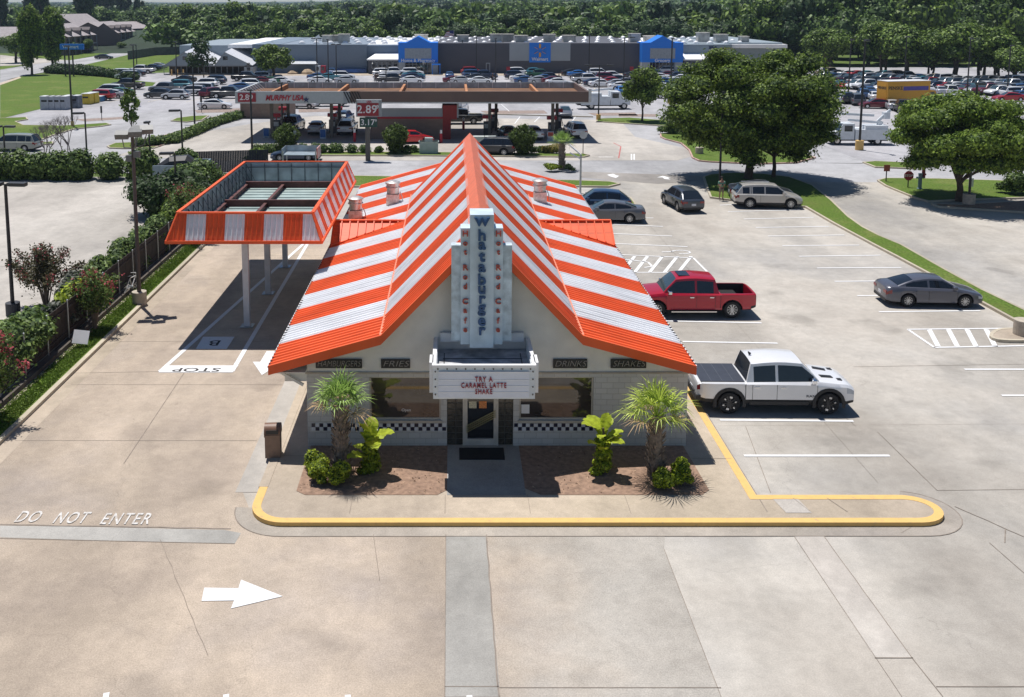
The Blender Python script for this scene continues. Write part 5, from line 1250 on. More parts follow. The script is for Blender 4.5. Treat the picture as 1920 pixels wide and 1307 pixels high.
# yellow-green round shrubs by the door beds
for i, (u, v, r, l) in enumerate(((590, 884, .36, 'upper left yellow-green ball shrub in the left bed'), (600, 909, .37, 'lower left yellow-green ball shrub in the left bed'), (638, 914, .43, 'yellow-green ball shrub at the foot of the left palm'), (1278, 890, .27, 'smallest yellow-green ball shrub, rearmost in the right bed'), (1283, 912, .37, 'rightmost yellow-green ball shrub in the right bed'), (1249, 922, .36, 'yellow-green ball shrub before the right palm trunk'))):
    o = bush('ball_shrub', r, r, r * .9, 3000, .075, LF_YEL, 90 + i, .88, 10); x, y = G(u, v, .15); put(o, x, y + r * .5, 0, 1, l, 'shrub', 'ball shrubs by the entrance', z=.14)
# ---- fan palms
def palm(x, y, z, th, tr, cr, nf, seed, label, mfrond, droop=.0):
    random.seed(seed); root = empty('fan_palm', (x, y, z)); t = MB()
    t.lathe([(tr * 1.15, -.05), (tr * 1.1, .2), (tr * .95, th * .5), (tr * .8, th * .9), (tr * .5, th + .1)], 14)
    for k in range(int(170 * th / 2)):      # old leaf-base boots
        h = random.uniform(.05, th); a = random.uniform(0, 6.283); rr = tr * (1.12 - .3 * h / th); p = Vector((rr * math.cos(a) * .93, rr * math.sin(a) * .93, h)); d = Vector((math.cos(a), math.sin(a), 1.3)).normalized()
        t.cyl(p, p + d * .2, .035, .01, 5)
    t.build('trunk', mat('palm_trunk', (.19, .15, .12), .95, var=.4, scale=12, island=.4), root)
    for fi in range(nf):
        a = fi * 2.399 + random.uniform(-.2, .2); e = R(84) - (fi / nf) ** 1.0 * R(92) + random.uniform(-.12, .12)
        d = Vector((math.cos(a) * math.cos(e), math.sin(a) * math.cos(e), math.sin(e))); base = Vector((0, 0, th)); L = cr * random.uniform(.42, .52)
        hub = base + d * L; m = MB(); m.tube([base, base + d * L * .5 + Vector((0, 0, .03)), hub], [.022, .016, .012], 5)
        side = d.cross(Vector((0, 0, 1))); side = side.normalized() if side.length > .1 else Vector((1, 0, 0)); nn = side.cross(d).normalized()
        nl = 22; fl = cr * random.uniform(.5, .72)
        for k in range(nl):
            ph = R(-118) + R(236) * k / (nl - 1); dd = (d * math.cos(ph) + side * math.sin(ph)).normalized(); ll = fl * (1 - .3 * abs(ph) / R(118)) * random.uniform(.75, 1.12); dd = (dd + nn * random.uniform(-.12, .2)).normalized()
            wv = dd.cross(nn).normalized() * .017; p0 = hub; p1 = hub + dd * ll * .55 + nn * .03; p2 = hub + dd * ll - Vector((0, 0, ll * (.12 + droop + .3 * random.random())))
            m.add([p0 - wv * .4, p0 + wv * .4, p1 + wv, p2, p1 - wv], [(0, 1, 2, 4), (4, 2, 3)])
        m.build('frond', mfrond if fi < nf - 3 else mat('dead_frond', (.30, .20, .10), .8, island=.4), root)
    return tag(root, label, 'palm', 'fan palms')
PF1 = mat('palm_frond', (.13, .24, .045), .5, var=.3, scale=6, island=.5, trans=.35, col2=(.31, .44, .11))
PF2 = mat('palm_frond_bright', (.19, .32, .03), .5, var=.3, scale=6, island=.5, trans=.38, col2=(.48, .56, .10))
x, y = G(640, 889, .15); palm(x, y + .1, .13, 2.25, .24, 1.28, 20, 5, 'left fan palm with grey-green fronds before the restaurant wall', PF1)
x, y = G(1229, 893, .15); palm(x, y + .1, .13, 1.95, .23, 1.4, 22, 8, 'right fan palm with bright green fronds before the block wall', PF2)
x, y = G(1053, 318); palm(x, y, .1, 2.3, .28, 1.5, 22, 9, 'small fan palm on the bed behind the restaurant, under the fuel station strip', PF1)
# ---- broad-leaved elephant-ear plants wrapped in vine
def broad(x, y, z, h, seed, label, tall):
    random.seed(seed); rng = np.random.default_rng(seed); root = empty('banana_plant', (x, y, z)); LM = mat('banana_leaf', (.12, .23, .015), .4, var=.35, scale=5, island=.3, trans=.35, col2=(.36, .42, .035))
    MB().tube([(0, 0, 0), (.03, 0, h * .5), (0, 0, h * .62)], [.07, .05, .03], 8).build('stem', BARK, root)
    for i in range(15):
        a = i * 2.2 + random.random(); e = R(random.uniform(25, 80)) if i else R(88); L = random.uniform(.5, .8) * (1.25 if i == 0 and tall else 1) * 1.1; wd = L * random.uniform(.26, .36)
        d = Vector((math.cos(a) * math.cos(e), math.sin(a) * math.cos(e), math.sin(e))); b = Vector((0, 0, h * random.uniform(.22, .60))); sd_ = d.cross(Vector((0, 0, 1))); sd_ = sd_.normalized() if sd_.length > .1 else Vector((1, 0, 0)); nn = sd_.cross(d).normalized()
        m = MB(); m.tube([b, b + d * .18], [.02, .015], 5); b = b + d * .15; n_ = 10; vs = []
        for k in range(n_ + 1):
            t = k / n_; w_ = wd * math.sin(math.pi * min(1, t * .92 + .06)) ** .7; c = b + d * L * t - Vector((0, 0, .32 * L * t * t)); rf = .025 * math.sin(k * 2.7)
            vs += [c - sd_ * w_ * .95 - nn * (-.10 * w_ + rf), c, c + sd_ * w_ * .95 - nn * (-.10 * w_ - rf)]
        m.add(vs, [(3 * k + j, 3 * k + j + 1, 3 * k + j + 4, 3 * k + j + 3) for k in range(n_) for j in (0, 1)]); m.build('leaf', LM, root, R(60))
    lb = [(0, 0, h * .12, .30, .28, .2), (.03, 0, h * .27, .26, .25, .22), (-.05, 0, h * .42, .2, .2, .18), (-.22, -.12, .1, .2, .15, .12)]
    V = cloud(lb, 1500, .11, rng, .4, .8); fo = mesh_np('vine_foliage', V, 1500, LF_YEL, root); core_mesh(lb, rng, .8).build('inner_foliage', CORE, fo)
    return tag(root, label, 'plant', 'broad-leaved plants by the entrance')
x, y = G(694, 889, .15); broad(x, y + .2, .14, 2.0, 3, 'broad-leaved yellow-green plant right of the left palm', False)
x, y = G(1131, 891, .15); broad(x, y + .2, .14, 2.45, 4, 'broad-leaved plant with one upright leaf, left of the right palm', True)
# ---- crape myrtles by the fence
def myrtle(x, y, z, h, r, seed, label, fl=.22, leaf=None, n=4200):
    root = empty('crape_myrtle', (x, y, z)); rng = np.random.default_rng(seed); random.seed(seed); t = MB(); P = []
    for k in range(22):
        a = rng.random() * 6.28; lean = rng.uniform(.15, 1.0); top = Vector((math.cos(a) * r * lean, math.sin(a) * r * lean, h * rng.uniform(.75, 1.02) * (1.08 - .3 * lean)))
        fork = Vector((top.x * .18, top.y * .18, h * .32)); t.tube([(top.x * .05, top.y * .05, 0), fork, fork + (top - fork) * .55 + Vector((0, 0, .1)), top], [.03, .025, .015, .006], 5)
        q = n // 22; s = rng.random(q) ** .8; pts = np.array(fork)[None] + (np.array(top) - np.array(fork))[None] * (.15 + .9 * s[:, None]) + rng.normal(size=(q, 3)) * (.10 + .16 * (1 - s[:, None])); P.append(pts)
    P = np.concatenate(P); N = rng.normal(size=P.shape); N[:, 2] += .5; N /= np.linalg.norm(N, axis=1)[:, None]; V = quads(P, N, .13 * (.6 + .7 * rng.random(len(P))), .6, rng)
    d = np.linalg.norm(P - np.array([0, 0, h * .45]), axis=1); nz = np.sin(P[:, 0] * 5 + seed) * np.sin(P[:, 1] * 5) * np.sin(P[:, 2] * 5 + 1)
    mi = ((d > np.percentile(d, 62)) & (nz > .05) & (rng.random(len(P)) < fl * 2.6)).astype(int)
    mesh_np('foliage', V, len(P), [leaf or LF_HEDGE, FLOW], root, mi); t.build('stems', mat('myrtle_bark', (.2, .15, .11), .8), root)
    return tag(root, label, 'flowering shrub', 'crape myrtles along the fence')
def onpl(u, v, X=None): x, y = G(u, v); return x, y
myrtle(-16.75, 33.3, .1, 3.5, 1.4, 31, 'crape myrtle with red flowers at the left edge, nearest the camera', .35)
myrtle(-16.75, 43.3, .1, 3.0, 1.3, 32, 'crape myrtle with pink-red flowers beside the white board and the fence', .25)
myrtle(-16.9, 60, .1, 3.9, 1.5, 33, 'crape myrtle with coral flowers behind the striped canopy corner', .12)
myrtle(-20.6, 47.0, .0, 3.3, 2.0, 34, 'large dusky crape myrtle beyond the fence on the neighbour lot', .1, DUSKY, 6500)
# hedge shrubs growing over the fence
fs = [(-18.1, 38.4, 1.7, 2.5, LF_HEDGE, 'glossy green'), (-18.3, 42.0, 1.3, 2.1, leafmat('leaf_grey', (.05, .06, .04), (.14, .15, .12)), 'grey-leaved'), (-18.0, 43.6, 1.0, 2.35, LF_YEL, 'yellow-green'), (-18.7, 46.0, 1.4, 2.2, MAT['leaf_grey'], 'greyish'), (-18.4, 49.5, 1.5, 2.3, LF_HEDGE, 'loose green'), (-18.3, 53, 1.5, 2.4, LF_HEDGE, 'light green'), (-18.3, 56.5, 1.6, 2.5, LF_HEDGE, 'dense green'), (-18.3, 60, 1.7, 2.7, LF_OAK, 'leafy green'), (-18.2, 63.8, 1.9, 2.8, LF_OAK, 'deep green'), (-18.6, 68, 2.2, 3.0, LF_DARK, 'dark')]
ordn = ['first', 'second', 'third', 'fourth', 'fifth', 'sixth', 'seventh', 'eighth', 'ninth', 'tenth']
for i, (x, y, r, h, lf, nm) in enumerate(fs):
    o = bush('fence_shrub', r * .66, r * 1.5, h * .49, int(4600), .2, lf, 110 + i, .85, 9); put(o, x, y, 0, 1, f'{nm} shrub spilling over the dark fence, {ordn[i]} from the near end', 'shrub', 'shrubs over the dark fence')
for i, (u, v, rx, h) in enumerate(((322, 402, 2.6, 4.1), (372, 392, 2.4, 3.6))):
    o = bush('fence_shrub', rx, rx, h * .5, 9000, .25, LF_DARK if i == 0 else LF_HEDGE, 130 + i, .88, 12); put(o, *G(u, v), 0, 1, ['big dark shrub mass left of the blue-grey bin enclosure', 'big green shrub mass before the blue-grey bin enclosure'][i], 'shrub')
# ---- woodland: edge trees one by one, the far wood as one mass
rng = np.random.default_rng(99)
protos = []
for i in range(5):
    pt = make_tree('woodland_tree', 5.2 + i * .4, 5.6, 2.2, 24, 3800, .72, [LF_FOREST, LF_FOREST2, LF_FOREST, LF_PINE, LF_FOREST][i], 200 + i, .35, core=.80, low=-1, fr=.36, limbs=3, cz=6.2); protos.append(pt)
pine = make_tree('pine_tree', 3.6, 9.5, 7, 22, 1800, 1.1, LF_PINE, 300, .35, core=.8, low=-.9, fr=.33, limbs=4, cz=15)
pusedT = set()
def wood(i, x, y, s, sz, label, group):
    src = protos[i] if i >= 0 else pine; o = src if i not in pusedT else copy_tree(src); pusedT.add(i)
    return put(o, x, y, random.uniform(0, 6.28), (s, s, s * sz), label, 'tree', group)
random.seed(21)
def edge_row(x0, x1, y0, y1, n, smin, smax, lab, hmul=1.0, pines=0, jit=4):
    for k in range(n):
        f = (k + random.uniform(-.3, .3)) / max(1, n - 1); i = -1 if random.random() < pines else random.choice([0, 1, 2, 3, 4])
        wood(i, x0 + (x1 - x0) * f, y0 + (y1 - y0) * f + random.uniform(-jit, jit), random.uniform(smin, smax), hmul * random.uniform(.85, 1.15), lab, lab)
edge_row(-62, 86, 262, 262, 19, .72, 1.0, 'rounded green tree in the front edge of the wood behind the big store')
edge_row(-70, 90, 285, 285, 19, .9, 1.1, 'tree in the second rank of the wood behind the big store')
edge_row(84, 165, 250, 236, 13, 1.15, 1.5, 'tall dark tree in the wood beyond the crowded right lot', 1.2)
edge_row(88, 185, 272, 262, 14, 1.4, 1.75, 'taller rear tree in the wood beyond the crowded right lot', 1.25)
edge_row(-215, -130, 400, 405, 11, 1.0, 1.3, 'tall dark tree behind the left motel roofs', 1.1, .15)
edge_row(-100, -62, 345, 292, 11, 1.0, 1.35, 'tree in the wood between the motel and the store', 1.0, 0)
for k, (u, v, s) in enumerate(((58, 48, 1.5), (152, 60, 1.15), (165, 60, 1.3), (178, 60, 1.1), (193, 60, 1.35), (208, 60, 1.3), (225, 60, 1.25), (238, 60, 1.2), (262, 60, 1.05))):
    x, y = G(u, 59); o = wood(-1, x, y, s * .95, .82, None, 'tall pines behind the motel'); o['label'] = ordn[k] + ' tall dark pine from the left behind the motel roofs'
# far wood as one mass on gently rolling ground
def hz(x, y):
    return 1.2 * math.sin(x * .006 + 1) * math.sin(y * .004) + max(0, (y - 1200)) * .0055 + 9 / (1 + math.exp(-(x - y * .33) / 25)) * min(1, max(0, (y - 230) / 200)) + 15 / (1 + math.exp(-(x + y * .1) / (y * .03))) * min(1, max(0, (y - 500) / 1000))
tv = []; base = make_tree('tmp', 6.5, 5.2, 3, 14, 460, 1.9, LF_FOREST, 77, .3, core=0, cz=5.6, limbs=1)
crown = kids(base)[0]; bv = np.array([v.co[:] for v in crown.data.vertices]); 
for c in kids(base): bpy.data.objects.remove(c)
bpy.data.objects.remove(base)
pts = []; y = 300
while y < 2600:
    step = 9.5 * (y / 300) ** .8; half = y * .66 + 60; x = -half * .85
    while x < half:
        if not (y < 425 and x < -88) : pts.append((x + random.uniform(-.4, .4) * step, y + random.uniform(-.5, .5) * step, (step / 9.5) ** .55 * random.uniform(.75, 1.25)))
        x += step
    y += step * .95
print('far trees', len(pts))
out = []; mi = []
for (x, y, s) in pts:
    a = random.random() * 6.28; c, s_ = math.cos(a), math.sin(a); sz = random.choice([.75, .9, 1, 1.1, 1.35]) * random.uniform(.9, 1.1)
    s2 = s; bb = bv[: (460 if y < 480 else 240 if y < 800 else 110) * 4]
    v = np.empty_like(bb); v[:, 0] = (bb[:, 0] * c - bb[:, 1] * s_) * s2 + x; v[:, 1] = (bb[:, 0] * s_ + bb[:, 1] * c) * s2 + y; v[:, 2] = bb[:, 2] * sz + hz(x, y)
    out.append(v); mi.append(np.full(len(bb) // 4, random.choice([0, 0, 0, 1, 1, 2, 2])))
V = np.concatenate(out); mi = np.concatenate(mi)
fw = mesh_np('far_wood', V, len(V) // 4, [LF_FOREST, LF_FOREST2, LF_PINE], None, mi); tag(fw, 'broad mass of dark green woodland reaching to the horizon', 'wood', kind='stuff')
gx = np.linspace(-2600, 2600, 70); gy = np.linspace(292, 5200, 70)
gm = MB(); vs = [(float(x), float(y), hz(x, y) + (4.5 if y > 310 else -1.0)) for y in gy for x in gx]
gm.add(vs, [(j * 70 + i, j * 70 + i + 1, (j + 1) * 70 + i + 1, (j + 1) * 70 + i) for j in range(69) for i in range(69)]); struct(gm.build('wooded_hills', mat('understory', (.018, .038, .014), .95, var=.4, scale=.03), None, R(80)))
# ================================================================ BIG STORE
YWM = 213.5
def X_(u, Y, Z=3): return W(u, 130, Y)[0]
st = empty('store', (20, YWM, 0), 0, 'long low big-box store with blue gabled entrances and grey walls', 'store')
def wp(mb, name, mt, smooth=None, par=None):
    o = mb.build(name, mt, par or st, smooth)
    if not par: o.location = (-20, -YWM, 0)
    return o
def zz(v, Y=YWM): return W(900, v, Y)[1]
SB = mat('store_bluegrey', (.16, .21, .27), .8, var=.06, scale=.2); SG = mat('store_dark', (.085, .088, .105), .8, var=.08, scale=.2); SL = mat('store_light_grey', (.33, .36, .39), .8, var=.05, scale=.3); SBL = mat('store_blue', (.008, .19, .72), .5, var=.03); SLB = mat('store_pale', (.24, .29, .33), .8, var=.05)
D = 46; t82 = zz(81); 
q = MB(); q.box(X_(338, YWM + 6), X_(474, YWM), YWM + 6, YWM + D, 0, zz(85, YWM + 6)); wp(q, 'garden_wall', SLB)
q = MB(); q.box(X_(474, YWM), X_(527, YWM), YWM, YWM + D, 0, zz(83)); wp(q, 'left_wall', SB)
q = MB(); q.box(X_(527, YWM), X_(688, YWM), YWM + .2, YWM + D, 0, zz(83.5)); wp(q, 'left_wall', mat('store_bluegrey2', (.19, .235, .29), .8, var=.05))
q = MB(); q.box(X_(688, YWM), X_(748, YWM), YWM + .6, YWM + D, 0, zz(86)); wp(q, 'left_wall', SB)
q = MB(); q.box(X_(821, YWM), X_(1203, YWM), YWM, YWM + D, 0, t82); wp(q, 'middle_wall', SG)
q = MB(); q.box(X_(1280, YWM), X_(1372, YWM), YWM + .4, YWM + D, 0, zz(83.5)); wp(q, 'right_wall', SLB)
q = MB(); q.box(X_(1372, YWM), X_(1462, YWM + 4), YWM + 3, YWM + D, 0, zz(80, YWM + 3)); wp(q, 'right_wall', SLB)
RFW = mat('white_roof_membrane', (.82, .82, .82), .7, var=.12, scale=.3)
q = MB(); q.box(X_(527, YWM) - 12, X_(1462, YWM) + 2, YWM + 1.5, YWM + D - 1, 5.5, 6.3)

wp(q, 'roof', RFW)
random.seed(5); sk_ = MB()
for row in range(4):
    for k in range(34):
        x = X_(560, YWM) + k * 3.2 + (row % 2) * 1.6 + random.uniform(-.3, .3); yy = YWM + 5 + row * 11
        if x > X_(1420, YWM): continue
        z = 6.3; sk_.box(x - .7, x + .7, yy - .7, yy + .7, z, z + .22); sk_.lathe([(.68, z + .22), (.55, z + .5), (.3, z + .66), (.01, z + .7)], 8, 0, (x, yy, 0))
o = wp(sk_, 'skylights', mat('skylight_dome', (.72, .73, .75), .3)); o['kind'] = 'stuff'
for u, w_, h_, yy in ((614, 2.2, 1.2, 6), (632, 2.0, 1.1, 9), (645, 2.4, 1.5, 5), (790, 3, 1.2, 12), (868, 2.6, 1.2, 8), (930, 2.6, 1.5, 5), (952, 2.6, 1.4, 8), (977, 2.8, 1.2, 5), (1030, 2.6, 1.4, 7), (1067, 2.8, 1.2, 6), (1190, 2.4, 1.6, 6), (1218, 2.5, 1.0, 9), (1318, 2.6, 1.8, 7), (1352, 2.8, 1.3, 10), (1395, 1.8, 1.0, 5)):
    x = X_(u, YWM + yy); q = MB(); q.box(x - w_ / 2, x + w_ / 2, YWM + yy, YWM + yy + 2.4, 6.6, 6.9 + h_); q.box(x - w_ / 2 - .15, x + w_ / 2 + .15, YWM + yy - .15, YWM + yy + 2.55, 6.9 + h_, 7.0 + h_); wp(q, 'roof_unit', mat('roof_unit', (.46, .44, .40), .7, var=.3, scale=1))
q = MB(); q.prism([(X_(598, YWM), 6.9), (X_(592, YWM), 8.4), (X_(575, YWM), 6.9)], -YWM - 6, -YWM - 5.8, 0, XZ); wp(q, 'roof_screen', RFW)
# entrances
def entrance(u0, u1, va, vp, uw0, uw1, word, ws):
    Y = YWM - 3; x0, x1 = X_(u0, Y), X_(u1, Y); xm = (x0 + x1) / 2; hw = (x1 - x0) / 2; zt = zz(80, Y); za = zz(va, Y); zb = zz(117, Y); dw = (X_(uw1, Y) - X_(uw0, Y)) / 2
    par = empty('entrance_tower', (0, 0, 0)); par.parent = st; KIDS.setdefault(st.name, []).append(par); par.location = (-20, -YWM, 0)
    q = MB(); pr = [(x0, zb), (xm - dw, zb), (xm - dw, zb), (xm + dw, zb), (x1, zb), (x1, zt), (xm + hw * .60, zt), (xm, za), (xm - hw * .60, zt), (x0, zt)]
    pr = [(x0, zb), (x1, zb), (x1, zt), (xm + hw * .60, zt), (xm, za), (xm - hw * .60, zt), (x0, zt)]
    q.prism(pr, -Y - 6, -Y, 0, XZ); q.build('blue_front', SBL, par)
    for a_, b_ in ((x0, xm - dw), (xm + dw, x1)): MB().box(a_, b_, Y, Y + 5, 0, zb).build('grey_pier', SL, par)
    q = MB(); q.box(xm - dw, xm + dw, Y - .06, Y, zz(110, Y), zz(90.5, Y)); q.build('louvre', mat('louvre', (.30, .33, .36), .6), par)
    q = MB(); 
    for k in range(9): x = xm - dw + 2 * dw * k / 8; q.box(x - .05, x + .05, Y - .09, Y - .06, zz(110, Y), zz(90.5, Y))
    q.build('mullion', SL, par)
    q = MB(); q.box(xm - dw, xm + dw, Y + 1.4, Y + 1.5, 0, zb); q.build('glazing', GLASS, par)
    q = MB()
    for k in range(8): x = xm - dw + 2 * dw * k / 7; q.box(x - .06, x + .06, Y + 1.28, Y + 1.4, 0, 2.6)
    q.box(xm - dw, xm + dw, Y + 1.28, Y + 1.4, 2.6, 2.75); q.build('door_frames', SL, par)
    o = text('sign_lettering', word, ws, WHITE, par, .03, offset=.015); upright(o, xm, Y - .04, zz(114, Y) + .05)
entrance(747, 821, 68, 0, 759, 808, 'Home & Pharmacy', .98); entrance(1203, 1280, 67, 0, 1222, 1268, 'Grocery', .98)
# centre panels and logo
Y = YWM - .08
q = MB(); q.box(X_(955, Y), X_(1069, Y), Y, YWM - .001, zz(114, Y), zz(80.5, Y)); wp(q, 'pale_panel', SL)
q = MB(); q.box(X_(992, Y), X_(1032, Y), Y - .1, Y, zz(117, Y), zz(80, Y)); wp(q, 'logo_panel', SBL)
xm = X_(1012, Y); zs_ = zz(94.5, Y); q = MB()
for k in range(6):
    a = math.pi / 2 + k * math.pi / 3; d = Vector((math.cos(a), 0, math.sin(a))); c = Vector((xm, Y - .14, zs_)); q.bar(c + d * .5, c + d * 1.45, .42, .08)
wp(q, 'logo_spark', mat('spark_yellow', (.75, .33, .03), .5))
o = text('sign_lettering', 'Walmart', 1.0, WHITE, st, .03, offset=.015); upright(o, 0, 0, 0); o.location = (xm - 20, Y - .14 - YWM, zz(111, Y))
o = text('sign_lettering', 'Outdoor', 1.0, SL, st, .03); upright(o, 0, 0, 0); o.location = (X_(498, YWM) - 20, -.05, zz(95) + .1)
o = text('sign_lettering', 'Living', .7, SL, st, .03); bpy.data.objects.remove(o); KIDS[st.name].remove(o) if 0 else KIDS[st.name].pop()
o = text('sign_lettering', 'Pickup', .85, WHITE, st, .03); upright(o, 0, 0, 0); o.location = (X_(1442, YWM + 2) - 20, 2.95, zz(89, YWM + 3))
q = MB(); q.box(X_(1329, YWM), X_(1343, YWM), YWM + .3, YWM + .4, zz(93), zz(87)); wp(q, 'small_sign', mat('sign_navy', (.01, .02, .08), .5))
o = text('sign_lettering', 'SUBWAY', .7, mat('sign_yg', (.6, .5, .03), .5), st, .03); upright(o, 0, 0, 0); o.location = (X_(1361, YWM) - 20, .3, zz(91.5)); 
# lean-to shops beside the entrances
for u0, u1, uh in ((688, 747, 703), (1280, 1345, 1280)):
    Y = YWM - 2.5; x0, x1, xh = X_(u0, Y), X_(u1, Y), X_(uh, Y); z0 = zz(111, Y)
    q = MB(); q.box(x0 + .3, x1, Y, YWM + .4, 0, z0); wp(q, 'shop_wall', SG)
    q = MB(); q.add([(x0, Y - .3, z0), (x1, Y - .3, z0), (x1, YWM + .5, zz(100, YWM)), (xh, YWM + .5, zz(100, YWM))], [(0, 1, 2, 3)]); q.box(x0, x1, Y - .32, Y - .3, z0 - .25, z0); wp(q, 'awning_roof', RFW)
    for k in range(5): 
        xa = X_(697, Y) + (x1 - X_(697, Y)) * k / 5 if u0 < 700 else x0 + (x1 - x0) * (k + .15) / 5
        q = MB(); q.box(xa, xa + 1.0, Y - .04, Y, 1.2, 2.7); fo = wp(q, 'window', SL); MB().box(xa + .08, xa + .92, Y - .06, Y - .04, 1.28, 2.62).build('pane', GLASS, fo)
q = MB(); q.box(X_(911, YWM), X_(919, YWM), YWM - .06, YWM, 0, 2.3, 0); q.box(X_(912.5, YWM), X_(917.5, YWM), YWM - .08, YWM - .06, 0, 2.1, 1); wp(q, 'service_door', [SL, SG])
q = MB(); q.box(X_(633, YWM), X_(688, YWM), YWM - 1.2, YWM, .2, 1.0); wp(q, 'cart_row', mat('cart_blue', (.02, .08, .28), .5, var=.5, scale=1.5))
q = MB(); q.box(X_(810, YWM - 4), X_(826, YWM - 4), YWM - 5, YWM - 3, 2.1, 2.3)
for x in (X_(811, YWM - 4), X_(825, YWM - 4)): q.box(x - .06, x + .06, YWM - 5, YWM - 4.9, 0, 2.1)
wp(q, 'cart_shelter', SBL)
# canopy strip, left part
q = MB(); q.add([(X_(540, YWM - 2), YWM - 3, zz(120, YWM - 3)), (X_(598, YWM - 2), YWM - 3, zz(120, YWM - 3)), (X_(590, YWM), YWM + .1, zz(113)), (X_(540, YWM), YWM + .1, zz(113))], [(0, 1, 2, 3)]); wp(q, 'awning_roof', mat('awn', (.5, .52, .54), .5))
# sidewalk before the store
flat('store_walk', [(X_(315, YWM - 8), YWM - 7.5), (X_(1500, YWM), YWM - 7.5), (X_(1500, YWM), YWM + 3), (X_(315, YWM), YWM + 8)], .02, WALK)
# ---- garden centre
gc = empty('garden_centre', (X_(400, YWM - 4), YWM - 4, 0), 0, 'garden centre with two white gable roofs and open fenced front, left end of the store', 'garden centre')
gx0 = gc.location.x; gy0 = gc.location.y
def gp(mb, name, mt): o = mb.build(name, mt, gc); o.location = (-gx0, -gy0, 0); return o
Y = YWM - 5; GW = mat('garden_roof_white', (.62, .63, .66), .4); GG = mat('garden_gable', (.26, .30, .34), .7, var=.05)
for ul, up_, ur in ((306, 347, 400), (400, 423, 474)):
    pass
ze = zz(123, Y)
for i, (ul, um, ur, back) in enumerate(((307, 347.5, 402, 27), (402, 423, 474, 24))):
    xl_, xm_, xr_ = X_(ul, Y), X_(um, Y), X_(ur, Y); zp = zz(98, Y)
    q = MB(); q.prism([(xl_, ze), (xr_, ze), (xm_ + (0 if i else 0), zp)] if i == 0 else [(xl_, ze), (xr_, ze), (xm_, zp)], -Y - .2, -Y, 0, XZ); gp(q, 'gable', GG)
    # roofs run back to the store wall
    sh_ = X_(um + 27, Y + 12) - xm_; q = MB(); yb = YWM + 6
    q.add([(xm_, Y - .2, zp + .05), (xm_, yb, zp + 1.0), (xr_, yb, ze + 1.0), (xr_, Y - .2, ze + .05), (xl_, yb, ze + 1.0), (xl_, Y - .2, ze + .05)], [(0, 3, 2, 1), (0, 1, 4, 5)]); gp(q, 'roof', GW)
    q = MB(); q.box(xm_ - .5, xm_ + .5, Y - .05, Y - .0, ze + 1.2, ze + 2.0); gp(q, 'louvre', GLASS)
q = MB()
for k in range(15): x = X_(307, Y) + (X_(458, Y) - X_(307, Y)) * k / 14; q.box(x - .05, x + .05, Y + .05, Y + .15, 0, ze)
q.box(X_(307, Y), X_(458, Y), Y + .05, Y + .12, ze - .2, ze); q.box(X_(307, Y), X_(458, Y), Y + .05, Y + .12, 0, .2); gp(q, 'fence_posts', mat('gc_frame', (.2, .21, .22), .5))
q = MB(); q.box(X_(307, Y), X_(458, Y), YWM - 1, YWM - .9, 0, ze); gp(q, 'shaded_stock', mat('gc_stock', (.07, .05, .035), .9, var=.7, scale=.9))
q = MB(); q.box(X_(458, Y), X_(474, Y), Y, YWM, 0, ze - .3); gp(q, 'kiosk', SL)
q = MB(); q.box(X_(463, Y), X_(469, Y), Y - .05, Y, .1, 2.6); gp(q, 'door', GLASS)
for k, u in enumerate((322, 333, 344)):
    o = MB().cyl((X_(u, Y - 2), Y - 2.2, 0), (X_(u, Y - 2), Y - 2.2, 1.3), .14, n=10).build('bollard', YELP); tag(o, ['left', 'middle', 'right'][k] + ' one of the three yellow bollards before the garden centre', 'bollard', 'yellow bollards before the garden centre')
# flag on the store
fx = X_(851, YWM + 20); fl = empty('flagpole', (fx, YWM + 14, 6.6), 0, 'flag above the store roof right of the left blue entrance', 'flag'); MB().cyl((0, 0, 0), (0, 0, 2.6), .06, n=6).build('pole', GALV, fl)
q = MB(); 
for k in range(7): q.add([(-2.4 + .1 * k, .1, .9 + k * .18), (0, 0, 1.2 + k * .18), (0, 0, 1.38 + k * .18), (-2.3 + .1 * k, .1, 1.08 + k * .18)], [(0, 1, 2, 3)], k % 2)
q.add([(-1.0, -.02, 1.75), (0, -.02, 1.75), (0, -.02, 2.46), (-1.0, -.02, 2.46)], [(0, 1, 2, 3)], 2); q.build('flag', [mat('flag_red', (.35, .05, .06), .8), WHITE, mat('flag_blue', (.03, .04, .15), .8)], fl)
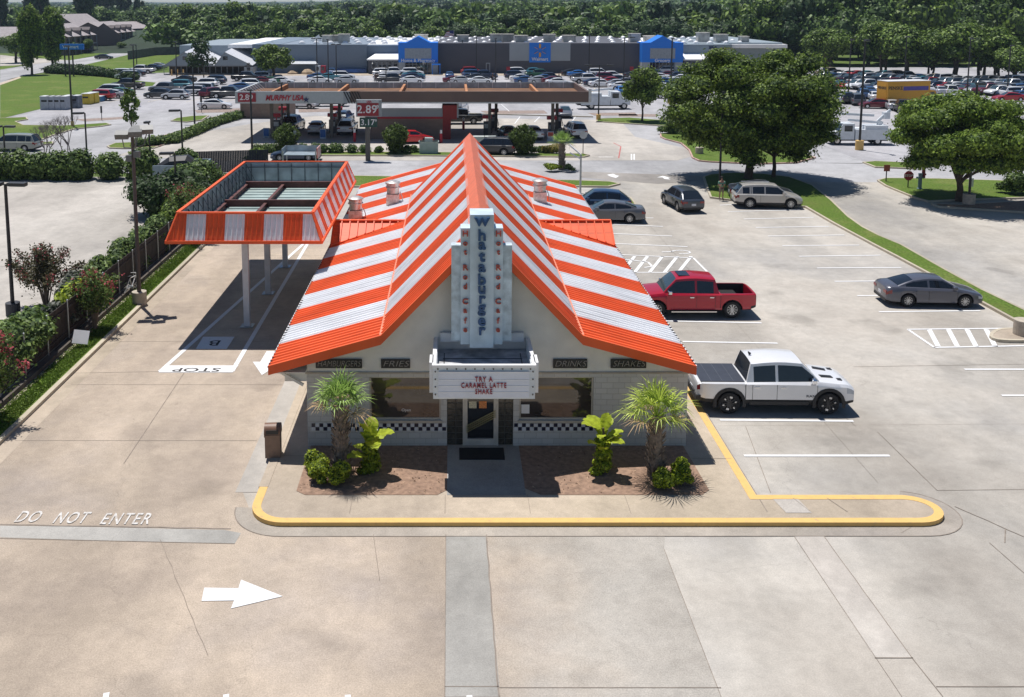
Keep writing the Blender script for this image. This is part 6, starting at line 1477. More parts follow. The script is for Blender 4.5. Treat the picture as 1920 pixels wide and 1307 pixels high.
# ================================================================ MOTEL
BR = blockmat('brick_brown', (.22, .16, .145), (.19, .14, .125), (.24, .2, .18), .6); SHG = mat('shingle', (.33, .295, .295), .9, var=.12, scale=1); DK = mat('balcony_dark', (.09, .09, .10), .8, var=.3, scale=.6)
def motel(pa, pb, depth, wall_h, roof_h, label, dorm=0, gable_b=True, win=True):
    a = Vector(G(*pa)); b = Vector(G(*pb)); d = (b - a).normalized(); L = (b - a).length; ang = math.atan2(d.y, d.x)
    root = empty('motel_building', (a.x, a.y, 0), ang, label, 'building', 'motel buildings'); 
    MB().box(0, L, 0, depth, 0, wall_h).build('wall', BR, root)
    q = MB(); e = .5; q.add([(-e, -e * 2, wall_h - .1), (L + e, -e * 2, wall_h - .1), (L + e, depth / 2, wall_h + roof_h), (-e, depth / 2, wall_h + roof_h), (-e, depth + e, wall_h - .1), (L + e, depth + e, wall_h - .1)], [(0, 1, 2, 3), (3, 2, 5, 4)]); q.build('roof', SHG, root)
    q = MB(); q.add([(0, 0, wall_h), (0, depth, wall_h), (0, depth / 2, wall_h + roof_h), (L, 0, wall_h), (L, depth, wall_h), (L, depth / 2, wall_h + roof_h)], [(0, 1, 2), (3, 5, 4)]); q.build('gable', BR, root)
    if win:
        n = int(L / 4)
        for k in range(n):
            for z in ((.6, wall_h * .5 + .4) if wall_h > 4 else (.8,)):
                x = 1 + k * (L - 2) / n; q = MB(); q.box(x, x + 1.9, -.05, -.001, z, z + 1.7); wo = q.build('window', DK, root); MB().box(x + .15, x + 1.0, -.08, -.05, z + .15, z + 1.5).build('pane', GLASS, wo)
        q = MB(); q.box(0, L, -1.2, -.1, wall_h * .5, wall_h * .5 + .15); 
        for k in range(n + 1): q.box(k * L / n - .08, k * L / n + .08, -1.2, -1.05, 0, wall_h)
        q.build('balcony', SL, root)
    for k in range(dorm):
        x = (k + .5) * L / dorm; q = MB(); h0 = wall_h + .1; q.box(x - .6, x + .6, -.4, 3, h0, h0 + 1.5); q.prism([(x - .8, h0 + 1.5), (x + .8, h0 + 1.5), (x, h0 + 2.4)], -3, .6, 0, XZ); do = q.build('dormer', mat('dormer', (.20, .17, .165), .8), root); MB().box(x - .35, x + .35, -.45, -.4, h0 + .4, h0 + 1.3).build('pane', DK, do)
    return root
motel((124, 104), (176, 97), 14, 5.6, 3.6, 'motel wing with three dormers behind the blue pylon sign', 3)
motel((208, 93.5), (250, 87), 14, 5.6, 3.6, 'motel wing with four dormers and a brown brick gable end', 4)
motel((243, 80), (298, 76), 12, 5.6, 2.6, 'plain motel wing at the right end with long ridge', 0)
motel((150, 84), (200, 80), 16, 6.0, 5.5, 'rear motel block with the highest ridge', 0, win=False)
motel((64, 84), (130, 83), 18, 5.0, 5.2, 'motel roof half hidden behind the two tall street trees', 0, win=False)
motel((-30, 92), (45, 92), 16, 3.4, 4.0, 'low grey-roofed building at the far left edge', 0, win=False)
motel((325, 66), (349, 64), 10, 3.0, 2.6, 'small house roof among the trees above the garden centre', 0, win=False)
bg2 = empty('brick_gable_wall', (*G(176, 94.5), 0), R(18), 'plain brown brick gable wall in the middle of the motel', 'wall')
q = MB(); q.prism([(0, 0), (8.6, 0), (8.6, 5.0), (3.4, 9.0), (0, 6.4)], -.6, 0, 0, XZ); q.build('wall', BR, bg2)
for k, (u, v, w_) in enumerate(((760, 41, 8), (1190, 8, 9))):
    x, y = G(u, 62); 
wf = empty('board_fence', (*G(240, 104), 0), 0, 'long grey board fence at the back of the left field', 'fence')
q = MB(); p0 = Vector((0, 0, 0)); x0, y0 = G(240, 104)
for (a, b) in (((240, 112), (290, 104)), ((290, 104), (340, 102))):
    A = Vector((*G(*a), 0)) - wf.location; B = Vector((*G(*b), 0)) - wf.location; q.bar(A + Vector((0, 0, 1.2)), B + Vector((0, 0, 1.2)), .12, 2.4)
q.build('boards', mat('grey_boards', (.13, .13, .15), .9, var=.2, scale=1), wf)
# ================================================================ FUEL STATION
Yf, Yb = 106.0, 118.5; xa, xb = -24.2, 15.1; zb_, zt_ = 4.28, 5.62
fc = empty('fuel_canopy', (-4, 112, 0), 0, 'long flat fuel station canopy with white and brown fascia and open rusty top', 'canopy')
def fp(mb, name, mt, par=None, sm=None):
    o = mb.build(name, mt, par or fc, sm)
    if not par: o.location = (4, -112, 0)
    return o
xs1 = W(644, 185, Yf)[0]; xs2 = W(672, 185, Yf)[0]
q = MB(); q.box(xa, xs1, Yf, Yf + .25, zb_, zt_); q.box(xa, xa + .25, Yf + .25, Yb, zb_, zt_); fp(q, 'white_fascia', mat('fascia_grey', (.42, .45, .46), .5, var=.05))
BRN = mat('fascia_brown', (.145, .095, .080), .6, var=.1, scale=.5)
q = MB(); q.box(xs2 - .9, xb, Yf, Yf + .25, zb_ + .16, zt_); q.box(xb - .25, xb, Yf + .25, Yb, zb_ + .16, zt_, 0); fp(q, 'brown_fascia', BRN)
q = MB(); q.box(xs2 - 1.2, xb + .02, Yf - .03, Yf + .25, zb_, zb_ + .155); q.box(xb - .1, xb + .2, Yf - .1, Yf + .3, zb_ + .16, zt_ + .3); fp(q, 'bottom_trim', mat('ftrim', (.55, .56, .56), .5))
q = MB(); 
for k in range(6):
    x0 = xs1 + k * .3; q.box(x0, x0 + .3, Yf + .02, Yf + .25, zb_, zt_, 1)
    pts = [(x0 + .9 * (1 - t) ** 0 * 0 + (.0 + .75 * (1 - math.sqrt(max(0, 1 - (1 - t) ** 2))) * -1 + .75) * 0 + (.7 * (1 - t)) ** 1.0 * .9, zb_ + (zt_ - zb_) * t) for t in [i / 6 for i in range(7)]]
    for (a, z0), (b, z1) in zip(pts, pts[1:]): q.add([(a - .03, Yf - .03, z0), (a + .11, Yf - .03, z0), (b + .11, Yf - .03, z1), (b - .03, Yf - .03, z1)], [(0, 1, 2, 3)], 0)
fp(q, 'curved_stripes', [BLACK, SL])
RUST = mat('rusty_deck', (.15, .07, .03), .8, var=.4, scale=.4, detail=8)
q = MB(); q.box(xa + .3, xb - .3, Yf + .3, Yb - .3, zb_ + .1, zb_ + .66); fp(q, 'deck', RUST)
q = MB(); q.box(xa, xb, Yb - .12, Yb, zb_, zt_ + .02); fp(q, 'rear_liner', LIN)
q = MB()
x = xa + 1
while x < xb: q.box(x, x + .08, Yb - .22, Yb - .12, zb_ + .67, zt_ + .05); x += 1.75
for k in range(9): q.bar((xa + .3, Yf + 1 + k * 1.3, zt_), (xa + 1.4, Yf + 1 + k * 1.3, zb_ + .3), .07)
fp(q, 'liner_struts', WHITE)
q = MB()
for x in (-20.5, -13, -6, 1.5, 9.5): q.bar((x, Yf + .5, 5.2), (x + .0, Yb - .4, 5.2), .28, .5)
fp(q, 'deck_beam', mat('beam_orange', (.42, .18, .07), .7, var=.3, scale=.7))
MB_ = MB(); x0, z1 = W(446, 174.5, Yf); x1, z0 = W(480, 191, Yf); pp = fp(MB().box(x0, x1, Yf - .1, Yf - .01, z0, z1), 'price_panel', mat('led_red', (.28, .015, .03), .5))
o = text('price', '2.89', .88, mat('led_digit', (.75, .7, .7), .5), pp, .01, offset=.01); upright(o, (x0 + x1) / 2 - .05, Yf - .12, (z0 + z1) / 2)
o = text('sign_lettering', 'MURPHY USA', .82, mat('fuel_red', (.42, .012, .03), .5), fc, .03, shear=.3, offset=.02, sx=1.05); wd = max(v.co.x for v in o.data.vertices) * 2; xw0 = W(497, 183, Yf)[0]; xw1 = W(569, 183, Yf)[0]
for v in o.data.vertices: v.co.x *= (xw1 - xw0) / wd
upright(o, 0, 0, 0); o.location = ((xw0 + xw1) / 2 + 4, Yf - .04 - 112, W(530, 184, Yf)[1])
xx, z = W(574, 187, Yf); q = MB(); q.prism([(xx + (.38 if k % 2 == 0 else .15) * math.sin(k * math.pi / 5), z + (.38 if k % 2 == 0 else .15) * math.cos(k * math.pi / 5)) for k in range(10)], -Yf, -Yf + .05, 0, XZ); fp(q, 'star', mat('star_navy', (.02, .03, .10), .5))
PC = mat('post_brown', (.13, .115, .10), .7)
for u in (510, 541, 622, 637, 918, 930, 1036, 1044):
    yy = 108.6 if u in (541, 637, 930, 1044) else 115.2; yy = 115.2 if yy == 108.6 else 108.6
    x = W(u, 240, yy)[0]; fp(MB().box(x - .17, x + .17, yy - .17, yy + .17, 0, zb_ + .1), 'post', PC)
# pumps
def pump(x, y):
    o = empty('fuel_pump', (x, y, 0)); MB().box(-.55, .55, -.8, .8, 0, .16).build('island', CONC, o)
    MB().box(-.4, .4, -.3, .3, .16, 1.75).build('body', mat('pump_dark', (.08, .08, .09), .5), o); MB().box(-.55, .55, -.35, .35, 2.1, 2.5).box(-.06, .06, -.1, .1, 1.75, 2.1).build('topper', mat('fuel_red', (.42, .012, .03), .5), o)
    MB().box(-.3, .3, -.33, -.3, 1.0, 1.5).build('display', GALV, o); MB().tube([(.42, -.2, 1.2), (.6, -.3, .6), (.5, -.3, .4), (.45, -.2, 1.3)], .03).build('hose', BLACK, o); return o
pm = pump(0, 0); pl_ = [(519, 252, 'leftmost fuel pump, left of the first bush'), (532, 238, 'fuel pump behind the leftmost one'), (624, 252, 'fuel pump between the silver sedan and the white suv'), (634, 238, 'fuel pump behind the one by the white suv'), (913, 256, 'fuel pump left of the black sedan'), (926, 242, 'fuel pump with hose behind the middle one'), (1034, 258, 'fuel pump beside the red and white poster, rightmost front'), (1046, 242, 'fuel pump rear of the rightmost pair')]
for i, (u, v, l) in enumerate(pl_):
    o = pm if i == 0 else copy_tree(pm); o.location = (*G(u, v), .01); tag(o, l, 'fuel pump', 'fuel pumps')
# kiosk
kx0, kx1 = -9.4, -1.2; ky0, ky1 = 107.9, 115.6
kk = empty('kiosk', (-5, 108, 0), 0, 'fuel station kiosk with brown block walls, red stripe and pale parapet', 'kiosk')
def kp(mb, n, m): o = mb.build(n, m, kk); o.location = (5, -108, 0); return o
q = MB().box(kx0, kx1, ky0, ky1, 0, 2.35); kp(q, 'wall', blockmat('brown_block', (.27, .185, .145), (.23, .155, .12), (.19, .14, .11), 1.5))
q = MB().box(kx0 - .05, kx1 + .05, ky0 - .05, ky1 + .05, 2.35, 2.6); kp(q, 'red_stripe', mat('fuel_red', (.42, .012, .03)))
q = MB(); q.box(kx0 - .1, kx1 + .1, ky0 - .1, ky0 + .1, 2.6, 3.55); q.box(kx1 - .1, kx1 + .1, ky0 + .1, ky1, 2.6, 3.55); q.box(kx0 - .1, kx0 + .1, ky0 + .1, ky1, 2.6, 3.55); q.box(kx0, kx1, ky0, ky1, 2.6, 2.7); kp(q, 'parapet', SL)
q = MB(); q.box(kx1 + .0, kx1 + 1.6, ky0 - .2, ky0 + 5, 2.3, 3.9); q.box(kx1, kx1 + .9, ky0, ky0 + 5, 0, 2.3); kp(q, 'red_entry', mat('entry_red', (.28, .02, .02), .6))
q = MB(); q.box(kx1 + .9, kx1 + .93, ky0 + .6, ky0 + 1.5, .4, 2.1); q.box(kx1 + .9, kx1 + .93, ky0 + 2.2, ky0 + 3.2, .4, 2.1); kp(q, 'door', GLASS)
q = MB(); q.box(kx1 + 1.6, kx1 + 1.8, ky0 - .2, ky0 + 6, 2.5, 4.2); kp(q, 'side_panel', SL)
# brown bin enclosure and storage
be = empty('block_enclosure', (*G(497, 222), 0), 0, 'brown block enclosure with gates under the left end of the fuel canopy', 'enclosure')
MB().box(-3.3, 3.3, 0, 5, 0, 3.1).build('wall', MAT['brown_block'], be); MB().box(-.6, 2.0, -.06, -.001, .1, 2.7).build('gate', mat('gate_tan', (.22, .16, .12), .7), be)
# tall price sign
px_, py_ = G(690, 301); ps = empty('price_sign', (px_, py_, 0), 0, 'tall price sign with red and green price panels on one brown pole', 'sign')
PY_ = py_
MB().box(-.22, .22, -.22, .22, 0, 5.6).build('pole', PC, ps)
def pan(u0, u1, v0, v1, m, nm, par=ps, dy=-.3):
    a, z1 = W(u0, v0, PY_ + dy); b, z0 = W(u1, v1, PY_ + dy); o = MB().box(a - px_, b - px_, dy, dy + .5, z0, z1).build(nm, m, par); return (a + b) / 2 - px_, (z0 + z1) / 2, o
MB().box(*[W(669, 190, PY_)[0] - px_ - .06, W(713, 190, PY_)[0] - px_ + .12, -.25, .25], W(690, 218.5, PY_)[1], W(690, 187, PY_)[1]).build('cabinet', mat('cab', (.32, .33, .34), .5), ps)
cx_, cz_, a1 = pan(670, 710, 193.5, 217.5, mat('price_red', (.30, .012, .025), .4), 'price_panel'); o = text('price', '2.89', 1.1, mat('led_digit', (.75, .7, .7)), a1, .01, offset=.016, space=1.05); upright(o, cx_ - .1, -.32, cz_); o = text('price', '9', .5, MAT['led_digit'], a1, .01, offset=.01); upright(o, cx_ + .93, -.32, cz_ + .25)
_, zt2, a3 = pan(670, 710, 189, 193, mat('cab2', (.5, .5, .52), .5), 'name_strip'); o = text('sign_lettering', 'USA', .26, MAT['fuel_red'], a3, .01, offset=.01); upright(o, .2, -.32, zt2)
cx_, cz_, a2 = pan(674, 707, 221, 238.5, mat('price_green', (.01, .06, .045), .4), 'price_panel'); o = text('price', '3.17', .82, MAT['led_digit'], a2, .01, offset=.01); upright(o, cx_ - .06, -.32, cz_); o = text('price', '9', .36, MAT['led_digit'], a2, .01, offset=.008); upright(o, cx_ + .74, -.32, cz_ + .18)
# transformers, posters, bollards
def simple(name, mb, m, u, v, label, cat, group=None, rz=0, dz=0):
    root = empty(name, (*G(u, v), dz), rz, label, cat, group); mb.build('body', m, root); return root
PG = mat('pale_green_box', (.33, .40, .38), .6, var=.08)
o = simple('transformer', MB().box(-.95, .95, -.5, .5, 0, 1.35), PG, 804, 289, 'pale green transformer box with raised centre before the red car', 'transformer'); MB().box(-.4, .4, -.4, .3, 1.35, 1.7).build('top_box', PG, o); MB().box(-1.02, 1.02, -.56, .56, 1.3, 1.35).build('lid', PG, o)
for u, l in ((898, 'left'), (919, 'right')):
    o = simple('utility_cabinet', MB().box(-.6, .6, -.4, .4, 0, .9), PG, u, 272, f'{l} one of two pale green cabinets right of the roof peak', 'cabinet', 'pale green cabinets'); MB().box(-.64, .64, -.44, .44, .9, .98).build('lid', mat('lid', (.5, .54, .52), .5), o)
for u, v, l in ((500, 258, 'blue and white merchandise box left of the leftmost pump'), (606, 260, 'blue and white poster box beside the silver sedan'), (1032, 265, 'red, white and blue poster stand under the right pumps')):
    o = simple('poster_box', MB().box(-.35, .35, -.2, .2, 0, 1.1), mat('poster_white', (.45, .5, .55), .5, var=.4, scale=3), u, v, l, 'display'); MB().box(-.3, .3, -.22, -.2, .6 if u > 1000 else .2, 1.05).build('poster', mat('poster_red', (.4, .05, .03), .5) if u > 1000 else mat('poster_blue', (.03, .12, .35), .5), o)
for i, (u, v) in enumerate(((665, 266), (827, 268), (869, 243))):
    o = simple('bollard', MB().cyl((0, 0, 0), (0, 0, 1.05), .16, n=12), mat('fuel_red'), u, v, ['red bollard beside the white suv and price sign', 'red bollard right of the red car', 'red bollard beside the black pickup at the kiosk'][i], 'bollard', 'red bollards at the kiosk'); MB().cyl((0, 0, 1.05), (0, 0, 1.45), .13, n=12).build('white_cap', WHITE, o)
# ================================================================ LAMP POLES
def lamp(u, v, vt, label, kind='L', base=None, w_=.09, cat='lamp post', group='parking lot lamp posts', lean=0):
    x, y = G(u, v); h = W(u, vt, y)[1]; o = empty('lamp_post', (x, y, 0), 0, label, cat, group)
    MB().cyl((0, 0, 0), (0, 0, h), w_, w_ * .75, 10).build('pole', POLE, o)
    hm = mat('lamp_head_dark', (.035, .035, .038), .5)
    def head(a, b, ang=0, s=1):
        q = MB(); q.bar(a, b, .42 * s, .16 * s); ho = q.build('lamp_head', hm, o); a = Vector(a); b = Vector(b); MB().bar(a + (b - a) * .12 - Vector((0, 0, .09 * s)), b - Vector((0, 0, .09 * s)), .34 * s, .02).build('lens', mat('lamp_lens', (.5, .5, .48), .3), ho)
    if kind == 'L': head((-.1, 0, h), (-1.05, 0, h - .02))
    if kind == 'T': head((-.15, 0, h), (-1.0, 0, h - .02)); head((.15, 0, h), (1.0, 0, h - .02))
    if kind == 'F': head((0, -.1, h), (0, -.8, h))
    if kind == 'Tb':
        MB().bar((-1.6, 0, h - .1), (1.6, 0, h - .1), .08).build('arm', POLE, o); head((-1.9, 0, h), (-1.0, 0, h)); head((1.0, 0, h), (1.9, 0, h))
    if base: 
        c = {'y': YELP, 'c': CONC, 'd': mat('base_dark', (.04, .042, .05), .7)}[base[0]]; MB().cyl((0, 0, 0), (0, 0, base[1]), base[2], n=20).build('base', c, o)
    return o
lamp(25, 590, 345, 'dark double-headed lamp post on a round dark base, left edge beyond the fence', 'T', ('d', .62, .34), .1)
lamp(12, 333, 237, 'double-headed lamp post at the left edge by the hedge', 'T'); lamp(165, 332, 212, 'single-arm lamp post rising out of the long hedge', 'L')
lamp(283, 333, 228, 'lamp post without visible arm right behind the floodlight pole', 'F'); lamp(344, 330, 207, 'single-arm lamp post behind the bin enclosure', 'L'); lamp(332, 408, 287, 'single-arm lamp post among the shrubs near the canopy corner', 'L')
lamp(136, 238, 86, 'tall leaning post near the white bins in the left lot', 'F', ('y', .7, .2), .13)
for u, v, vt, l in ((254, 196, 84, 'tall post at the edge of the left field'), (257, 132, 84, 'farther thin post at the left field'), (332, 158, 78, 'tall post before the garden centre fence'), (365, 232, 138, 'tall post with cross arm beside the curving hedge'), (473, 290, 168, 'tall post crossing the fuel canopy price panel'), (530, 262, 155, 'tall post crossing the fuel canopy lettering'),
                    (595, 158, 72, 'tall post before the blue-grey wall, left of two'), (616, 157, 74, 'tall post before the blue-grey wall, right of two'), (631, 150, 83, 'floodlight post with two lamps before the blue-grey wall'), (724, 160, 120, 'dark post before the left entrance shop'), (867, 136, 76, 'tall post at the left part of the dark wall'), (893, 142, 69, 'tall post at the middle left of the dark wall'), (929, 160, 72, 'tall post left of the blue logo panel'),
                    (1104, 146, 66, 'tall post right of the pale panels'), (1169, 165, 70, 'tall post left of the right blue entrance'), (1398, 130, 70, 'tall post at the right store wall behind the big tree'), (1590, 185, 74, 'thin post in the crowded right lot'), (1695, 160, 68, 'thin far post left of centre of the crowded lot'), (1812, 190, 72, 'post between the lanes of the crowded lot'), (1888, 180, 85, 'rightmost thin post of the crowded lot')):
    lamp(u, v, vt, l, 'Tb' if u in (365, 1169) else 'T' if u in (595, 631) else 'F', None, .12)
lamp(1122, 226, 122, 'cross-arm lamp post on a yellow base right of the fuel canopy', 'Tb', ('y', .8, .3), .1); lamp(1257, 194, 72, 'tall lamp post on a yellow base beside the small round tree', 'F', ('y', .9, .42), .14)
lamp(1611, 281, 75, 'tall lamp post on a yellow base before the bucket truck', 'F', ('y', 1.0, .42), .13); lamp(1349, 352, 172, 'dark post on the verge where a person stands', 'F', None, .1); lamp(1816, 385, 156, 'tall dark post in front of the round bright tree', 'F', ('c', .9, .45), .1)
x, y = G(1303, 293); o = empty('lamp_post', (*G(1311, 290), 0), 0, 'lamp post on a short concrete base, half hidden by the thick tree crown', 'lamp post'); MB().cyl((0, 0, 0), (0, 0, .75), .4, n=20).build('base', CONC, o); MB().cyl((0, 0, .75), (0, 0, 6.2), .08, n=8).build('pole', POLE, o)
# floodlight pole in the left strip
x, y = G(262, 572); fp_ = empty('floodlight_pole', (x, y, 0), 0, 'brown pole with four box floodlights on a round concrete base, left strip', 'lamp post'); h = W(250, 250, y)[1]
MB().cyl((0, 0, 0), (0, 0, .72), .36, n=24).build('base', CONC, fp_); MB().cyl((0, 0, 0), (0, 0, h), .11, .08, 12).build('pole', mat('pole_brown', (.10, .075, .065), .6), fp_)
FM = mat('flood_grey', (.15, .15, .145), .5, var=.15, scale=6)
def flood(c, yaw, tilt, arm):
    q = MB(); q.tube([(0, 0, h - .75), arm, (c[0], c[1], c[2] - .2)], .03, 6); q.build('arm', FM, fp_)
    M = Matrix.Translation(c) @ Matrix.Rotation(yaw, 4, 'Z') @ Matrix.Rotation(tilt, 4, 'X'); q = MB(); q.box(-.32, .32, -.14, .14, -.2, .2, 0, M); ho = q.build('lamp_head', FM, fp_)
    MB().box(-.28, .28, -.155, -.14, -.16, .16, 0, M).build('lens', GLASS, ho)
flood((-.42, -.25, h - .05), R(5), R(115), (-.4, -.1, h - .7)); flood((.25, -.3, h + .05), R(15), R(105), (.2, -.2, h - .65)); flood((.62, .3, h + .15), R(200), R(60), (.5, .2, h - .6)); flood((.1, .5, h + .12), R(170), R(70), (.1, .3, h - .6))
for dx, z in ((-.18, h - 1.25), (.2, h - 1.05)): MB().box(dx - .14, dx + .14, -.16, .1, z - .16, z + .16).build('security_light', FM, fp_)
# white arm lamp post beside roof
x, y = G(1088, 362); o = empty('lamp_post', (x, y, 0), 0, 'grey lamp post with two white bar heads beside the right roof edge', 'lamp post'); h = W(1088, 290, y)[1]
MB().cyl((0, 0, 0), (0, 0, h), .09, .07, 10).build('pole', GALV, o); MB().bar((0, 0, h - .0), (-.9, .3, h + .75), .16, .1).build('lamp_head', WHITE, o); MB().bar((0, 0, h - .35), (-.9, .1, h + .15), .16, .1).build('lamp_head', WHITE, o)
# ================================================================ FENCES BY THE DRIVE
fe = empty('board_fence', (-17.2, 50, 0), 0, 'dark brown board fence with steel posts along the left side of the drive', 'fence')
BD = mat('dark_boards', (.038, .028, .024), .85, var=.35, scale=2, detail=6)
q = MB(); y = 12.0
while y < 72: q.box(-17.42, -17.39 + random.uniform(0, .012), y, y + .135, .35, 1.95 + random.uniform(-.02, .02)); y += .145
for z in (.55, 1.6): q.box(-17.39, -17.34, 12, 72, z, z + .09)
o = q.build('boards', BD, fe); o.location = (17.2, -50, 0)
for k in range(20):
    y = 30.6 + k * 2.2; q = MB(); q.cyl((-17.28, y, 0), (-17.28, y, 2.05), .03, n=8); q.lathe([(.04, 2.05), (.04, 2.09), (.001, 2.12)], 8, 0, (-17.28, y, 0)); o = q.build('post', GALV, fe); o.location = (17.2, -50, 0)
rw = empty('low_wall', (-17.0, 50, 0), 0, 'low dark concrete retaining wall under the left fence', 'wall'); o = MB().box(-17.33, -17.0, 12, 72, -.05, .34).build('wall', mat('stained_wall', (.10, .085, .07), .95, var=.4, scale=1.5, detail=8), rw); o.location = (17.0, -50, 0)
x0, y0 = G(345, 327); x1, y1 = G(502, 322)
f2 = empty('board_fence', (x0, y0, 0), math.atan2(y1 - y0, x1 - x0), 'dark blue-grey board fence behind the blue-grey bin enclosure', 'fence'); L = math.hypot(x1 - x0, y1 - y0); q = MB(); x = 0
while x < L: q.box(x, x + .14, -.02, random.uniform(.0, .012), .05, 2.05); x += .15
q.build('boards', mat('navy_boards', (.017, .020, .032), .85, var=.3, scale=2), f2)
bn = empty('bin_enclosure', (*G(352, 350), 0), 0, 'blue-grey open-topped bin enclosure with a dark cover inside', 'enclosure'); bm_ = mat('enclosure_blue', (.20, .26, .30), .6, var=.15); q = MB()
q.box(-2.2, 1.5, 1.6, 1.75, 0, 2.1); q.add([(1.5, 1.75, 0), (1.5, -1.9, 0), (1.5, -1.9, 2.1), (1.5, 1.75, 2.1), (1.62, 1.75, 0), (1.62, -1.9, 0), (1.62, -1.9, 2.1), (1.62, 1.75, 2.1)], [(0, 3, 2, 1), (4, 5, 6, 7), (3, 7, 6, 2), (1, 2, 6, 5)]); q.box(-2.3, 1.5, -1.9, -1.78, 0, 2.1); q.build('wall', bm_, bn)
q = MB(); q.tube([(-2.6, -.2, 1.2), (-1.2, 0, 1.75), (0, 0, 1.8), (.9, 0, 1.5)], [.5, .9, .95, .6], 10); q.build('dark_cover', BLACK, bn); MB().box(-.1, .8, -1.1, -.5, 1.9, 1.95).build('sign_plate', mat('plate_pinkish', (.35, .28, .27), .7), bn)
# ================================================================ SMALL THINGS NEAR THE RESTAURANT
x, y = G(513, 853, .13); tc = empty('litter_bin', (x, y, .14), R(4), 'tan litter bin with domed brown hood at the left wall corner', 'litter bin'); TB = mat('bin_tan', (.23, .145, .10), .6, var=.1, scale=8); TB2 = mat('bin_brown', (.17, .085, .05), .5)
MB().box(-.25, .25, -.25, .25, 0, .82).box(-.27, .27, -.27, .27, .74, .80).build('body', TB, tc)
q = MB(); n_ = 12; vs = []
for xx in (-.27, .27): vs += [(xx, .27 * math.cos(math.pi * k / n_) * 1.0, .82 + .30 * math.sin(math.pi * k / n_)) for k in range(n_ + 1)]
m_ = n_ + 1; q.add(vs, [(k, k + 1, k + 1 + m_, k + m_) for k in range(n_)] + [list(range(m_ - 1, -1, -1)), list(range(m_, 2 * m_))]); q.build('hood', TB2, tc, R(40)); MB().box(-.2, .2, -.275, -.26, .84, .98).build('flap', BLACK, tc)
x, y = G(157, 655); ab = empty('sign_board', (x - .1, y, .12), R(25), 'white tilted square board leaning on the grass strip by the fence', 'sign board'); M = Matrix.Translation((0, 0, .45)) @ Matrix.Rotation(R(-28), 4, 'X') @ Matrix.Rotation(R(14), 4, 'Y'); MB().box(-.33, .33, -.015, .015, -.3, .3, 0, M).build('board', WHITE, ab); MB().cyl((0, .05, 0), (0, .05, .4), .02).cyl((.2, .1, 0), (.15, .05, .3), .02).build('stake', GALV, ab)
# bicycle
x, y = G(250, 556); bc = empty('bicycle', (x - .1, y + .2, .13), R(75), 'white bicycle leaning behind the floodlight pole base', 'bicycle')
for xx in (-.5, .5):
    q = MB(); vs = []; n_ = 24
    for rr, yy in ((.33, -.02), (.355, 0), (.33, .02), (.31, 0)):
        vs += [(xx + rr * math.cos(6.283 * k / n_), yy, .36 + rr * math.sin(6.283 * k / n_)) for k in range(n_)]
    q.add(vs, [(i * n_ + k, i * n_ + (k + 1) % n_, ((i + 1) % 4) * n_ + (k + 1) % n_, ((i + 1) % 4) * n_ + k) for i in range(4) for k in range(n_)]); wo = q.build('wheel', TYRE, bc)
    q = MB(); [q.bar((xx, 0, .36), (xx + .31 * math.cos(a), 0, .36 + .31 * math.sin(a)), .006) for a in [k * .524 for k in range(12)]]; q.build('spokes', GALV, wo)
q = MB(); A, B, C_, D_, E_ = (-.5, 0, .36), (-.05, 0, .34), (-.18, 0, .85), (.36, 0, .85), (.5, 0, .36)
for a, b in ((A, B), (A, C_), (B, C_), (C_, D_), (B, D_), (D_, E_)): q.cyl(a, b, .022, n=8)
q.build('frame', WHITE, bc); q = MB(); q.tube([(.34, -.28, .98), (.36, -.1, 1.0), (.36, .1, 1.0), (.34, .28, .98)], .016); q.cyl((.36, 0, .85), (.36, 0, 1.0), .018); q.build('handlebar', WHITE, bc); MB().box(-.3, -.06, -.06, .06, .93, .97).cyl((-.18, 0, .85), (-.18, 0, .94), .015).build('saddle', BLACK, bc); MB().cyl((-.05, -.12, .34), (-.05, .12, .34), .08, n=12).build('crank', GALV, bc)
# signs on the right
def sign_post(u, v, vt, label, cat='sign', group=None):
    x, y = G(u, v); o = empty('road_sign', (x, y, .1), 0, label, cat, group); h = W(u, vt, y)[1] - .1; MB().box(-.035, .035, -.035, .035, 0, h).build('post', POLE, o); return o, h
o, h = sign_post(1702, 354, 320, 'red stop sign on the grass before the hydrant'); c = h - .42; q = MB(); q.prism([(.42 * math.cos(math.pi / 8 + k * math.pi / 4), c + .42 * math.sin(math.pi / 8 + k * math.pi / 4)) for k in range(8)], .04, .06, 0, XZ); po = q.build('plate', mat('stop_red', (.33, .02, .03), .4), o); t_ = text('lettering', 'STOP', .27, WHITE, po, .004, offset=.006, sx=1.05); upright(t_, 0, -.07, c)
o, h = sign_post(1661, 343, 309, 'small red-brown square sign left of the stop sign'); MB().box(-.26, .26, -.06, -.036, h - .56, h).build('plate', mat('sign_redbrown', (.32, .07, .06), .5), o)
o, h = sign_post(1819, 360, 334, 'small white sign under the round bright tree'); MB().box(-.2, .2, -.06, -.036, h - .7, h).build('plate', WHITE, o)
o, h = sign_post(1093, 291, 246, 'back of a stop sign at the right end of the fuel station strip'); q = MB(); q.prism([(.4 * math.cos(math.pi / 8 + k * math.pi / 4), h - .4 + .4 * math.sin(math.pi / 8 + k * math.pi / 4)) for k in range(8)], .04, .06, 0, XZ); q.build('plate', GALV, o)
o, h = sign_post(554, 291, 245, 'thin sign post in the strip right of the left evergreen bush')
MB().box(-.15, .15, -.05, -.036, h - .4, h).build('plate', GALV, o)
o, h = sign_post(191, 226, 199, 'thin sign post in the left lot behind the bins'); MB().box(-.12, .12, -.06, -.036, h - .9, h).build('plate', POLE, o)
o, h = sign_post(378, 212, 181, 'thin sign post behind the beige sedan'); MB().box(-.15, .15, -.06, -.036, h - .8, h).build('plate', POLE, o)
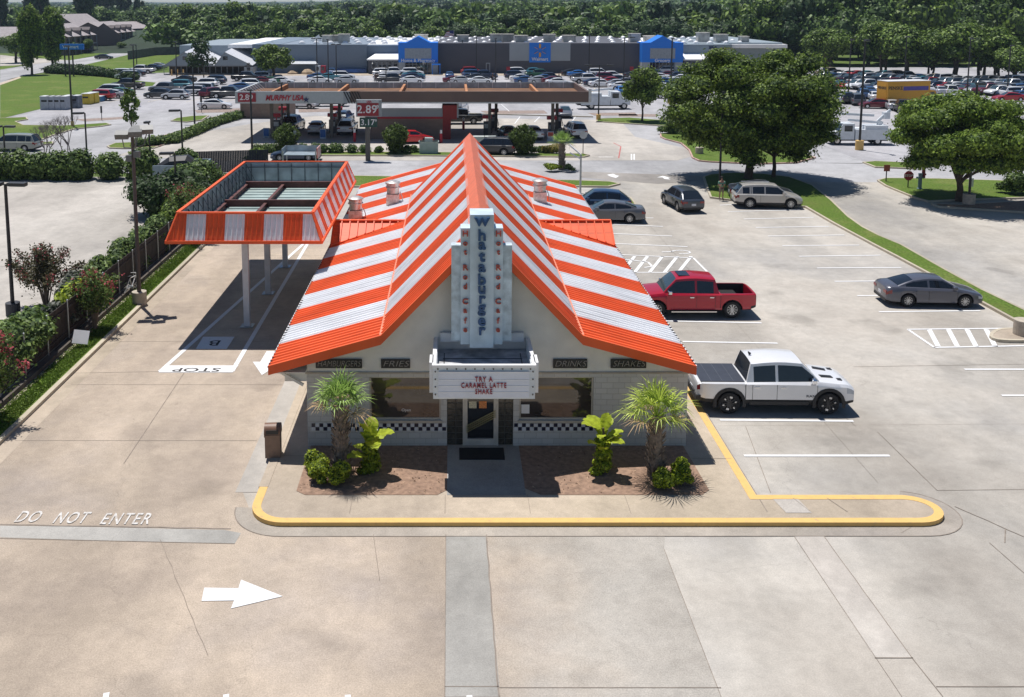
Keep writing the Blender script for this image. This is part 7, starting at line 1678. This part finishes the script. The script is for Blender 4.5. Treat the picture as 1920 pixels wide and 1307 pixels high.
for u, v, l in ((953, 143, 'left of'), (1184, 143, 'right of')):
    o, h = sign_post(u, v, 125, f'small red stop sign before the dark store wall, {l} the centre', 'sign'); MB().box(-.4, .4, -.06, -.036, h - .8, h).build('plate', mat('stop_red'), o)
# standpipe / hydrant
x, y = G(1724, 357); o = empty('hydrant', (x, y, .12), 0, 'grey-blue standpipe hydrant with a red top on the grass', 'hydrant'); MB().lathe([(.22, 0), (.22, .06), (.15, .08), (.15, 1.2), (.18, 1.22), (.18, 1.3), (0.001, 1.32)], 14).build('barrel', mat('hydrant_blue', (.16, .24, .28), .6), o)
q = MB(); q.cyl((.3, .1, .9), (.3, .1, 1.75), .15, .12, 12); q.lathe([(.17, 1.75), (.13, 1.9), (.04, 1.95), (.04, 2.0), (.001, 2.0)], 12, 0, (.3, .1, 0)); q.cyl((.05, .1, 1.2), (.5, .1, 1.2), .08, n=10); q.build('bonnet', mat('hydrant_red', (.22, .01, .02), .5), o)
MB().cyl((-.32, 0, .95), (.3, 0, .95), .08, n=10).build('outlet', mat('hydrant_blue'), o)
cb_ = empty('planter_base', (*G(1918, 628, .1), .12), 0, 'round concrete post base on the oval island at the right edge', 'post base'); MB().cyl((0, 0, 0), (0, 0, .7), .42, n=24).build('base', CONC, cb_); MB().cyl((0.2, 0, .7), (0.2, 0, 8), .1, n=10).build('pole', POLE, cb_)
# blue pylon sign
x, y = G(136, 143); o = empty('pylon_sign', (x, y, 0), 0, 'blue pylon sign on two thin posts above the left field hedges', 'sign'); h0 = W(136, 93, y)[1]; h1 = W(136, 82.5, y)[1]; a = W(113, 88, y)[0] - x; b = W(157, 88, y)[0] - x
q = MB()
for u in (122, 137): xx = W(u, 120, y)[0] - x; q.box(xx - .12, xx + .12, -.12, .12, 0, h0)
q.build('posts', POLE, o); pb = MB().box(a, b, -.3, .3, h0, h1).build('panel', SBL, o); t_ = text('sign_lettering', 'Walmart', .95, WHITE, pb, .01, offset=.012); upright(t_, (a + b) / 2 - .2, -.32, (h0 + h1) / 2)
# ================================================================ UTILITY TRUCKS, MOVING TRUCK, BINS, PEOPLE
def wheels(root, spec, r=.48, wd=.3):
    for x, y in spec:
        s = 1 if y > 0 else -1; q = MB(); q.cyl((x, y - s * wd, r), (x, y, r), r, n=18); wo = q.build('wheel', TYRE, root, R(40)); MB().cyl((x, y, r), (x, y + s * .015, r), r * .55, n=14).build('rim', RIM, wo)
TW = mat('truck_white', (.66, .69, .72), .45, var=.08)
u1 = empty('utility_truck', (*G(1128, 204), .02), R(2), 'white utility truck with crane boom right of the fuel canopy', 'truck')
MB().box(-3.2, 1.0, -1.15, 1.15, .65, 1.9).box(-2.9, -.2, -1.0, 1.0, 1.9, 2.35).build('service_body', TW, u1)
q = MB(); q.add([(x, y, z) for y in (-1.05, 1.05) for x, z in ((1.1, .65), (4.0, .65), (4.0, 1.45), (2.9, 1.65), (2.5, 2.55), (1.1, 2.6))], [(0, 1, 2, 3, 4, 5), (11, 10, 9, 8, 7, 6)] + [(i, i + 6, (i + 1) % 6 + 6, (i + 1) % 6) for i in range(6)]); q.build('cab', TW, u1)
MB().box(1.35, 2.3, -1.07, -1.051, 1.65, 2.35).box(1.35, 2.3, 1.051, 1.07, 1.65, 2.35).build('side_window', CGLASS, u1)
q = MB(); q.add([(2.92, -.95, 1.68), (2.92, .95, 1.68), (2.53, .9, 2.5), (2.53, -.9, 2.5)], [(0, 1, 2, 3)]); q.build('windscreen', CGLASS, u1)
q = MB(); q.bar((-2.6, 0, 2.6), (1.6, .1, 2.95), .3, .25); q.bar((-2.2, 0, 2.2), (-2.2, 0, 2.8), .5, .5); q.build('boom', TW, u1); MB().box(-3.7, -3.2, -.9, .9, .6, 1.7).build('rear_bumper', BLACK, u1); MB().box(-3.1, 3.7, -.6, .6, .45, .65).build('chassis', BLACK, u1)
wheels(u1, [(-1.7, -1.1), (-1.7, 1.1), (3.1, -1.05), (3.1, 1.05)])
u2 = copy_tree(u1); u2.scale = (.9, .9, .9); u2.location = (*G(1612, 270), .02); u2.rotation_euler = (0, 0, R(178)); tag(u2, 'white bucket truck with raised boom behind the yellow-based lamp post', 'truck')
b_ = empty('bucket_lift', (*G(1612, 270), 0)); bpy.data.objects.remove(b_)
q = MB(); q.bar((-2.0, 0, 2.8), (-3.4, .1, 4.2), .3, .3); q.box(-3.3, -2.6, -.4, .4, 3.1, 3.9); q.bar((-1.5, 0, 3.5), (2.8, 0, 3.7), .28, .28); q.build('upper_boom', TW, u2)
mt = empty('moving_truck', (*G(1699, 201), .02), R(12), 'yellow box moving truck in the crowded right lot', 'truck'); MY = mat('moving_yellow', (.62, .30, .02), .5, var=.05)
box = MB().box(-4.2, 2.9, -1.25, 1.25, 1.0, 3.95).build('cargo_box', MY, mt); MB().box(-4.22, 2.92, -1.27, 1.27, 3.95, 4.02).build('roof', WHITE, mt)
q = MB(); q.add([(x, y, z) for y in (-1.1, 1.1) for x, z in ((2.95, .6), (4.9, .6), (4.9, 1.4), (4.3, 1.6), (3.9, 2.5), (2.95, 2.6))], [(0, 1, 2, 3, 4, 5), (11, 10, 9, 8, 7, 6)] + [(i, i + 6, (i + 1) % 6 + 6, (i + 1) % 6) for i in range(6)]); q.build('cab', MY, mt); MB().box(3.1, 3.8, -1.12, -1.101, 1.6, 2.3).build('side_window', CGLASS, mt)
MB().box(-1.6, 2.6, -1.265, -1.251, 2.6, 3.2).build('stripe', mat('stripe_blue', (.08, .06, .28), .5), box); t_ = text('lettering', 'PENSKE', .7, mat('black'), box, .006, offset=.012); upright(t_, -2.9, -1.265, 2.95)
MB().box(-4.23, -4.21, -1.0, 1.0, 1.2, 3.7).build('rear_door', MY, box); t_ = text('lettering', 'PENSKE', .55, mat('black'), box, .006, offset=.012); t_.location = (-4.24, 0, 2.95); t_.rotation_euler = (R(90), 0, R(-90))
MB().box(-4.2, 4.6, -.6, .6, .5, 1.0).build('chassis', BLACK, mt); wheels(mt, [(-2.6, -1.15), (-2.6, 1.15), (4.0, -1.1), (4.0, 1.1)])
# donation bins
def dbin(u, v, w_, h_, m, label, group): o = empty('collection_bin', (*G(u, v), 0), R(-6), label, 'bin', group); MB().box(-w_ / 2, w_ / 2, -.7, .7, 0, h_).build('body', m, o); MB().box(-w_ / 2 - .03, w_ / 2 + .03, -.73, .73, h_, h_ + .08).build('lid', WHITE, o); MB().box(-w_ / 3, w_ / 3, -.72, -.701, h_ * .6, h_ * .75).build('chute', BLACK, o)
BG = mat('bin_grey', (.36, .38, .42), .6); BY = mat('bin_yellow', (.62, .45, .03), .5)
for k, u in enumerate((88, 99, 110, 121)): dbin(u, 205, 1.25, 1.9, BG, f'{ordn[k]} grey-white collection bin from the left, on the left lot', 'grey collection bins')
for k, u in enumerate((132, 143)): dbin(u, 202, 1.3, 1.8, mat('bin_dark', (.12, .14, .17), .6, var=.5, scale=2), ['dark cluttered bin right of the grey collection bins', 'second dark bin, next to the yellow ones'][k], 'dark bins')
for k, (u, v) in enumerate(((165, 195), (175, 193))): dbin(u, v, 1.3, 1.6, BY, ['front yellow collection bin', 'rear yellow collection bin beside the red suv'][k], 'yellow collection bins')
dbin(187, 190, 1.1, .8, mat('bin_blue', (.06, .2, .38), .5), 'low blue bin before the red suv', 'blue bin')
# people (skinned figures)
def person(u, v, label, shirt, shorts, skin, hair, rz=0, arms='phone', group=None, hi=True):
    x, y = G(u, v); root = empty('person', (x, y, .1 if hi else 0), rz, label, 'person', group)
    def skinmesh(name, vs, es, rs, m, par, root_i=0):
        me = bpy.data.meshes.new(name); me.from_pydata(vs, es, []); o = bpy.data.objects.new(name, me); COL.objects.link(o); me.skin_vertices.new() if hasattr(me.skin_vertices, 'new') else None
        md = o.modifiers.new('s', 'SKIN'); md.use_smooth_shade = True
        for i, r_ in enumerate(rs): me.skin_vertices[0].data[i].radius = (r_ if isinstance(r_, tuple) else (r_, r_)); me.skin_vertices[0].data[i].use_root = (i == root_i)
        sb = o.modifiers.new('b', 'SUBSURF'); sb.levels = 1; sb.render_levels = 1
        dg = bpy.context.evaluated_depsgraph_get(); m2 = bpy.data.meshes.new_from_object(o.evaluated_get(dg)); bpy.data.objects.remove(o); m2.name = name; m2.materials.clear(); m2.materials.append(m); m2.shade_smooth()
        p = bpy.data.objects.new(name, m2); COL.objects.link(p); p.parent = par; KIDS.setdefault(par.name, []).append(p); return p
    V = [(0, 0, .95), (0, 0, 1.15), (0, .01, 1.40), (0, 0, 1.50), (0, -.01, 1.60), (0, -.01, 1.74)]; Rr = [(.15, .11), (.14, .10), (.16, .11), (.055, .055), (.075, .09), (.06, .075)]; Ed = [(0, 1), (1, 2), (2, 3), (3, 4), (4, 5)]
    def limb(start, pts, rs):
        a = start
        for p, r_ in zip(pts, rs): V.append(p); Rr.append((r_, r_)); Ed.append((a, len(V) - 1)); a = len(V) - 1
    for s in (-1, 1):
        limb(0, [(s * .1, 0, .86), (s * .12, -.01, .48), (s * .13, .02, .08), (s * .14, -.12, .03)], [.09, .058, .04, .035])
        if arms == 'phone': limb(2, [(s * .21, 0, 1.40), (s * .27, -.03, 1.12), (s * .13, -.24, 1.16), (s * .07, -.30, 1.2)], [.055, .042, .032, .03])
        else: limb(2, [(s * .21, 0, 1.40), (s * .25, .02, 1.12), (s * .25, -.06, .86), (s * .25, -.08, .78)], [.055, .042, .032, .03])
    sk = mat('skin_' + label[:3], skin, .6); body = skinmesh('body', V, Ed, Rr, sk, root)
    shv = [(0, 0, .93), (0, 0, 1.15), (0, .01, 1.42), (.21, 0, 1.40), (.26, -.02, 1.2), (-.21, 0, 1.40), (-.26, -.02, 1.2)]
    skinmesh('shirt', shv, [(0, 1), (1, 2), (2, 3), (3, 4), (2, 5), (5, 6)], [(.175, .135), (.165, .125), (.165, .12), .075, .065, .075, .065], mat('shirt%d' % int(shirt[1] * 999), shirt, .8), root)
    skinmesh('trousers', [(0, 0, .98), (.1, 0, .84), (.12, -.01, .5 if hi else .12), (-.1, 0, .84), (-.12, -.01, .5 if hi else .12)], [(0, 1), (1, 2), (0, 3), (3, 4)], [(.165, .13), .105, .085, .105, .085], mat('trousers%d' % int(shorts[0] * 999), shorts, .8), root)
    MB().lathe([(.001, 1.83), (.06, 1.815), (.09, 1.76), (.095, 1.70), (.085, 1.66)], 12, 0, (0, .012, 0)).build('hair', mat('hair%d' % int(hair[0] * 999), hair, .8), root, R(60))
    if hi:
        q = MB()
        for s in (-1, 1): q.box(s * .13 - .045, s * .13 + .045, -.18, .07, 0, .08)
        q.build('shoes', BLACK, root); MB().box(-.05, .05, -.33, -.31, 1.16, 1.28).build('phone', BLACK, root) if arms == 'phone' else None
        q = MB(); q.cyl((.03, -.095, 1.70), (.03, -.1, 1.70), .011, n=8); q.cyl((-.03, -.095, 1.70), (-.03, -.1, 1.70), .011, n=8); q.build('eyes', BLACK, root)
    return root
try:
    person(1352, 376, 'person in a green shirt and khaki shorts standing by the dark post', (.16, .34, .24), (.22, .18, .13), (.34, .18, .12), (.03, .02, .015))
    person(1048, 152, 'person in dark clothes walking in the store lot, right of the parked rows', (.03, .03, .05), (.04, .04, .05), (.3, .17, .12), (.02, .02, .02), R(90), 'x', None, False)
    person(924, 152, 'person in dark clothes walking before the dark store wall', (.02, .02, .02), (.03, .03, .04), (.3, .17, .12), (.02, .02, .02), R(60), 'x', None, False)
    person(1229, 136, 'person in a white shirt at the right store entrance', (.6, .6, .6), (.05, .06, .1), (.3, .17, .12), (.03, .02, .02), 0, 'x', None, False)
    person(1222, 136, 'person in a dark red top at the right store entrance', (.25, .03, .05), (.04, .04, .06), (.3, .17, .12), (.03, .02, .02), 0, 'x', None, False)
    person(704, 154, 'left of two people in black walking before the left store entrance', (.015, .015, .02), (.03, .03, .03), (.3, .17, .12), (.02, .02, .02), 0, 'x', None, False)
    person(708, 154, 'right of two people in black walking before the left store entrance', (.02, .015, .015), (.03, .03, .03), (.3, .17, .12), (.02, .02, .02), 0, 'x', None, False)
    person(528, 262, 'x', (.3, .3, .3), (.2, .2, .2), (.3, .17, .12), (.02,) * 3, 0, 'x', None, False) if 0 else None
except Exception as ex: print('person fail', ex)
# colourful inflatable / tents at the store wall
for u, v, c, l in ((597, 140, (.5, .55, .6), 'white and grey air figure by the blue-grey wall'), (607, 140, (.45, .03, .06), 'red air figure by the blue-grey wall')):
    o = empty('vending_machine', (*G(u, v), 0), 0, l.replace('air figure', 'upright machine'), 'machine'); MB().box(-.5, .5, -.4, .4, 0, 2.0).box(-.45, .45, -.42, -.401, .8, 1.8, 0).build('cabinet', mat('vend%d' % u, c, .5), o)
    MB().box(-.4, .2, -.44, -.42, .9, 1.7).build('front', GLASS, o)
for i, (u, s) in enumerate(((548, 1), (577, 1.4), (553, .8), (585, .9))):
    o = empty('boulder', (*G(u, 139), 0), i, ['tan boulder at the left of the rock bed by the store', 'largest tan boulder in the rock bed by the store', 'small tan boulder in the rock bed by the store', 'tan boulder at the right of the rock bed by the store'][i], 'boulder', 'boulders in the store rock bed'); q = MB(); q.lathe([(1.1 * s, -.1), (1.0 * s, .35 * s), (.55 * s, .75 * s), (.01, .85 * s)], 7); q.build('rock', mat('rock_tan', (.42, .31, .2), .9, var=.3), o)
# overhead power line poles
# ================================================================ SHORT GRASS TUFTS ON THE NEAR STRIPS
rg = np.random.default_rng(4); n = 26000; P = np.stack([rg.uniform(-16.95, -16.0, n), rg.uniform(26, 62, n), np.full(n, .15)], 1); N = rg.normal(size=P.shape); N[:, 2] *= .3; N /= np.linalg.norm(N, axis=1)[:, None]
V = quads(P, N, .09 * (.6 + rg.random(n)), .3, rg); gt = mesh_np('grass_tufts', V, n, leafmat('tuft', (.09, .16, .02), (.20, .30, .05), .3), None); tag(gt, 'short bright green grass of the strip along the left kerb', 'grass', kind='stuff')
n = 700; P = np.stack([np.concatenate([rg.uniform(-4.8, -.3, n // 2), rg.uniform(2.4, 7.8, n - n // 2)]), rg.uniform(28.1, 31.2, n), np.full(n, .16)], 1); N = rg.normal(size=P.shape); N[:, 2] += 1; N /= np.linalg.norm(N, axis=1)[:, None]
V = quads(P, N, .05 * (.5 + rg.random(n)), .6, rg); gt = mesh_np('bark_chips', V, n, mat('chips', (.30, .17, .10), .9, island=.5, col2=(.45, .33, .22)), None); tag(gt, 'loose bark chips and litter on the planting beds', 'mulch', kind='stuff')
# ---------------------------------------------------------------- summer haze: one closed box of even, thin air
hm = bpy.data.materials.new('haze_air'); hm.use_nodes = True; n = hm.node_tree
n.nodes.remove(n.nodes['Principled BSDF']); pv = n.nodes.new('ShaderNodeVolumePrincipled')
pv.inputs['Color'].default_value = (.62, .78, 1, 1); pv.inputs['Density'].default_value = .00012; pv.inputs['Anisotropy'].default_value = .2
n.links.new(pv.outputs[0], n.nodes['Material Output'].inputs['Volume'])
hb = MB().box(-3200, 3200, -250, 5600, -2, 60).build('haze', hm); tag(hb, 'thin blue summer haze over the distant woodland', 'haze', kind='stuff')
